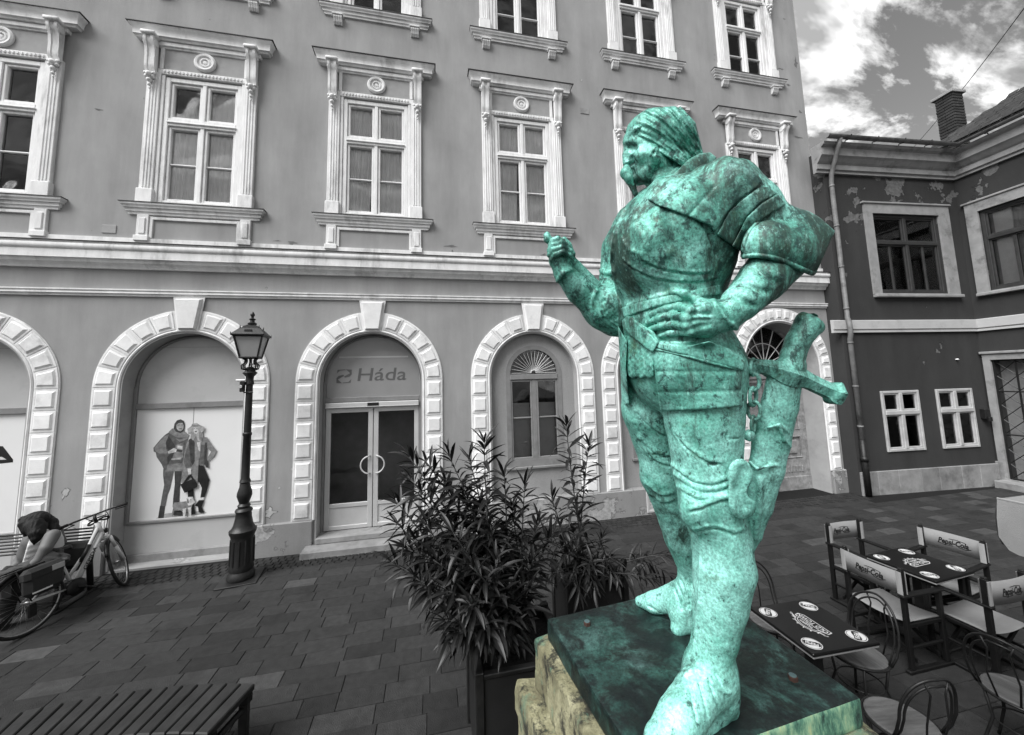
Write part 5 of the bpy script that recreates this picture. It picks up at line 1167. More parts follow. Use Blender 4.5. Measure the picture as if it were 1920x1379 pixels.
on([(1338, 563, 5, 0.0), (1352, 580, 5, -0.004), (1366, 602, 5, -0.004), (1380, 617, 5, 0.0)], 0.005)     # cuff of the sleeve
on([(1345, 562, 2.5, 0.0), (1359, 580, 2.5, -0.001), (1373, 602, 2.5, 0.0)], 0.004, 'd')
# ---- folds, seams and grooves of the hose and shoes
for f in [[(1190, 790), (1215, 835), (1250, 852)], [(1200, 820), (1226, 858), (1254, 868)], [(1262, 805), (1290, 838), (1326, 862), (1350, 864)],
          [(1262, 872), (1298, 898), (1335, 904), (1362, 896)], [(1266, 890), (1302, 914), (1340, 918), (1364, 910)], [(1272, 912), (1308, 932), (1345, 932), (1366, 924)],
          [(1212, 906), (1236, 924), (1258, 922)], [(1218, 924), (1240, 938), (1262, 936)], [(1195, 770), (1222, 800), (1246, 812)]]:
    on([(*p, 4, 0.006) for p in f], 0.016); on([(p[0]+1, p[1]+7, 2.2, -0.0005) for p in f], 0.006, 'd')
on([(1296, 954, 4.5, 0.0), (1325, 944, 5, 0.0), (1362, 930, 5, 0.0), (1388, 936, 4, 0.0)], 0.005)    # rim above the greave
on([(1293, 962, 2.4, -0.001), (1325, 952, 2.4, -0.001), (1362, 938, 2.4, -0.001), (1388, 944, 2.4, 0.0)], 0.003, 'd')
on([(1300, 992, 3, -0.001), (1340, 984, 3, -0.001), (1378, 996, 3, -0.001), (1402, 985, 3, 0.0)], 0.004); on([(1300, 1000, 2.2, -0.001), (1340, 992, 2.2, -0.001), (1376, 1004, 2.2, -0.001)], 0.003, 'd')
for q in range(4): on([(1288+q*17, 1268-q*4, 2, -0.0005), (1298+q*19, 1310-q*6, 2, -0.0005), (1306+q*22, 1358-q*10, 2, 0.0)], 0.003, 'd')
for q in range(5): on([(1262+q*7, 1100-q*6, 2.4, -0.001), (1272+q*7, 1124-q*4, 2.4, -0.001), (1278+q*5, 1142, 2, 0.0)], 0.004, 'd')
on([(1254, 1166, 2.5, 0.0), (1240, 1150, 2.5, 0.0), (1215, 1138, 2.5, 0.0)], 0.004, 'd')
on([(1310, 1000, 3, -0.001), (1313, 1060, 3, -0.001), (1311, 1130, 3, -0.001), (1300, 1210, 3, 0.0)], 0.006)
on([(1284, 1268, 4, 0.0), (1296, 1258, 4, -0.001), (1320, 1262, 4, -0.001), (1345, 1290, 3.5, 0.0), (1370, 1300, 3, 0.0)], 0.006)
on([(1358, 1212, 7, 0.004)], 0.012)
on([(1364, 812, 2, -0.001), (1364, 824, 2, -0.001), (1386, 822, 2, -0.001)], 0.003, 'd')
# ---- breastplate seams, ridges
for dy, op in ((0, 'u'), (6, 'd')):
    r_ = 2.4 if op == 'u' else 1.8; sk = -0.0005 if op == 'u' else -0.001
    on([(1168, 484+dy, r_, sk), (1190, 502+dy, r_, sk), (1235, 520+dy, r_, sk), (1300, 526+dy, r_, sk), (1344, 520+dy, r_, sk)], 0.004, op)
    on([(1204, 474+dy, r_, sk), (1212, 488+dy, r_, sk), (1245, 502+dy, r_, sk), (1300, 510+dy, r_, sk), (1330, 508+dy, r_, sk)], 0.004, op)
on([(1166, 446, 3, 0.0), (1180, 468, 3, 0.0), (1204, 476, 3, 0.0)], 0.005)
on([(1196, 425, 9, 0.010), (1212, 455, 9, 0.010), (1206, 478, 5, 0.008)], 0.03)
on([(1232, 400, 10, 0.010), (1236, 440, 11, 0.010), (1250, 470, 7, 0.008)], 0.03)
on([(1170, 396, 5, 0.0), (1156, 440, 6, 0.0), (1150, 490, 6, 0.0), (1160, 540, 5, 0.0)], 0.012)
on([(1176, 574, 3, 0.0), (1220, 560, 3, 0.0), (1262, 550, 3, 0.0)], 0.008)
on([(1300, 395, 3, -0.001), (1330, 440, 3, -0.001), (1344, 480, 3, -0.001)], 0.01, 'd')
# sleeve wrinkles
for q in ((1420, 505, 1455, 530), (1398, 535, 1440, 548), (1380, 556, 1415, 575)): on([(q[0], q[1], 3, 0.0), ((q[0]+q[2])/2-4, (q[1]+q[3])/2, 3, 0.0), (q[2], q[3], 2.4, 0.0)], 0.018, 'd')
body_d = v.d.copy()
# hammered unevenness
gx, gy, gz = np.meshgrid(*[a.astype(np.float32) for a in v.ax], indexing='ij', sparse=True)
body_d += (0.0014*np.sin(31*gx+9*gy+3*np.sin(17*gz))*np.sin(27*gy+11*gz+2*np.sin(23*gx))+0.0010*np.sin(71*gx+33*gz)*np.sin(63*gy+29*gx)).astype(np.float32)
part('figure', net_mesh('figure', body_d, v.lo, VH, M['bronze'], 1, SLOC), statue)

# ---- pieces laid over the body: the body's own surface, offset and cut out by an outline
PXg = CCX+CAMF*gx/gz; PYg = CCY-CAMF*gy/gz
def overlay(name, poly, thick, depth, d=None, disp=None, inner=0.004, rnd=0.006, mat='bronze', relax=1, sharp=0.0):
    """shell of the body surface between -inner and +thick, inside the outline poly, nearer than depth (near, far)"""
    d = v.d if d is None else d
    xs = [p[0] for p in poly]; ys = [p[1] for p in poly]
    a = np.array([min(L3(x, y, z)[0] for x in (min(xs), max(xs)) for y in (min(ys),) for z in depth), min(L3(x, y, z)[1] for x in (min(xs),) for y in (max(ys), min(ys)) for z in depth), depth[0]])
    b = np.array([max(L3(x, y, z)[0] for x in (min(xs), max(xs)) for y in (min(ys),) for z in depth), max(L3(x, y, z)[1] for x in (min(xs),) for y in (max(ys), min(ys)) for z in depth), depth[1]])
    sl, X, Y, Z = v.win(a, b, 0.02)
    bd = d[sl]; px = CCX+CAMF*X/Z+0*Y; py = CCY-CAMF*Y/Z+0*X
    P = poly_dist(poly, px, py)*(Z/CAMF)
    zc = np.maximum(Z-depth[1], depth[0]-Z)+0*P
    t = bd-thick
    if disp is not None: t = t-disp(px, py, Z)
    q = np.maximum(P, zc)
    h = np.maximum(rnd-np.abs(t-q), 0)/rnd; e = np.maximum(t, q)+h*h*rnd*0.25
    e = np.maximum(e, -(bd+inner))
    e = np.pad(e, 2, constant_values=0.3)
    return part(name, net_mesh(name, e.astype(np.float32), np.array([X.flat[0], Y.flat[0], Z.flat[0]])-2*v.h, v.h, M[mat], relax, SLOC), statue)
# hair
hv = Vol(v.lo, hi, VH)
hv.ell(1236, 263, 1.87, 52, 53, 0.135, -0.25, 0.03)
hv.ell(1212, 256, 1.87, 38, 42, 0.118, 0.1, 0.03)
hv.chain([(1226, 258, 1.87, 40), (1258, 264, 1.86, 46), (1283, 286, 1.84, 28), (1300, 304, 1.82, 20)], 0.04, 1.3)
hv.chain([(1245, 290, 1.80, 22), (1274, 304, 1.77, 15), (1288, 320, 1.76, 10)], 0.03)
def strands(px, py, Z):
    th = np.arctan2(py-350, px-1365); rr = np.hypot(px-1365, py-350)
    w = np.clip((px-1186)/26, 0, 1)*np.clip((205+0.0*py+0.9*(px-1160)-0.0*py)/40, 0, 1)
    return w*(0.0036*np.sin(th*100+4.5*np.sin(rr*0.030)+26*Z)+0.0014*np.sin(th*140+rr*0.05-40*Z)+0.0022*np.sin(th*47+rr*0.06))
HB = hv.d.copy()
hair_poly = [(1172, 252), (1176, 236), (1190, 220), (1215, 203), (1275, 198), (1304, 230), (1322, 300), (1306, 330), (1274, 309), (1254, 297), (1236, 285), (1221, 270), (1206, 261), (1190, 256)]
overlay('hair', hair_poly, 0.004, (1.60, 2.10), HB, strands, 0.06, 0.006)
# shoulder plate with its rim
sp = [(1214, 374), (1225, 352), (1262, 318), (1300, 293), (1345, 287), (1400, 300), (1430, 340), (1420, 352), (1390, 372), (1366, 396), (1340, 437), (1332, 424), (1296, 409), (1262, 396), (1235, 386)]
def grooves(px, py, Z):
    e = 0
    for (x0, y0, x1, y1) in ((1245, 384, 1300, 330), (1290, 406, 1338, 352)):
        t = np.clip(((px-x0)*(x1-x0)+(py-y0)*(y1-y0))/((x1-x0)**2+(y1-y0)**2), 0, 1)
        e = e-0.005*np.exp(-((px-x0-t*(x1-x0))**2+(py-y0-t*(y1-y0))**2)/8)
    return e
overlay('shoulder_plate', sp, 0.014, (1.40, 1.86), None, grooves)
for pl, th in (([(1368, 396), (1392, 374), (1422, 352), (1440, 350), (1456, 364), (1428, 380), (1402, 404), (1384, 436), (1374, 462), (1344, 440)], 0.010),
               ([(1381, 445), (1400, 408), (1428, 382), (1458, 364), (1474, 384), (1450, 398), (1420, 420), (1402, 446), (1394, 474), (1372, 462)], 0.016)):
    overlay('arm_lame', pl, th, (1.35, 1.75), None, None, 0.004, 0.003)
# collar
cv = Vol(v.lo, hi, VH)
cv.chain([(1262, 345, 1.66, 26), (1300, 318, 1.72, 24), (1325, 312, 1.80, 26)], 0.02)
cv.d = cv.d
overlay('collar', [(1268, 322), (1290, 300), (1312, 288), (1332, 286), (1344, 296), (1330, 318), (1290, 335), (1262, 350), (1245, 358), (1240, 350)], 0.004, (1.5, 1.95), np.minimum(cv.d, v.d), None, 0.02)
# elbow guard: hollow flaring cup
ev = Vol(v.lo, hi, VH)
ev.chain([(1430, 446, 1.55, 44), (1476, 447, 1.54, 50), (1510, 454, 1.53, 45), (1546, 441, 1.53, 16)], 0.02)
ev.chain([(1432, 470, 1.52, 56), (1468, 478, 1.51, 54), (1502, 488, 1.51, 36)], 0.03)
overlay('elbow_guard', [(1388, 482), (1391, 452), (1402, 432), (1440, 406), (1466, 390), (1500, 388), (1522, 394), (1566, 434), (1560, 446), (1529, 516), (1505, 507), (1470, 491), (1430, 480), (1396, 484)], 0.004, (1.25, 1.80), ev.d, None, 0.2)
rv = MB(); pts = [(x, y, (hit(x, y-3, ev.d) or 1.5)-0.004) for x, y in ((1392, 482), (1412, 479), (1430, 480), (1450, 484), (1472, 491), (1492, 500), (1508, 507), (1524, 513))]
def wpath(P, n=6): return [at(*p)-Vector(SLOC) for p in smooth_path(P, n)]
rv.tube(wpath(pts, 3), 0.010, 8); rv.build('guard_rim', M['bronze'], statue, True)
rv = MB(); pts = [(x, y, (hit(x, y, ev.d) or 1.5)-0.002) for x, y in ((1393, 474), (1396, 454), (1406, 434), (1424, 416), (1444, 404), (1462, 395), (1471, 391))]
rv.tube(wpath(pts, 3), 0.009, 8); rv.build('guard_rim', M['bronze'], statue, True)
# shoulder-plate rim roll
rv = MB()
# tassets (hip plates), mail skirt, belts
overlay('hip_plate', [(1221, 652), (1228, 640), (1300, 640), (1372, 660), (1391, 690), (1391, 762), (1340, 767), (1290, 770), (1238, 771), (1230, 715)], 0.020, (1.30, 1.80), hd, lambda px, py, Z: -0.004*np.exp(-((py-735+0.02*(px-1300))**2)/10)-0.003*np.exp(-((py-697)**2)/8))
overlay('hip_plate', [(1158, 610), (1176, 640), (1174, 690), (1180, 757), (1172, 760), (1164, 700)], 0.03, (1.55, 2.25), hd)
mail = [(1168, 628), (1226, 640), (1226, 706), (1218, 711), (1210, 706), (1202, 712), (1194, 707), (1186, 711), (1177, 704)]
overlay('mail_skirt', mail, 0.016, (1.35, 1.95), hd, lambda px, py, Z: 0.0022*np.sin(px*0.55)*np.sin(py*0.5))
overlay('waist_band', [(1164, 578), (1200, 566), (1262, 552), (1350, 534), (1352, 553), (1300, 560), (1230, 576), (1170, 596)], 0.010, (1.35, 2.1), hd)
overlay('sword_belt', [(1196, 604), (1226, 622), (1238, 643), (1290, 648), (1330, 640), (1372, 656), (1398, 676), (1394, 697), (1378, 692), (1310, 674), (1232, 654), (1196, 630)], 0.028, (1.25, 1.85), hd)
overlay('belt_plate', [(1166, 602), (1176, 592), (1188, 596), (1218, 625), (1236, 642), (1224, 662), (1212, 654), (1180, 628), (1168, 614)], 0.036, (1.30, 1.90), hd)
rv = MB(); rv.tube(wpath([(1228, 655, hit(1228, 655, hd)-0.030), (1290, 669, hit(1290, 669, hd)-0.028), (1345, 684, hit(1345, 684, hd)-0.028), (1384, 693, hit(1384, 693, hd)-0.026)]), 0.006, 6); rv.build('belt_edge', M['bronze'], statue, True)
rv = MB(); P_ = [(1366, 664, hit(1366, 668, hd)-0.022), (1392, 676, 1.50), (1412, 684, 1.535), (1428, 690, 1.55)]; Q_ = [(1364, 690, hit(1364, 688, hd)-0.022), (1392, 697, 1.50), (1410, 700, 1.535), (1426, 702, 1.55)]
a_ = [at(*p)-Vector(SLOC) for p in P_]; c_ = [at(*p)-Vector(SLOC) for p in Q_]; o_ = Vector(AF)*0.012
rv.add(a_+c_+[p+o_ for p in a_]+[p+o_ for p in c_], [(k, k+1, 5+k, 4+k) for k in range(3)]+[(8+k, 12+k, 13+k, 9+k) for k in range(3)]+[(k, 8+k, 9+k, k+1) for k in range(3)]+[(4+k, 5+k, 13+k, 12+k) for k in range(3)]); rv.build('belt_strap', M['bronze'], statue)
# ---- sword: grip, cross guard, scabbard
def solid(name, build, box, mat='bronze', h=0.005, relax=1):
    w = Vol(box[0], box[1], h); build(w)
    return part(name, net_mesh(name, np.pad(w.d, 2, constant_values=0.3), w.lo-2*h, h, M[mat], relax, SLOC), statue)
def bx(x0, y0, x1, y1, d0, d1):
    c = np.array([L3(x, y, z) for x in (x0, x1) for y in (y0, y1) for z in (d0, d1)]); return c.min(0), c.max(0)
def grip(w):
    w.chain([(1481, 694, 1.56, 19), (1486, 668, 1.56, 20), (1496, 640, 1.555, 20), (1514, 612, 1.55, 23)], 0.01)
    w.ell(1519, 606, 1.548, 27, 19, 0.042, -0.62, 0.012)
    w.chain([(1478, 690, 1.56, 23), (1484, 686, 1.56, 23)], 0.004)
    w.ell(1528, 599, 1.545, 24, 7, 0.036, -0.62, 0.006, 'd')
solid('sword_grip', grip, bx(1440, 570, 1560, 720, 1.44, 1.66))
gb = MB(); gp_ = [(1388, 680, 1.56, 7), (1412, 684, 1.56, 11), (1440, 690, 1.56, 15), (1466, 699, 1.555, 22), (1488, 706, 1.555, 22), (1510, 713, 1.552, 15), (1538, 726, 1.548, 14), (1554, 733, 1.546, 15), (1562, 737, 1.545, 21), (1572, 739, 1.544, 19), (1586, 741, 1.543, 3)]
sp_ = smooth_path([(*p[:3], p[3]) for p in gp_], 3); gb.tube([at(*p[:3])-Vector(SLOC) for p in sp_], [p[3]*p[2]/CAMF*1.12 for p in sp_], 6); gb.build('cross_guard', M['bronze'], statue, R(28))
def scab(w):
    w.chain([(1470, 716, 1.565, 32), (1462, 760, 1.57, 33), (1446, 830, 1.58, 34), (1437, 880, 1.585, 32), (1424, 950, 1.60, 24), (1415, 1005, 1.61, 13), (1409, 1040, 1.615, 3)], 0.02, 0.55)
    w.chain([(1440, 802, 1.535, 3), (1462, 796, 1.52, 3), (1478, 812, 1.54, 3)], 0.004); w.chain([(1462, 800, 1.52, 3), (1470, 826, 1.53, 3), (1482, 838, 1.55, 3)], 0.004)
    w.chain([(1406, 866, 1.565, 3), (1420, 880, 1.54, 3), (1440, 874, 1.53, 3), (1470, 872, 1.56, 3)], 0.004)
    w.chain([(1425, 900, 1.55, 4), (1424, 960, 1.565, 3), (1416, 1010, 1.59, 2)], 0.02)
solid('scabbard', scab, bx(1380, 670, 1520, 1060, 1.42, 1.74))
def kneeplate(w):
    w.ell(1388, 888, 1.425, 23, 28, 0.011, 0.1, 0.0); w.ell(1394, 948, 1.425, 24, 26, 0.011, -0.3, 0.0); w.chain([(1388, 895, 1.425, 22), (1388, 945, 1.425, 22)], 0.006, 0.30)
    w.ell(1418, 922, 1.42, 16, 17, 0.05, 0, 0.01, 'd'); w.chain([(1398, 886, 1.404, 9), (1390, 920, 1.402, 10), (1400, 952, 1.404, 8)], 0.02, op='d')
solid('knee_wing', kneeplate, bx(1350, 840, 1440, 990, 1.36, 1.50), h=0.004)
# baton
rv = MB(); a = at(1026, 446, 1.86)-Vector(SLOC); b = at(1118, 540, 1.90)-Vector(SLOC); c = at(1052, 472, 1.87)-Vector(SLOC)
rv.tube([a, c], [0.019, 0.024], 8); rv.tube([c, b], [0.030, 0.034], 8)
rv.lathe([(0.004, -0.03), (0.016, -0.02), (0.020, 0), (0.016, 0.02), (0.004, 0.03)], a, 10); rv.build('baton', M['bronze'], statue, R(50))
# chain
def ring(c, rx, ry, r, ax1, ax2, n=20):
    return [Vector(c)+Vector(ax1)*rx*math.cos(2*math.pi*k/n)+Vector(ax2)*ry*math.sin(2*math.pi*k/n) for k in range(n)]
dch = 1.535
for i, (px, py, rx, ry, edge) in enumerate([(1412, 689, 15, 15, 0), (1412, 716, 9, 16, 1), (1412, 744, 17, 17, 0), (1414, 770, 9, 17, 1), (1412, 795, 8, 14, 0)]):
    k = dch/CAMF; ax1 = Vector(AR)*0.75+Vector(AF)*0.66 if not edge else Vector(AR)*0.8-Vector(AF)*0.6
    rv = MB(); rv.tube(ring(at(px, py, dch)-Vector(SLOC), rx*k*1.12, ry*k, 0, ax1, AU), 0.0075, 8, closed=True)
    rv.build('chain_link', M['bronze'], statue, True)
rv = MB(); rv.lathe([(0.003, -0.024), (0.016, -0.018), (0.024, 0), (0.016, 0.018), (0.003, 0.024)], at(1405, 817, dch)-Vector(SLOC), 12); rv.build('chain_ball', M['bronze'], statue, True)
# rust-topped bolts and base plate
S1, S2, S3, S4 = Vector((0.636, 2.167, 0)), Vector((1.691, 2.258, 0)), Vector((1.738, 1.358, 0)), Vector((0.715, 1.290, 0))
def plate_mesh(name, corners, z0, z1, nseg, amp, mat, bev=0.012, loc=(0, 0, 0), seed=1):
    rng = random.Random(seed); bm = bmesh.new()
    b = [bm.verts.new((c.x-loc[0], c.y-loc[1], z0-loc[2])) for c in corners]; t = [bm.verts.new((c.x-loc[0], c.y-loc[1], z1-loc[2])) for c in corners]
    bm.faces.new(b[::-1]); bm.faces.new(t)
    for i in range(4): bm.faces.new((b[i], b[(i+1) % 4], t[(i+1) % 4], t[i]))
    bmesh.ops.recalc_face_normals(bm, faces=bm.faces)
    bmesh.ops.bevel(bm, geom=bm.edges[:], offset=bev, segments=2, affect='EDGES', profile=0.6)
    bmesh.ops.triangulate(bm, faces=[f for f in bm.faces if len(f.verts) > 4])
    bmesh.ops.subdivide_edges(bm, edges=[e for e in bm.edges if e.calc_length() > 0.08], cuts=nseg, use_grid_fill=True)
    from mathutils import noise
    for vv in bm.verts:
        p = vv.co*5+Vector((seed*3.1, 0, 0)); n = Vector((noise.noise(p), noise.noise(p+Vector((9, 2, 4))), noise.noise(p+Vector((3, 8, 1)))))
        q = vv.co*19; n += 0.4*Vector((noise.noise(q), noise.noise(q+Vector((9, 2, 4))), noise.noise(q+Vector((3, 8, 1)))))
        vv.co += n*amp
    me = bpy.data.meshes.new(name); bm.to_mesh(me); bm.free(); me.materials.append(mat)
    me.polygons.foreach_set('use_smooth', [True]*len(me.polygons)); me.set_sharp_from_angle(angle=R(35)); return me
M['bronze_edge'] = rough_edge('lichened bronze edge')
bp_me = (plate_mesh('base_plate', [S1, S2, S3, S4][::-1], ZP-0.115, ZP, 7, 0.004, M['bronze_dark'], 0.014, SLOC))
bp_me.materials.append(M['bronze_edge'])
for p_ in bp_me.polygons:
    if p_.normal.y < -0.5 and abs(p_.normal.z) < 0.6: p_.material_index = 1
part('base_plate', bp_me, statue)
M['rust'] = bpy.data.materials.new('rusty steel'); _, N, L, P = nodes(M['rust']); P.inputs['Base Color'].default_value = (0.035, 0.014, 0.009, 1); P.inputs['Roughness'].default_value = 0.8
M['bolt'] = bpy.data.materials.new('worn bolt head'); _, N, L, P = nodes(M['bolt']); P.inputs['Base Color'].default_value = (0.08, 0.13, 0.135, 1); P.inputs['Roughness'].default_value = 0.6; P.inputs['Metallic'].default_value = 0.4
def rust_stain(cx, cy, seed):
    rng = random.Random(seed); b = MB(); n = 22; pts = []
    for k in range(n):
        w = 2*math.pi*k/n; r = 0.035*(1+0.5*rng.random()); ex = 1+0.9*max(0, math.cos(w-0.2))
        pts.append((cx+r*ex*math.cos(w), cy+r*0.8*math.sin(w), ZP+0.004))
    b.add(pts, [list(range(n))]); return b
M['rust_run'] = bpy.data.materials.new('rust run on bronze'); nt, N, L, P = nodes(M['rust_run'])
tc = N.new('ShaderNodeTexCoord'); n_ = N.new('ShaderNodeTexNoise'); n_.inputs['Scale'].default_value = 30; n_.inputs['Detail'].default_value = 8; L.new(tc.outputs['Object'], n_.inputs[0])
r_ = ramp(N, [(0.35, (0.02, 0.05, 0.045)), (0.65, (0.07, 0.035, 0.02))]); L.new(n_.outputs[0], r_.inputs[0]); L.new(r_.outputs[0], P.inputs['Base Color'])
for (px, py) in ((1101, 1172), (1487, 1275)):
    p = on_z(px, py, ZP)
    b = MB(); b.lathe([(0.019, -0.002), (0.019, 0.016), (0.017, 0.018)], (0, 0, 0), 6); b.mat(1).lathe([(0.015, 0.018), (0.015, 0.020), (0.012, 0.021)], (0, 0, 0), 12)
    o = b.build('bolt', [M['rust'], M['bolt']], statue, False, p-Vector(SLOC))
# ---------------------------------------------------------------- stone plinth under the statue
def rough_stone(name, tone):
    m = bpy.data.materials.new(name); nt, N, L, P = nodes(m); tc = N.new('ShaderNodeTexCoord')
    def noise(sc, det, st=(1, 1, 1), off=(0, 0, 0)):
        mp = N.new('ShaderNodeMapping'); mp.inputs['Scale'].default_value = st; mp.inputs['Location'].default_value = off; L.new(tc.outputs['Object'], mp.inputs[0]); n = N.new('ShaderNodeTexNoise'); n.inputs['Scale'].default_value = sc; n.inputs['Detail'].default_value = det; n.inputs['Roughness'].default_value = 0.7; L.new(mp.outputs[0], n.inputs[0]); return n.outputs[0]
    r1 = ramp(N, [(0.30, (0.10, 0.085, 0.05)), (0.5, (0.25, 0.24, 0.14)), (0.7, (0.50, 0.48, 0.31))]); L.new(noise(6, 9, (1, 1, 0.4)), r1.inputs[0])
    r2 = ramp(N, [(0.49, 0.0), (0.58, 0.92)]); L.new(noise(9, 9, (1, 1, 0.5), (3, 3, 3)), r2.inputs[0])
    x = N.new('ShaderNodeMix'); x.data_type = 'RGBA'; L.new(r2.outputs[0], x.inputs[0]); L.new(r1.outputs[0], x.inputs[6]); x.inputs[7].default_value = (0.018, 0.019, 0.014, 1)
    r3 = ramp(N, [(0.56, 0.0), (0.66, tone)]); L.new(noise(4, 8, (1, 1, 0.5), (8, 1, 3)), r3.inputs[0])
    y_ = N.new('ShaderNodeMix'); y_.data_type = 'RGBA'; L.new(r3.outputs[0], y_.inputs[0]); L.new(x.outputs[2], y_.inputs[6]); y_.inputs[7].default_value = (0.10, 0.28, 0.20, 1)
    L.new(y_.outputs[2], P.inputs['Base Color']); P.inputs['Roughness'].default_value = 0.92
    b = N.new('ShaderNodeBump'); b.inputs['Strength'].default_value = 1.0; b.inputs['Distance'].default_value = 0.035; L.new(noise(38, 9), b.inputs['Height']); L.new(b.outputs[0], P.inputs['Normal']); return m
M['rough'] = rough_stone('lichened sandstone', 0.7)
PL = Vector((1.2, 1.75, 0))
pt = thing('stone_plinth', 'rough hewn yellowish stone plinth carrying the bronze statue', 'plinth', PL)
def grow(e, l=0.0): return [Vector((0.636-e-l, 2.167+e, 0)), Vector((1.691+e, 2.258+e, 0)), Vector((1.738+e, 1.358-e, 0)), Vector((0.715-e-l, 1.29-e, 0))]
z = ZP-0.115
for k, (h, e, l) in enumerate(((0.27, 0.045, 0.02), (0.36, 0.13, 0.03), (0.36, 0.10, 0.05), (0.36, 0.16, 0.03))):
    P4 = grow(e, l); me = plate_mesh('stone_block', [P4[0], P4[1], P4[2], P4[3]][::-1], z-h+0.004, z-0.003, 12, 0.026, M['rough'], 0.02, PL, 3+k); part('stone_block', me, pt); z -= h
# ---------------------------------------------------------------- café tables
M['black_top'] = grey('black laminate', 0.004, 0.2, 6, 0.30, 0.03, 150, spec=0.4)
M['print_white'] = grey('white print', 0.52, 0.05, 8, 0.45, 0)
M['print_black'] = grey('black print', 0.010, 0.1, 8, 0.45, 0)
M['print_grey'] = grey('grey print', 0.25, 0.1, 8, 0.45, 0)
M['canvas'] = grey('pale canvas', 0.20, 0.10, 5, 0.9, 0.35, 260, stain=0.12)
M['seam'] = grey('paler canvas hem', 0.27, 0.08, 6, 0.9, 0.3, 260)
M['chair_wood'] = grey('black stained wood', 0.005, 0.4, 9, 0.5, 0.25, 40)
M['wire'] = grey('dark grey wire', 0.024, 0.3, 15, 0.4, 0.05, 60, metal=0.5)
M['seat_wood'] = grey('worn grey seat board', 0.085, 0.40, 3, 0.7, 0.3, 30, stain=0.4, stretch=(1, 7, 1))
def ell(cx, cy, rx, ry, z, n=28): return [(cx+rx*math.cos(2*math.pi*k/n), cy+ry*math.sin(2*math.pi*k/n), z) for k in range(n)]
def wave_band(cx, cy, rx, ry, z, n=12):    # wavy dark band across a badge
    t_ = [(cx-rx+2*rx*k/n) for k in range(n+1)]; f = lambda x, s: max(-1, min(1, s))*ry*math.sqrt(max(0.0, 1-((x-cx)/rx)**2))
    up = [(x, cy+min(0.40*ry+0.10*ry*math.sin(3.1*(x-cx)/rx), ry*math.sqrt(max(0, 1-((x-cx)/rx)**2))), z) for x in t_]; dn = [(x, cy-min(0.40*ry-0.10*ry*math.sin(3.1*(x-cx)/rx), ry*math.sqrt(max(0, 1-((x-cx)/rx)**2))), z) for x in t_]
    return up+dn[::-1]
TXT = {}
def lettering(txt, size, mat, parent, loc, rz=0.0, shear=0.0, bold=0.0, sx=1.0, rot=None, key=None):
    k = (txt, size, shear, bold, mat.name)
    if k not in TXT: me = text_mesh(txt, size, shear, bold); me.materials.append(mat); TXT[k] = me
    o = part('lettering', TXT[k], parent, loc, rot or (0, 0, rz)); o.scale = (sx, 1, 1); return o
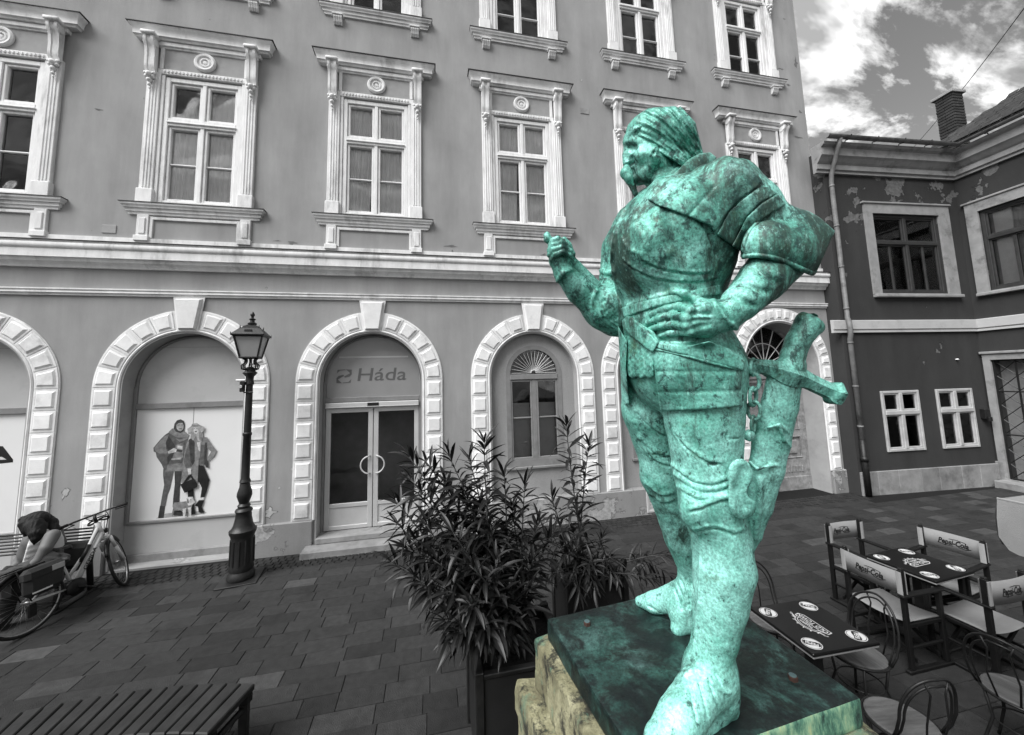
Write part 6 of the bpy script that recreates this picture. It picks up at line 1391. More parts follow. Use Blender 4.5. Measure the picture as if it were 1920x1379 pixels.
def cafe_table(x, y, rz, flip, label):
    t = thing('cafe_table', label, 'table', (x, y, 0), rz, 'square black café tables')
    b = MB(); b.cbox(-0.30, 0.30, -0.29, 0.29, 0.715, 0.74, 0.006); top = b.build('table_top', M['black_top'], t)
    b = MB(); b.cbox(-0.295, 0.295, -0.285, 0.285, 0.700, 0.714, 0.004); b.build('top_edge', M['print_grey'], t)
    b = MB(); b.cbox(-0.045, 0.045, -0.045, 0.045, 0.03, 0.70, 0.006); b.cbox(-0.16, 0.16, -0.16, 0.16, 0.66, 0.70, 0.006); b.build('pillar', M['iron'], t)
    b = MB(); b.cbox(-0.22, 0.22, -0.22, 0.22, 0.0, 0.03, 0.008); b.build('foot', M['iron'], t)
    zt = 0.7412
    for (cx, cy, r_) in ((-0.205, 0.195, R(45)), (0.205, 0.195, R(-45)), (0.205, -0.195, R(-135)), (-0.205, -0.195, R(135))):
        Mx = Matrix.Translation((cx, cy, 0)) @ Matrix.Rotation(r_, 4, 'Z'); b = MB()
        b.mat(0).add(ell(0, 0, 0.066, 0.066, zt), [list(range(28))], Mx); b.mat(1).add(ell(0, 0, 0.061, 0.061, zt+0.0005), [list(range(28))], Mx); b.mat(0).add(ell(0, 0, 0.057, 0.057, zt+0.001), [list(range(28))], Mx)
        W_ = wave_band(0, 0, 0.0568, 0.057, zt+0.0015); b.mat(1).add(W_, [list(range(len(W_)))], Mx)
        bd = b.build('badge', [M['print_white'], M['print_black']], top)
        lettering('PEPSI', 0.040, M['print_white'], bd, (cx, cy-0.001, zt+0.002), r_, 0, 0.0012, 0.92)
    # centre emblem: shield board reading OLD TOWN, a curved banner with crossed handles under it
    f = R(90) if flip else 0.0; Mx = Matrix.Rotation(f, 4, 'Z'); b = MB()
    O_ = [(-0.135, -0.055), (0.10, -0.055), (0.135, -0.030), (0.125, 0.012), (-0.10, 0.012), (-0.142, -0.012)]
    def line_loop(P, w, z, mi):
        n_ = len(P); cx = sum(p[0] for p in P)/n_; cy = sum(p[1] for p in P)/n_; inn = [(cx+(p[0]-cx)*(1-w/0.13), cy+(p[1]-cy)*(1-w/0.036)) for p in P]
        b.mat(mi).add([(p[0], p[1], z) for p in P+inn], [(k, (k+1) % n_, n_+(k+1) % n_, n_+k) for k in range(n_)], Mx)
    line_loop(O_, 0.006, zt, 0)
    def ribbon(pts, w, z, mi):
        vs = []
        for i, p in enumerate(pts):
            d = Vector(pts[min(i+1, len(pts)-1)])-Vector(pts[max(i-1, 0)]); d = Vector((-d.y, d.x)).normalized()*w/2; vs += [(p[0]+d.x, p[1]+d.y, z), (p[0]-d.x, p[1]-d.y, z)]
        b.mat(mi).add(vs, [(2*i, 2*i+1, 2*i+3, 2*i+2) for i in range(len(pts)-1)], Mx)
    rb = [(0.105*math.cos(t), 0.012+0.072*math.sin(t)) for t in [math.pi-k*math.pi/14 for k in range(15)]]; ribbon(rb, 0.006, zt, 0); ribbon([(x*0.82, 0.012+(y_-0.012)*0.80) for x, y_ in rb], 0.005, zt, 0)
    for k in range(2, 13, 2): a = rb[k]; ribbon([(a[0]*1.02, 0.012+(a[1]-0.012)*1.02), (a[0]*1.22, 0.012+(a[1]-0.012)*1.24)], 0.008, zt, 0)
    for s in (-1, 1): ribbon([(s*0.085, 0.045), (s*0.150, 0.020)], 0.010, zt, 0); ribbon([(s*0.140, 0.035), (s*0.160, 0.010)], 0.014, zt, 2); ribbon([(s*0.07, 0.05), (-s*0.02, 0.014)], 0.006, zt+0.0004, 2)
    em = b.build('emblem', [M['print_white'], M['print_black'], M['print_grey']], top)
    c_ = Mx @ Vector((0, -0.021, zt+0.0008)); lettering('OLD TOWN', 0.052, M['print_white'], em, c_, f, 0, 0.0006, 0.88)
    c_ = Mx @ Vector((0, 0.036, zt+0.0008)); lettering('TAVERN', 0.030, M['print_white'], em, c_, f, 0, 0.0004, 1.0)
    return t
cafe_table(3.033, 2.715, R(-2), True, 'square black café table nearest the statue, printed with white badges, among wire chairs')
cafe_table(5.06, 3.225, R(4), False, 'square black café table with white badges standing between four canvas chairs')
# ---------------------------------------------------------------- director chairs (origin on the ground under the seat, sitter looks along +y)
def canvas_panel(b, x0, x1, y, z0, z1, bow, n=12, th=0.004):
    vs = []
    for s in (0, th):
        for zz in (z0, z1):
            for k in range(n+1): t = k/n; vs.append((x0+(x1-x0)*t, y-bow*math.sin(math.pi*t)+s, zz))
    N_ = n+1; fs = [(k, k+1, N_+k+1, N_+k) for k in range(n)]+[(2*N_+k, 3*N_+k, 3*N_+k+1, 2*N_+k+1) for k in range(n)]+[(N_+k, N_+k+1, 3*N_+k+1, 3*N_+k) for k in range(n)]+[(k, 2*N_+k, 2*N_+k+1, k+1) for k in range(n)]
    b.add(vs, fs)
def director_chair():
    t = thing('directors_chair', 'x', 'chair', (0, 0, 0), 0, "canvas directors' chairs round the far table")
    for s in (-1, 1):
        b = MB(); b.cbox(s*0.245-0.018, s*0.245+0.018, -0.235, -0.19, 0.03, 0.90, 0.005); b.build('back_post', M['chair_wood'], t)
        b = MB(); b.cbox(s*0.245-0.018, s*0.245+0.018, 0.20, 0.245, 0.03, 0.655, 0.005); b.build('front_leg', M['chair_wood'], t)
        b = MB(); b.cbox(s*0.245-0.028, s*0.245+0.028, -0.25, 0.275, 0.655, 0.678, 0.006); b.build('armrest', M['chair_wood'], t)
        b = MB(); b.cbox(s*0.245-0.014, s*0.245+0.014, -0.19, 0.20, 0.385, 0.42, 0.004); b.cbox(s*0.245-0.012, s*0.245+0.012, -0.19, 0.20, 0.20, 0.225, 0.004); b.build('side_rail', M['chair_wood'], t)
        b = MB(); b.cbox(s*0.245-0.022, s*0.245+0.022, -0.27, 0.28, 0.0, 0.03, 0.006); b.build('foot_runner', M['chair_wood'], t)
        b = MB(); b.cbox(s*0.245-0.016, s*0.245+0.016, -0.232, -0.193, 0.90, 0.918, 0.006); b.build('post_cap', M['iron'], t)
    for y in (-0.14, 0.15):
        for s in (-1, 1):
            b = MB(); P = [(s*0.235, 0.06), (s*0.235, 0.10), (-s*0.215, 0.42), (-s*0.215, 0.38)]; yy = y+0.012*s; b.prism([(x, yy-0.009, z) for x, z in P], (0, 0, 0), (0, 0.018, 0)); b.build('cross_brace', M['chair_wood'], t)
    b = MB(); n = 10; vs = []
    for zz in (0, -0.005):
        for y in (-0.20, 0.215):
            for k in range(n+1): q = k/n; vs.append((-0.245+0.49*q, y, 0.435-0.028*math.sin(math.pi*q)+zz))
    N_ = n+1; b.add(vs, [(k, k+1, N_+k+1, N_+k) for k in range(n)]+[(2*N_+k, 3*N_+k, 3*N_+k+1, 2*N_+k+1) for k in range(n)]+[(N_+k, N_+k+1, 3*N_+k+1, 3*N_+k) for k in range(n)]+[(k, 2*N_+k, 2*N_+k+1, k+1) for k in range(n)])
    b.build('seat', M['canvas'], t, True)
    b = MB(); canvas_panel(b, -0.262, 0.262, -0.238, 0.685, 0.885, 0.02); bk = b.build('backrest', M['canvas'], t, True)
    for s in (-1, 1):
        for y in (-0.243, -0.188): b = MB(); canvas_panel(b, -0.266 if s < 0 else 0.222, -0.222 if s < 0 else 0.266, y, 0.684, 0.886, 0.003 if y < -0.2 else -0.003, 3); b.build('hem', M['seam'], bk)
    for sgn, off_ in ((1, -0.0022), (-1, 0.0062)):
        me = text_mesh('Pepsi-Cola', 0.070, 0.32, 0.0022); me.materials.append(M['print_black']); sw = MB(); sw.v = [(v_.co.x*0.80, v_.co.y*1.15, 0) for v_ in me.vertices]; sw.f = [list(f_.vertices) for f_ in me.polygons]; sw.mi = [0]*len(sw.f)
        for P in ([(-0.125, -0.030), (-0.07, -0.042), (0.0, -0.036), (0.0, -0.031), (-0.07, -0.036), (-0.12, -0.024)], [(0.04, -0.034), (0.10, -0.044), (0.145, -0.022), (0.14, -0.018), (0.10, -0.036), (0.045, -0.029)], [(-0.03, 0.040), (0.03, 0.046), (0.10, 0.036), (0.10, 0.031), (0.03, 0.040), (-0.03, 0.035)]):
            tri = tessellate_polygon([[Vector((p[0], p[1], 0)) for p in P]]); sw.add([(p[0], p[1], 0) for p in P], list(tri))
        sw.v = [(sgn*x, -0.238-0.02*math.sin(math.pi*(sgn*x+0.262)/0.524)+off_, 0.785+y) for x, y, z in sw.v]; sw.build('lettering', M['print_black'], bk)
    return t
ch0 = director_chair()
spots = [(5.06, 3.73, R(180), 'canvas director chair at the back of the far table, facing the statue side'), (4.56, 3.16, R(-90), 'canvas director chair left of the far table, its back turned to the near table'),
         (5.62, 3.34, R(90+9), 'canvas director chair right of the far table, its back towards the grilled doorway'), (5.10, 2.83, R(0), 'canvas director chair on the near side of the far table, beside a single wire chair')]
spots[0] = (5.07, 3.735, R(180), 'canvas director chair behind the far table, nearest the drain cover')
for i, (x, y, rz, lab) in enumerate(spots):
    o = ch0 if i == 0 else copy_tree(ch0); o.location = (x, y, 0); o.rotation_euler = (0, 0, rz); o['label'] = lab
# ---------------------------------------------------------------- bistro wire chairs (sitter looks along +y)
def bistro():
    t = thing('wire_chair', 'x', 'chair', (0, 0, 0), 0, 'wire bistro chairs')
    b = MB(); b.lathe([(0.17, 0.445), (0.185, 0.45), (0.185, 0.462), (0.175, 0.468), (0.01, 0.468)], (0, 0, 0), 28); b.build('seat', M['seat_wood'], t, R(30))
    b = MB(); b.tube([(0.195*math.cos(w), 0.195*math.sin(w), 0.452) for w in [2*math.pi*k/28 for k in range(28)]], 0.009, 6, closed=True); b.tube([(0.15*math.cos(w), 0.15*math.sin(w), 0.25) for w in [2*math.pi*k/20 for k in range(20)]], 0.006, 6, closed=True); b.build('seat_ring', M['wire'], t, True)
    for s in (0.0, 0.032):
        b = MB(); pts = []
        for k in range(25):
            a = math.pi*k/24; ww = 0.195-s; x = ww*math.cos(a); zz = 0.62-s*0.2+(0.27-s)*math.sin(a)**0.8; pts.append((x, -0.17-0.05*math.sin(a)-0.03*(1-abs(math.cos(a))), zz))
        lo_ = [(0.175-s*0.6, -0.10, 0.455), (0.19-s, -0.14, 0.53)]; b.tube(lo_+pts+[(-x, y, z) for x, y, z in lo_[::-1]], 0.009 if s == 0 else 0.007, 6); b.build('back_loop', M['wire'], t, True)
    for s in (-1, 1):
        b = MB(); b.tube([(s*0.05, -0.185, 0.455), (s*0.075, -0.225, 0.62), (s*0.05, -0.245, 0.80), (s*0.075, -0.245, 0.865)], 0.006, 6); b.build('back_wire', M['wire'], t, True)
    for (x, y) in ((0.15, 0.12), (-0.15, 0.12), (0.15, -0.12), (-0.15, -0.12)):
        b = MB(); b.tube([(x*0.95, y*0.95, 0.45), (x*0.80, y*0.8, 0.25), (x*1.15, y*1.2, 0.05), (x*1.25, y*1.3, 0.0)], 0.010, 6); b.build('leg', M['wire'], t, True)
    return t
bc0 = bistro()
for i, (x, y, rz, lab) in enumerate([(3.16, 3.22, R(175), 'wire bistro chair behind the near black table, next to the statue leg'), (3.46, 2.70, R(86), 'wire bistro chair tucked under the right side of the near black table'),
                                     (3.07, 2.16, R(-8), 'wire bistro chair with board seat in front of the near black table, by the plinth'), (4.13, 2.12, R(-80), 'wire bistro chair by the right picture edge, in front of the canvas chairs')]):
    o = bc0 if i == 0 else copy_tree(bc0); o.location = (x, y, 0); o.rotation_euler = (0, 0, rz); o['label'] = lab
# ---------------------------------------------------------------- parasol
pc = Vector((3.125, 1.58, 0)); ps = thing('parasol', 'pale canvas parasol corner with a rounded hanging valance at the right edge', 'parasol', (pc.x+1.0, pc.y-1.0, 0))
b = MB(); s = 1.0; zc = 2.05; n = 10
vs = []; 
def canopy(u, w):   # u, w in -1..1
    m_ = max(abs(u), abs(w)); return (u*s, w*s, zc+0.42*(1-m_)-0.03*math.sin(math.pi*m_)*(1-abs(abs(u)-abs(w))))
vs = [canopy(-1+2*i/n, -1+2*j/n) for j in range(n+1) for i in range(n+1)]
b.add(vs, [(j*(n+1)+i, j*(n+1)+i+1, (j+1)*(n+1)+i+1, (j+1)*(n+1)+i) for j in range(n) for i in range(n)]); cn = b.build('canopy', M['canvas'], ps)
for side in range(4):
    b = MB(); Mx = Matrix.Rotation(side*math.pi/2, 4, 'Z'); m_ = 60; vs = []
    for k in range(m_+1):
        t = -1+2*k/m_; e = min(1, (1-abs(t))*13); dz = 0.27*(0.74+0.26*math.sqrt(max(0, 1-(1-e)**2))); out = 0.015*math.sin(k*0.35)
        vs += [(-s-0.002, t*s, zc+0.002), (-s-0.02-out*0.5, t*s, zc-dz*0.5), (-s-0.02-out, t*s, zc-dz)]
    b.add(vs, [(3*k+j, 3*k+3+j, 3*k+4+j, 3*k+1+j) for k in range(m_) for j in range(2)], Mx); b.build('valance', M['canvas'], cn, True)
b = MB(); b.tube([(-s, t, zc+0.004) for t in (-s, s)], 0.005, 5); b.build('seam', M['seam'], cn)
b = MB(); b.tube([(0, 0, 0.05), (0, 0, 2.5)], 0.03, 10); b.build('pole', M['chair_wood'], ps, True)
b = MB(); b.cbox(-0.3, 0.3, -0.3, 0.3, 0, 0.06, 0.01); b.build('foot', M['stone'], ps)
for sx, sy in ((-1, -1), (-1, 1), (1, -1), (1, 1)):
    b = MB(); b.tube([(sx*(s-0.01), sy*(s-0.01), zc-0.035), (0, 0, zc+0.33)], 0.010, 6); b.build('rib', M['chair_wood'], ps, True)
b = MB(); b.tube([(-s+0.02, s-0.03, zc-0.01), (-s+0.015, s-0.035, zc-0.06)], 0.008, 6); b.build('hook', M['iron'], ps, True)
# ---------------------------------------------------------------- planters and oleanders
def planter(x0, x1, y0, y1, h, label):
    t = thing('planter', label, 'planter', ((x0+x1)/2, (y0+y1)/2, 0), 0, 'black planter boxes'); w = (x1-x0)/2; d = (y1-y0)/2
    b = MB()
    for sx in (-1, 1):
        for sy in (-1, 1): bb = MB(); bb.cbox(sx*w-0.03, sx*w+0.03, sy*d-0.03, sy*d+0.03, 0, h+0.02, 0.006); bb.build('post', M['iron'], t)
    for (a, c, e, f) in ((-w+0.03, w-0.03, -d-0.012, -d+0.012), (-w+0.03, w-0.03, d-0.012, d+0.012), (-w-0.012, -w+0.012, -d+0.03, d-0.03), (w-0.012, w+0.012, -d+0.03, d-0.03)):
        bb = MB(); bb.cbox(a, c, e, f, 0.06, h-0.03, 0.004); bb.build('panel', M['planter'], t)
        bb = MB(); bb.cbox(a-0.02, c+0.02, e-0.012, f+0.012, h-0.028, h, 0.005); bb.build('rim', M['iron'], t)
    bb = MB(); bb.box(-w+0.014, w-0.014, -d+0.014, d-0.014, h-0.12, h-0.08); bb.build('soil', M['soil'], t); return t
M['planter'] = grey('dark grey planter panel', 0.012, 0.25, 5, 0.6, 0.15, 60); M['soil'] = grey('dark soil', 0.012, 0.4, 30, 0.95, 0.8, 50)
planter(0.32, 0.98, 2.76, 3.40, 0.80, 'black planter box beside the plinth holding the big oleander'); planter(1.36, 1.97, 3.80, 4.26, 0.72, 'black planter box behind the first one holding the tall thin oleander')
def leafmat(name, v, rough):
    m = bpy.data.materials.new(name); nt, N, L, P = nodes(m); oi = N.new('ShaderNodeObjectInfo'); ge = N.new('ShaderNodeNewGeometry'); n = N.new('ShaderNodeTexNoise'); n.inputs['Scale'].default_value = 7; n.inputs['Detail'].default_value = 3; L.new(ge.outputs['Position'], n.inputs[0])
    r = ramp(N, [(0.3, v*0.6), (0.7, v*1.5)]); L.new(n.outputs[0], r.inputs[0]); rr = ramp(N, [(0, 0.7), (1, 1.35)]); L.new(oi.outputs['Random'], rr.inputs[0])
    x = N.new('ShaderNodeMix'); x.data_type = 'RGBA'; x.blend_type = 'MULTIPLY'; x.inputs[0].default_value = 1; L.new(r.outputs[0], x.inputs[6]); L.new(rr.outputs[0], x.inputs[7]); L.new(x.outputs[2], P.inputs['Base Color']); P.inputs['Roughness'].default_value = rough; P.inputs['Specular IOR Level'].default_value = 0.35; return m
M['leaf'] = leafmat('oleander leaf', 0.0105, 0.45); M['leaf_mid'] = leafmat('oleander leaf midrib', 0.032, 0.5); M['stem'] = grey('oleander stem', 0.05, 0.3, 12, 0.8, 0.2); M['petal'] = grey('pale oleander blossom', 0.10, 0.2, 20, 0.7, 0)
def leaf_mesh(Ln, w, droop, fold=0.22):
    b = MB(); prof = [(0.0, 0.10), (0.12, 0.45), (0.30, 0.9), (0.5, 1.0), (0.7, 0.82), (0.87, 0.45), (1.0, 0.02)]; vs = []
    for t, q in prof:
        a = droop*t; y = Ln*(math.sin(a)/droop if droop else t); z = -Ln*((1-math.cos(a))/droop if droop else 0); hw = w*q
        vs += [(-hw, y, z+hw*fold*2), (-w*0.055, y, z), (w*0.055, y, z), (hw, y, z+hw*fold*2)]
    k = len(prof)
    for i in range(k-1):
        b_ = 4*i
        b.mat(0); b.f += [[b_, b_+1, b_+5, b_+4], [b_+2, b_+3, b_+7, b_+6]]; b.mi += [0, 0]; b.f += [[b_+1, b_+2, b_+6, b_+5]]; b.mi += [1]
    b.v = vs; return b.mesh('leaf', [M['leaf'], M['leaf_mid']], True)
LEAF = [leaf_mesh(1.0, 0.080, d) for d in (0.25, 0.7, 1.15)]
def oleander(base, stems, label, seed, blossoms=(), nmax=298):
    t = thing('oleander', label, 'shrub', base, 0, 'oleanders in planters'); rng = random.Random(seed); bl = Vector(base); leaves = []
    for (tip, r0, s0, den, ll) in stems:
        root = Vector((rng.uniform(-r0, r0), rng.uniform(-r0, r0)*0.8, 0)); T = Vector(tip)-bl
        mid = root.lerp(T, 0.5)+Vector((rng.uniform(-0.05, 0.05), rng.uniform(-0.05, 0.05), 0.10*(1 if T.z > 0.2 else 3.2)))
        pts = [root.lerp(mid, k/12).lerp(mid.lerp(T, k/12), k/12) for k in range(13)]
        b = MB(); b.tube(pts, [0.011-0.007*k/12 for k in range(13)], 5); b.build('stem', M['stem'], t, True)
        Lg = sum((pts[k+1]-pts[k]).length for k in range(12)); n = max(5, int(Lg*(1-s0)/den)); ph = rng.random()*6
        for q in range(n+1):
            f = s0+(1-s0)*q/n; x = f*12; k = min(int(x), 11); p = pts[k].lerp(pts[k+1], x-k); d = (pts[k+1]-pts[k]).normalized()
            a = d.orthogonal().normalized(); c = d.cross(a); last = q >= n-2
            for j in range(3 if not last else 4):
                w = ph+q*1.1+j*2*math.pi/(3 if not last else 4)+rng.uniform(-0.3, 0.3); open_ = R(26+14*(n-q)+rng.uniform(-8, 12)) if last else R(rng.uniform(48, 78))
                dr = (d*math.cos(open_)+(a*math.cos(w)+c*math.sin(w))*math.sin(open_)).normalized(); size = ll*rng.uniform(0.6, 1.2)*(0.8 if last else 1.0)
                leaves.append((p, dr, size, rng.choice((0, 1, 2, 2)) if not last else rng.choice((0, 1)), rng.uniform(-0.5, 0.5)))
    big = MB(); depth = lambda l: lens(bl+l[0])[2]-l[2]*2
    leaves.sort(key=depth)
    for i, (p, dr, size, k, roll) in enumerate(leaves):
        y = dr; x = y.cross(Vector((0, 0, 1))); x = x.normalized() if x.length > 0.05 else y.orthogonal().normalized(); z = x.cross(y)
        Mx = Matrix(((x.x, y.x, z.x, p.x), (x.y, y.y, z.y, p.y), (x.z, y.z, z.z, p.z), (0, 0, 0, 1))) @ Matrix.Rotation(roll, 4, 'Y') @ Matrix.Scale(size, 4)
        if i < nmax: o = part('leaf', LEAF[k], t); o.matrix_local = Mx
        else:
            b_ = len(big.v); big.v += [tuple(Mx @ v_.co) for v_ in LEAF[k].vertices]
            for f_ in LEAF[k].polygons: big.f.append([b_+i_ for i_ in f_.vertices]); big.mi.append(f_.material_index)
    if big.v: o = big.build('leaves', [M['leaf'], M['leaf_mid']], t, True); o['kind'] = 'stuff'
    for (c, n, r_) in blossoms:
        c = Vector(c)-bl; b = MB()
        for q in range(n):
            o_ = c+Vector((rng.gauss(0, r_), rng.gauss(0, r_), rng.gauss(0, r_)))
            for j in range(5):
                w = j*2*math.pi/5+rng.random(); e = Vector((math.cos(w), math.sin(w), 0.4)).normalized()*0.017; s_ = e.cross(Vector((0, 0, 1))).normalized()*0.010
                b.add([o_, o_+e*0.6+s_, o_+e, o_+e*0.6-s_], [(0, 1, 2, 3)])
        b.build('blossom', M['petal'], t)
    return t
def tips(L_, ll, den=0.045, s0=0.30, r0=0.16): return [(at(px, py, d), r0, s0, den, ll) for px, py, d in L_]
oleander((0.65, 3.08, 0.70), tips([(768, 858, 3.15), (800, 868, 3.3), (842, 856, 3.2), (908, 832, 3.1), (880, 862, 3.25), (984, 912, 3.3), (770, 900, 3.0), (742, 940, 3.05), (748, 985, 3.0), (735, 1055, 2.85), (765, 1030, 2.9), (900, 955, 3.1), (960, 950, 3.3), (1010, 980, 3.3), (790, 930, 3.2), (1038, 1000, 3.4), (835, 905, 3.25), (945, 885, 3.3), (870, 930, 3.1), (920, 985, 2.9), (1000, 1050, 3.1)], 0.235, 0.055, 0.30)
         +tips([(850, 1000, 2.72), (812, 1050, 2.68), (780, 1085, 2.72), (880, 1060, 2.62), (930, 1050, 2.75), (960, 1110, 2.8), (840, 1110, 2.6), (905, 1120, 2.65), (990, 1110, 2.9), (800, 985, 2.85)], 0.235, 0.05, 0.35)
         +tips([(862, 1185, 2.48), (905, 1175, 2.52), (880, 1135, 2.52), (950, 1180, 2.7), (835, 1165, 2.5)], 0.23, 0.03, 0.50), 'large dense oleander with long drooping dark leaves beside the plinth', 5,
         [(at(856, 1200, 2.46), 12, 0.022), (at(858, 1002, 2.70), 4, 0.010)])
oleander((1.66, 4.03, 0.62), tips([(1062, 800, 4.1), (1104, 838, 4.2)], 0.27, 0.065, 0.38)+tips([(1035, 935, 4.0), (1082, 965, 4.2), (1128, 1010, 4.0), (1150, 1075, 3.8), (1105, 1055, 3.7), (1060, 1040, 3.8), (1010, 1010, 4.0), (1085, 1110, 3.6), (1020, 1080, 3.7), (1075, 1000, 3.9), (1115, 1100, 3.6), (1145, 1045, 3.8)], 0.24, 0.055, 0.35)
         +tips([(1246, 1040, 3.7), (1222, 1085, 3.6), (1252, 1075, 3.8)], 0.22, 0.06, 0.55), 'tall sparse oleander with two upright stems in front of the arched window', 9, [(at(1104, 832, 4.2), 8, 0.014)])
# ---------------------------------------------------------------- bicycle
M['bike_white'] = grey('white bicycle paint', 0.45, 0.04, 4, 0.35, 0.02, 60, spec=0.5)
M['rubber'] = grey('black rubber', 0.012, 0.25, 20, 0.8, 0.2, 60)
M['black_part'] = grey('black anodised parts', 0.012, 0.3, 12, 0.4, 0.1, 50, metal=0.3)
M['chrome'] = grey('dull steel', 0.30, 0.15, 10, 0.35, 0.03, 60, metal=0.8)
M['bag'] = grey('grey pannier cloth', 0.020, 0.25, 8, 0.85, 0.4, 90); M['reflect'] = grey('reflective strip', 0.55, 0.1, 9, 0.4, 0)
HEAD = math.atan2(1.044, 0.296); LEAN = R(-9)
bk = thing('bicycle', 'white framed trekking bicycle with grey panniers leaning beside the wall bench', 'bicycle', (-4.552, 5.697, 0))
bk.rotation_euler = (LEAN, 0, HEAD); bk.rotation_mode = 'XYZ'
def wheel(parent, cx, cz, r, M4=None, name='wheel'):
    T = M4 or Matrix.Translation((cx, 0, cz)); n = 40; cir = lambda q: [(q*math.cos(2*math.pi*k/n), 0, q*math.sin(2*math.pi*k/n)) for k in range(n)]
    b = MB(); b.tube(cir(r-0.034), 0.010, 6, M=T, closed=True); b.tube([(0, -0.05, 0), (0, 0.05, 0)], 0.018, 8, M=T)
    for k in range(28):
        a = 2*math.pi*k/28; c = a+(0.35 if k % 2 else -0.35); s = 0.03 if k % 4 < 2 else -0.03; b.tube([(0.016*math.cos(c), s, 0.016*math.sin(c)), ((r-0.04)*math.cos(a), 0, (r-0.04)*math.sin(a))], 0.0012, 3, M=T)
    w = b.build(name, M['chrome'], parent, True); t = MB(); t.tube(cir(r-0.018), 0.019, 8, M=T, closed=True); t.build('tyre', M['rubber'], w, True); return w
wheel(bk, 0, 0.35, 0.35)
BB, ST, HT, HB, HUB = (0.445, 0, 0.29), (0.31, 0, 0.70), (0.74, 0, 0.98), (0.80, 0, 0.78), (0, 0, 0.35)
b = MB(); b.tube([(0.785, 0, 0.83), BB], 0.034, 10); b.tube([(0.755, 0, 0.93), (0.60, 0, 0.66), (0.40, 0, 0.43)], 0.020, 8); b.tube([BB, ST], 0.020, 8); b.tube([HB, HT], 0.028, 10)
for s in (-1, 1): b.tube([BB, (0.0, s*0.062, 0.35)], 0.011, 6); b.tube([(0.34, 0, 0.62), (0.0, s*0.062, 0.35)], 0.009, 6)
fr = b.build('frame', M['bike_white'], bk, True)
b = MB(); b.tube([(0.64, -0.006, 0.73), (0.52, -0.006, 0.555)], 0.024, 8); b.build('battery', M['black_part'], bk, True)
dv = Vector((0.785-0.445, 0, 0.83-0.29)).normalized(); me = text_mesh('GEPIDA', 0.062, 0.12, 0.0016); me.materials.append(M['black_part'])
xa = dv; za = Vector((0, -1, 0)); ya = za.cross(xa)
o = part('lettering', me, fr); c_ = Vector(BB).lerp(Vector((0.785, 0, 0.83)), 0.50)+za*0.0355; o.matrix_local = Matrix(((xa.x, ya.x, za.x, c_.x), (xa.y, ya.y, za.y, c_.y), (xa.z, ya.z, za.z, c_.z), (0, 0, 0, 1))) @ Matrix.Scale(1.25, 4, (1, 0, 0))
# steered front end
SR = R(40); piv = Vector((0.80, 0, 0.78)); axs = (Vector(HT)-Vector(HB)).normalized(); MS = Matrix.Translation(piv) @ Matrix.Rotation(SR, 4, axs) @ Matrix.Translation(-piv)
fe = bpy.data.objects.new('front_end', None); COL.objects.link(fe); fe.parent = bk; fe.matrix_local = MS
wheel(fe, 1.06, 0.35, 0.35)
b = MB()
for s in (-1, 1): b.tube([(0.83, s*0.058, 0.74), (0.90, s*0.06, 0.58)], 0.020, 8); b.tube([(0.90, s*0.06, 0.58), (1.06, s*0.06, 0.35)], 0.026, 8)
b.tube([(0.83, -0.06, 0.745), (0.83, 0.06, 0.745)], 0.026, 8); b.build('fork', M['bike_white'], fe, True)
b = MB()
for w0 in (0.75, 1.75): b.tube([(1.06+0.375*math.cos(a), 0, 0.35+0.375*math.sin(a)) for a in [w0+k*0.1 for k in range(13 if w0 < 1 else 11)]], 0.022, 6)
b.build('mudguard', M['black_part'], fe, True)
b = MB(); b.tube([(0.735, 0, 0.99), (0.715, 0, 1.05), (0.76, 0, 1.09)], 0.018, 8); b.tube([(0.66, 0.33, 1.08), (0.72, 0.20, 1.095), (0.76, 0.06, 1.095), (0.76, -0.06, 1.095), (0.72, -0.20, 1.095), (0.66, -0.33, 1.08)], 0.013, 8); hb = b.build('handlebar', M['black_part'], fe, True)
for s in (-1, 1): b = MB(); b.tube([(0.655, s*0.345, 1.08), (0.695, s*0.235, 1.092)], 0.019, 8); b.tube([(0.70, s*0.22, 1.08), (0.76, s*0.20, 1.06), (0.75, s*0.30, 1.05)], 0.007, 5); b.build('grip', M['rubber'], hb, True)
b = MB(); b.tube([(0.82+0.07*math.cos(a), 0.10*math.sin(a), 1.0+0.02*math.sin(2*a)) for a in [k*2*math.pi/18 for k in range(18)]], 0.013, 6, closed=True); b.tube([(0.83+0.075*math.cos(a), 0.085*math.sin(a), 1.04) for a in [k*2*math.pi/18 for k in range(18)]], 0.008, 6, closed=True); b.tube([(0.80, 0.1, 1.08), (0.92, 0.05, 1.0), (0.86, 0.03, 0.85)], 0.005, 5); b.tube([(0.80, -0.1, 1.08), (0.93, -0.08, 1.02), (0.86, -0.03, 0.85)], 0.005, 5); b.build('cable_loop', M['rubber'], fe, True)
b = MB(); b.cbox(0.86, 0.94, -0.04, 0.04, 0.80, 0.87, 0.015); b.build('headlight', M['black_part'], fe)
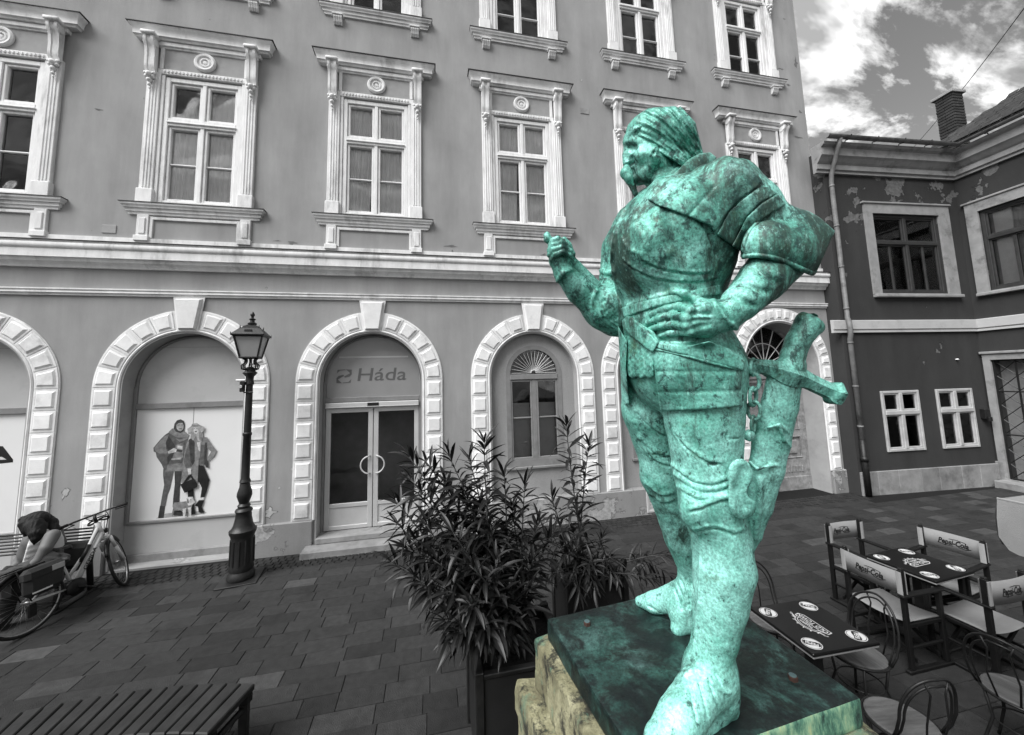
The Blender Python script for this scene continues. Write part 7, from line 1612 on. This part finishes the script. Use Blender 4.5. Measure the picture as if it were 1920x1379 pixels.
# drive, saddle, carrier
b = MB(); Tm = Matrix.Translation(BB) @ Matrix.Rotation(R(90), 4, 'X'); b.lathe([(0.10, 0.045), (0.10, 0.055), (0.03, 0.06)], (0, 0, 0), 20, Tm); b.lathe([(0.085, -0.05), (0.09, 0.0), (0.085, 0.045)], (0, 0, 0), 14, Tm)
b.tube([(0.445, -0.07, 0.29), (0.58, -0.075, 0.215)], 0.012, 6); b.cbox(0.55, 0.64, -0.17, -0.08, 0.20, 0.225, 0.006); b.tube([(0.445, 0.07, 0.29), (0.31, 0.075, 0.365)], 0.012, 6); b.build('crank', M['black_part'], bk, True)
b = MB(); b.tube([(0.0, -0.04, 0.39), (0.445, -0.05, 0.39)], 0.005, 4); b.tube([(0.03, -0.04, 0.22), (0.445, -0.05, 0.19)], 0.005, 4); b.cbox(-0.02, 0.06, -0.06, -0.03, 0.18, 0.32, 0.01); b.build('drivetrain', M['black_part'], bk)
b = MB(); b.tube([ST, (0.29, 0, 0.77)], 0.015, 8); b.build('seat_post', M['chrome'], bk, True)
b = MB(); P = [(0.20, 0.085, 0.80), (0.25, 0.09, 0.815), (0.33, 0.05, 0.80), (0.42, 0.025, 0.795), (0.45, 0.012, 0.78)]; n = 8; vs = []
for x, hw, z in P: vs += [(x, hw*math.cos(2*math.pi*k/n), z+0.03*math.sin(2*math.pi*k/n)) for k in range(n)]
b.add(vs, [(i*n+k, i*n+(k+1) % n, (i+1)*n+(k+1) % n, (i+1)*n+k) for i in range(4) for k in range(n)]+[list(range(n)), list(range(4*n, 5*n))]); b.build('saddle', M['black_part'], bk, True)
b = MB()
for s in (-1, 1): b.tube([(0.25, s*0.06, 0.74), (-0.28, s*0.06, 0.74)], 0.008, 6); b.tube([(-0.12, s*0.065, 0.74), (0.0, s*0.07, 0.36)], 0.007, 6)
b.tube([(-0.28, -0.06, 0.74), (-0.28, 0.06, 0.74)], 0.008, 6); b.build('carrier', M['black_part'], bk, True)
b = MB(); b.tube([(0.375*math.cos(a), 0, 0.35+0.375*math.sin(a)) for a in [0.35+k*0.12 for k in range(24)]], 0.024, 6); b.build('mudguard', M['black_part'], bk, True)
b = MB(); b.tube([(0.42, 0.05, 0.27), (0.36, 0.24, 0.02)], 0.010, 6); b.build('kickstand', M['black_part'], bk, True)
for s in (-1, 1):
    b = MB(); y0, y1 = sorted((s*0.075, s*0.20)); b.cbox(-0.12, 0.25, y0, y1, 0.42, 0.70, 0.05); pn = b.build('pannier', M['bag'], bk)
    b = MB(); b.cbox(-0.125, 0.255, y0-0.006, y1+0.006, 0.58, 0.73, 0.04); b.build('flap', M['bag'], pn)
    b = MB(); y = s*0.2035; b.cbox(-0.08, 0.10, min(y, y+s*0.003), max(y, y+s*0.003), 0.455, 0.472, 0.001); b.build('reflective_strip', M['reflect'], pn)
    b = MB(); y = s*0.207; b.cbox(0.10, 0.22, min(y, y+s*0.003), max(y, y+s*0.003), 0.63, 0.69, 0.001); b.build('logo_patch', M['frieze'], pn)
b = MB(); b.lathe([(0.02, 0), (0.035, 0.015), (0.03, 0.03)], (0, 0, 0), 10, Matrix.Translation((-0.30, 0, 0.66)) @ Matrix.Rotation(R(-90), 4, 'Y')); b.build('tail_light', M['black_part'], bk)
# ---------------------------------------------------------------- seated woman
M['skin'] = grey('skin', 0.11, 0.08, 6, 0.6, 0.05, 80); M['hair_dark'] = grey('dark hair', 0.003, 0.5, 9, 0.65, 0.6, 30, stretch=(8, 8, 1)); M['top_white'] = grey('white summer top', 0.66, 0.06, 8, 0.9, 0.25, 70); M['trousers'] = grey('dark trousers', 0.03, 0.2, 8, 0.9, 0.2, 60); M['denim'] = grey('grey jacket cloth', 0.05, 0.18, 9, 0.92, 0.4, 120)
WL = Vector((-5.0, 6.30, 0)); wm = thing('person', 'dark haired woman in a white sleeveless top leaning forward on the wall bench', 'person', WL)
dw = lens((-5.0, 6.30, 0.8))[2]
def person_vol(h=0.010): return Vol([L3(-80, 0, dw+0.3)[0]-0.15, L3(0, 1215, dw)[1]-0.05, dw-0.65], [L3(160, 0, dw)[0]+0.1, L3(0, 940, dw)[1]+0.08, dw+0.5], h)
w = person_vol()
D = dw
w.chain([(88, 1080, D+0.12, 24), (88, 1050, D+0.08, 24), (80, 1026, D+0.0, 25), (80, 1008, D-0.05, 22), (74, 996, D-0.08, 12)], 0.05, 1.25)
w.chain([(78, 1000, D-0.08, 8), (68, 988, D-0.10, 8)], 0.03)                     # neck
w.ell(60, 1030, D-0.10, 15, 27, 0.10, -0.25, 0.04)
torso = w.d.copy()
w.ell(60, 985, D-0.12, 13.5, 16.5, 0.095, 0.25, 0.02); w.ell(53, 991, D-0.12, 9, 13, 0.07, 0.3, 0.02); w.ell(44.5, 990, D-0.12, 2.6, 3.6, 0.016, 0.3, 0.012); w.ell(50, 1000, D-0.12, 4, 2.5, 0.025, 0, 0.01)
w.chain([(98, 1005, D-0.20, 11), (86, 1028, D-0.30, 9.5), (72, 1050, D-0.36, 7), (48, 1066, D-0.42, 5.2)], 0.02)     # near arm
w.chain([(48, 1066, D-0.42, 5), (36, 1070, D-0.44, 5)], 0.01)
for f in range(4): w.chain([(37, 1067+f*1.8, D-0.44+0.012*f, 1.7), (30, 1070+f*1.6, D-0.44+0.012*f, 1.5), (26, 1073+f*1.2, D-0.44+0.012*f, 1.2)], 0.003)
w.chain([(38, 1066, D-0.455, 1.8), (33, 1064, D-0.46, 1.4)], 0.004)
w.chain([(66, 1004, D+0.06, 9), (48, 1030, D-0.05, 8), (30, 1060, D-0.18, 6), (12, 1072, D-0.25, 5)], 0.02)          # far arm
w.chain([(84, 1084, D+0.02, 19), (40, 1082, D-0.22, 16), (10, 1086, D-0.38, 13), (8, 1130, D-0.42, 10), (6, 1165, D-0.42, 7), (-8, 1172, D-0.5, 6)], 0.03)
w.chain([(92, 1082, D+0.14, 18), (50, 1078, D-0.02, 16), (16, 1082, D-0.16, 13), (12, 1130, D-0.20, 10), (10, 1160, D-0.2, 7)], 0.03)
body = w.d.copy(); part('body', net_mesh('body', body, w.lo, 0.010, M['skin'], 2, WL), wm)
gxw, gyw, gzw = np.meshgrid(*[a.astype(np.float32) for a in w.ax], indexing='ij', sparse=True); pxw = CCX+CAMF*gxw/gzw; pyw = CCY-CAMF*gyw/gzw
def wear(name, poly, th, mat, zr=None, fold=None, src=None):
    P = poly_dist(poly, pxw+0*gyw, pyw+0*gxw)*(gzw/CAMF); t = (body if src is None else src)-th
    if fold is not None: t = t+fold
    e = np.maximum(np.maximum(t, P), -((body if src is None else src)+0.004))
    if zr: e = np.maximum(e, np.maximum(zr[0]-gzw, gzw-zr[1]))
    return part(name, net_mesh(name, np.pad(e, 2, constant_values=0.3).astype(np.float32), w.lo-0.02, 0.010, mat, 1, WL), wm)
fold = (0.004*np.sin(60*gxw+35*gyw)+0.003*np.sin(80*gyw-20*gzw)).astype(np.float32)
wear('white_top', [(60, 1000), (80, 984), (108, 984), (120, 1008), (122, 1040), (120, 1095), (60, 1095), (40, 1062), (52, 1020)], 0.024, M['top_white'], None, fold, torso)
wear('trousers', [(118, 1062), (60, 1060), (-40, 1062), (-60, 1185), (40, 1185), (60, 1105), (118, 1110)], 0.020, M['trousers'], None, fold)
w2_ = person_vol(0.008)
w2_.ell(66, 976, D-0.10, 20, 15.5, 0.115, 0.25, 0.02); w2_.chain([(78, 974, D-0.02, 12), (92, 984, D-0.02, 12), (102, 994, D-0.04, 7), (108, 1002, D-0.06, 2)], 0.03)
w2_.chain([(52, 982, D-0.19, 12), (52, 994, D-0.22, 8), (48, 1004, D-0.23, 3)], 0.02); w2_.chain([(64, 986, D-0.20, 13), (66, 1000, D-0.25, 9), (66, 1010, D-0.27, 6), (65, 1020, D-0.27, 2)], 0.02); w2_.chain([(76, 988, D-0.17, 9), (76, 1002, D-0.22, 6), (72, 1014, D-0.25, 2)], 0.015); w2_.chain([(44, 974, D-0.16, 6), (42, 986, D-0.18, 4), (44, 998, D-0.2, 2)], 0.01)
g0, g1, g2 = np.meshgrid(*[a.astype(np.float32) for a in w2_.ax], indexing='ij', sparse=True); w2_.d += (0.0025*np.sin(190*g0+60*g1+60*g2)+0.0015*np.sin(320*g0+90*g1)).astype(np.float32)
part('hair', net_mesh('hair', w2_.d, w2_.lo, 0.008, M['hair_dark'], 0, WL), wm)
# glasses temple
b = MB(); a_ = at(42, 987, D-0.19)-WL; c_ = at(60, 984, D-0.21)-WL; b.tube([a_, c_], 0.004, 5); b.tube([at(40+4*math.cos(q), 987+4*math.sin(q), D-0.185)-WL for q in [k*math.pi/5 for k in range(10)]], 0.003, 4, closed=True); b.build('glasses', M['black_part'], wm)
# jacket over the panniers
jw = Vol([L3(-60, 0, 5.2)[0]-0.1, L3(0, 1115, 4.7)[1]-0.05, 4.15], [L3(140, 0, 4.6)[0]+0.05, L3(0, 1020, 4.8)[1]+0.05, 5.0], 0.010)
jw.chain([(118, 1048, 4.66, 9), (90, 1048, 4.60, 15), (60, 1064, 4.52, 14), (30, 1076, 4.46, 13), (4, 1086, 4.40, 13), (-20, 1096, 4.36, 14)], 0.03, 0.9)
jw.chain([(124, 1050, 4.64, 5), (95, 1062, 4.56, 6), (60, 1076, 4.47, 7), (20, 1094, 4.36, 7)], 0.02); jw.chain([(112, 1034, 4.68, 5), (86, 1036, 4.62, 6), (64, 1050, 4.56, 5)], 0.02); jw.chain([(50, 1062, 4.44, 4), (20, 1072, 4.38, 4)], 0.01)
g0, g1, g2 = np.meshgrid(*[a.astype(np.float32) for a in jw.ax], indexing='ij', sparse=True); jw.d += (0.008*np.sin(40*g0+55*g1+8*np.sin(9*g2))+0.004*np.sin(90*g1+70*g2)).astype(np.float32)
jl = Vector((-4.85, 5.8, 0.6)); o = bpy.data.objects.new('jacket', net_mesh('jacket', jw.d, jw.lo, 0.010, M['denim'], 1, jl)); COL.objects.link(o); o.location = jl; tag(o, 'crumpled grey cloth jacket lying over the bicycle panniers', 'jacket')
b = MB(); b.cbox(-0.17, 0.17, -0.10, 0.10, 0, 0.30, 0.05); tag(b.build('handbag', M['bag'], None, False, (-4.72, 6.40, 0.445), (0, 0.1, 0.4)), 'dark bag standing on the wall bench right of the seated woman', 'bag')
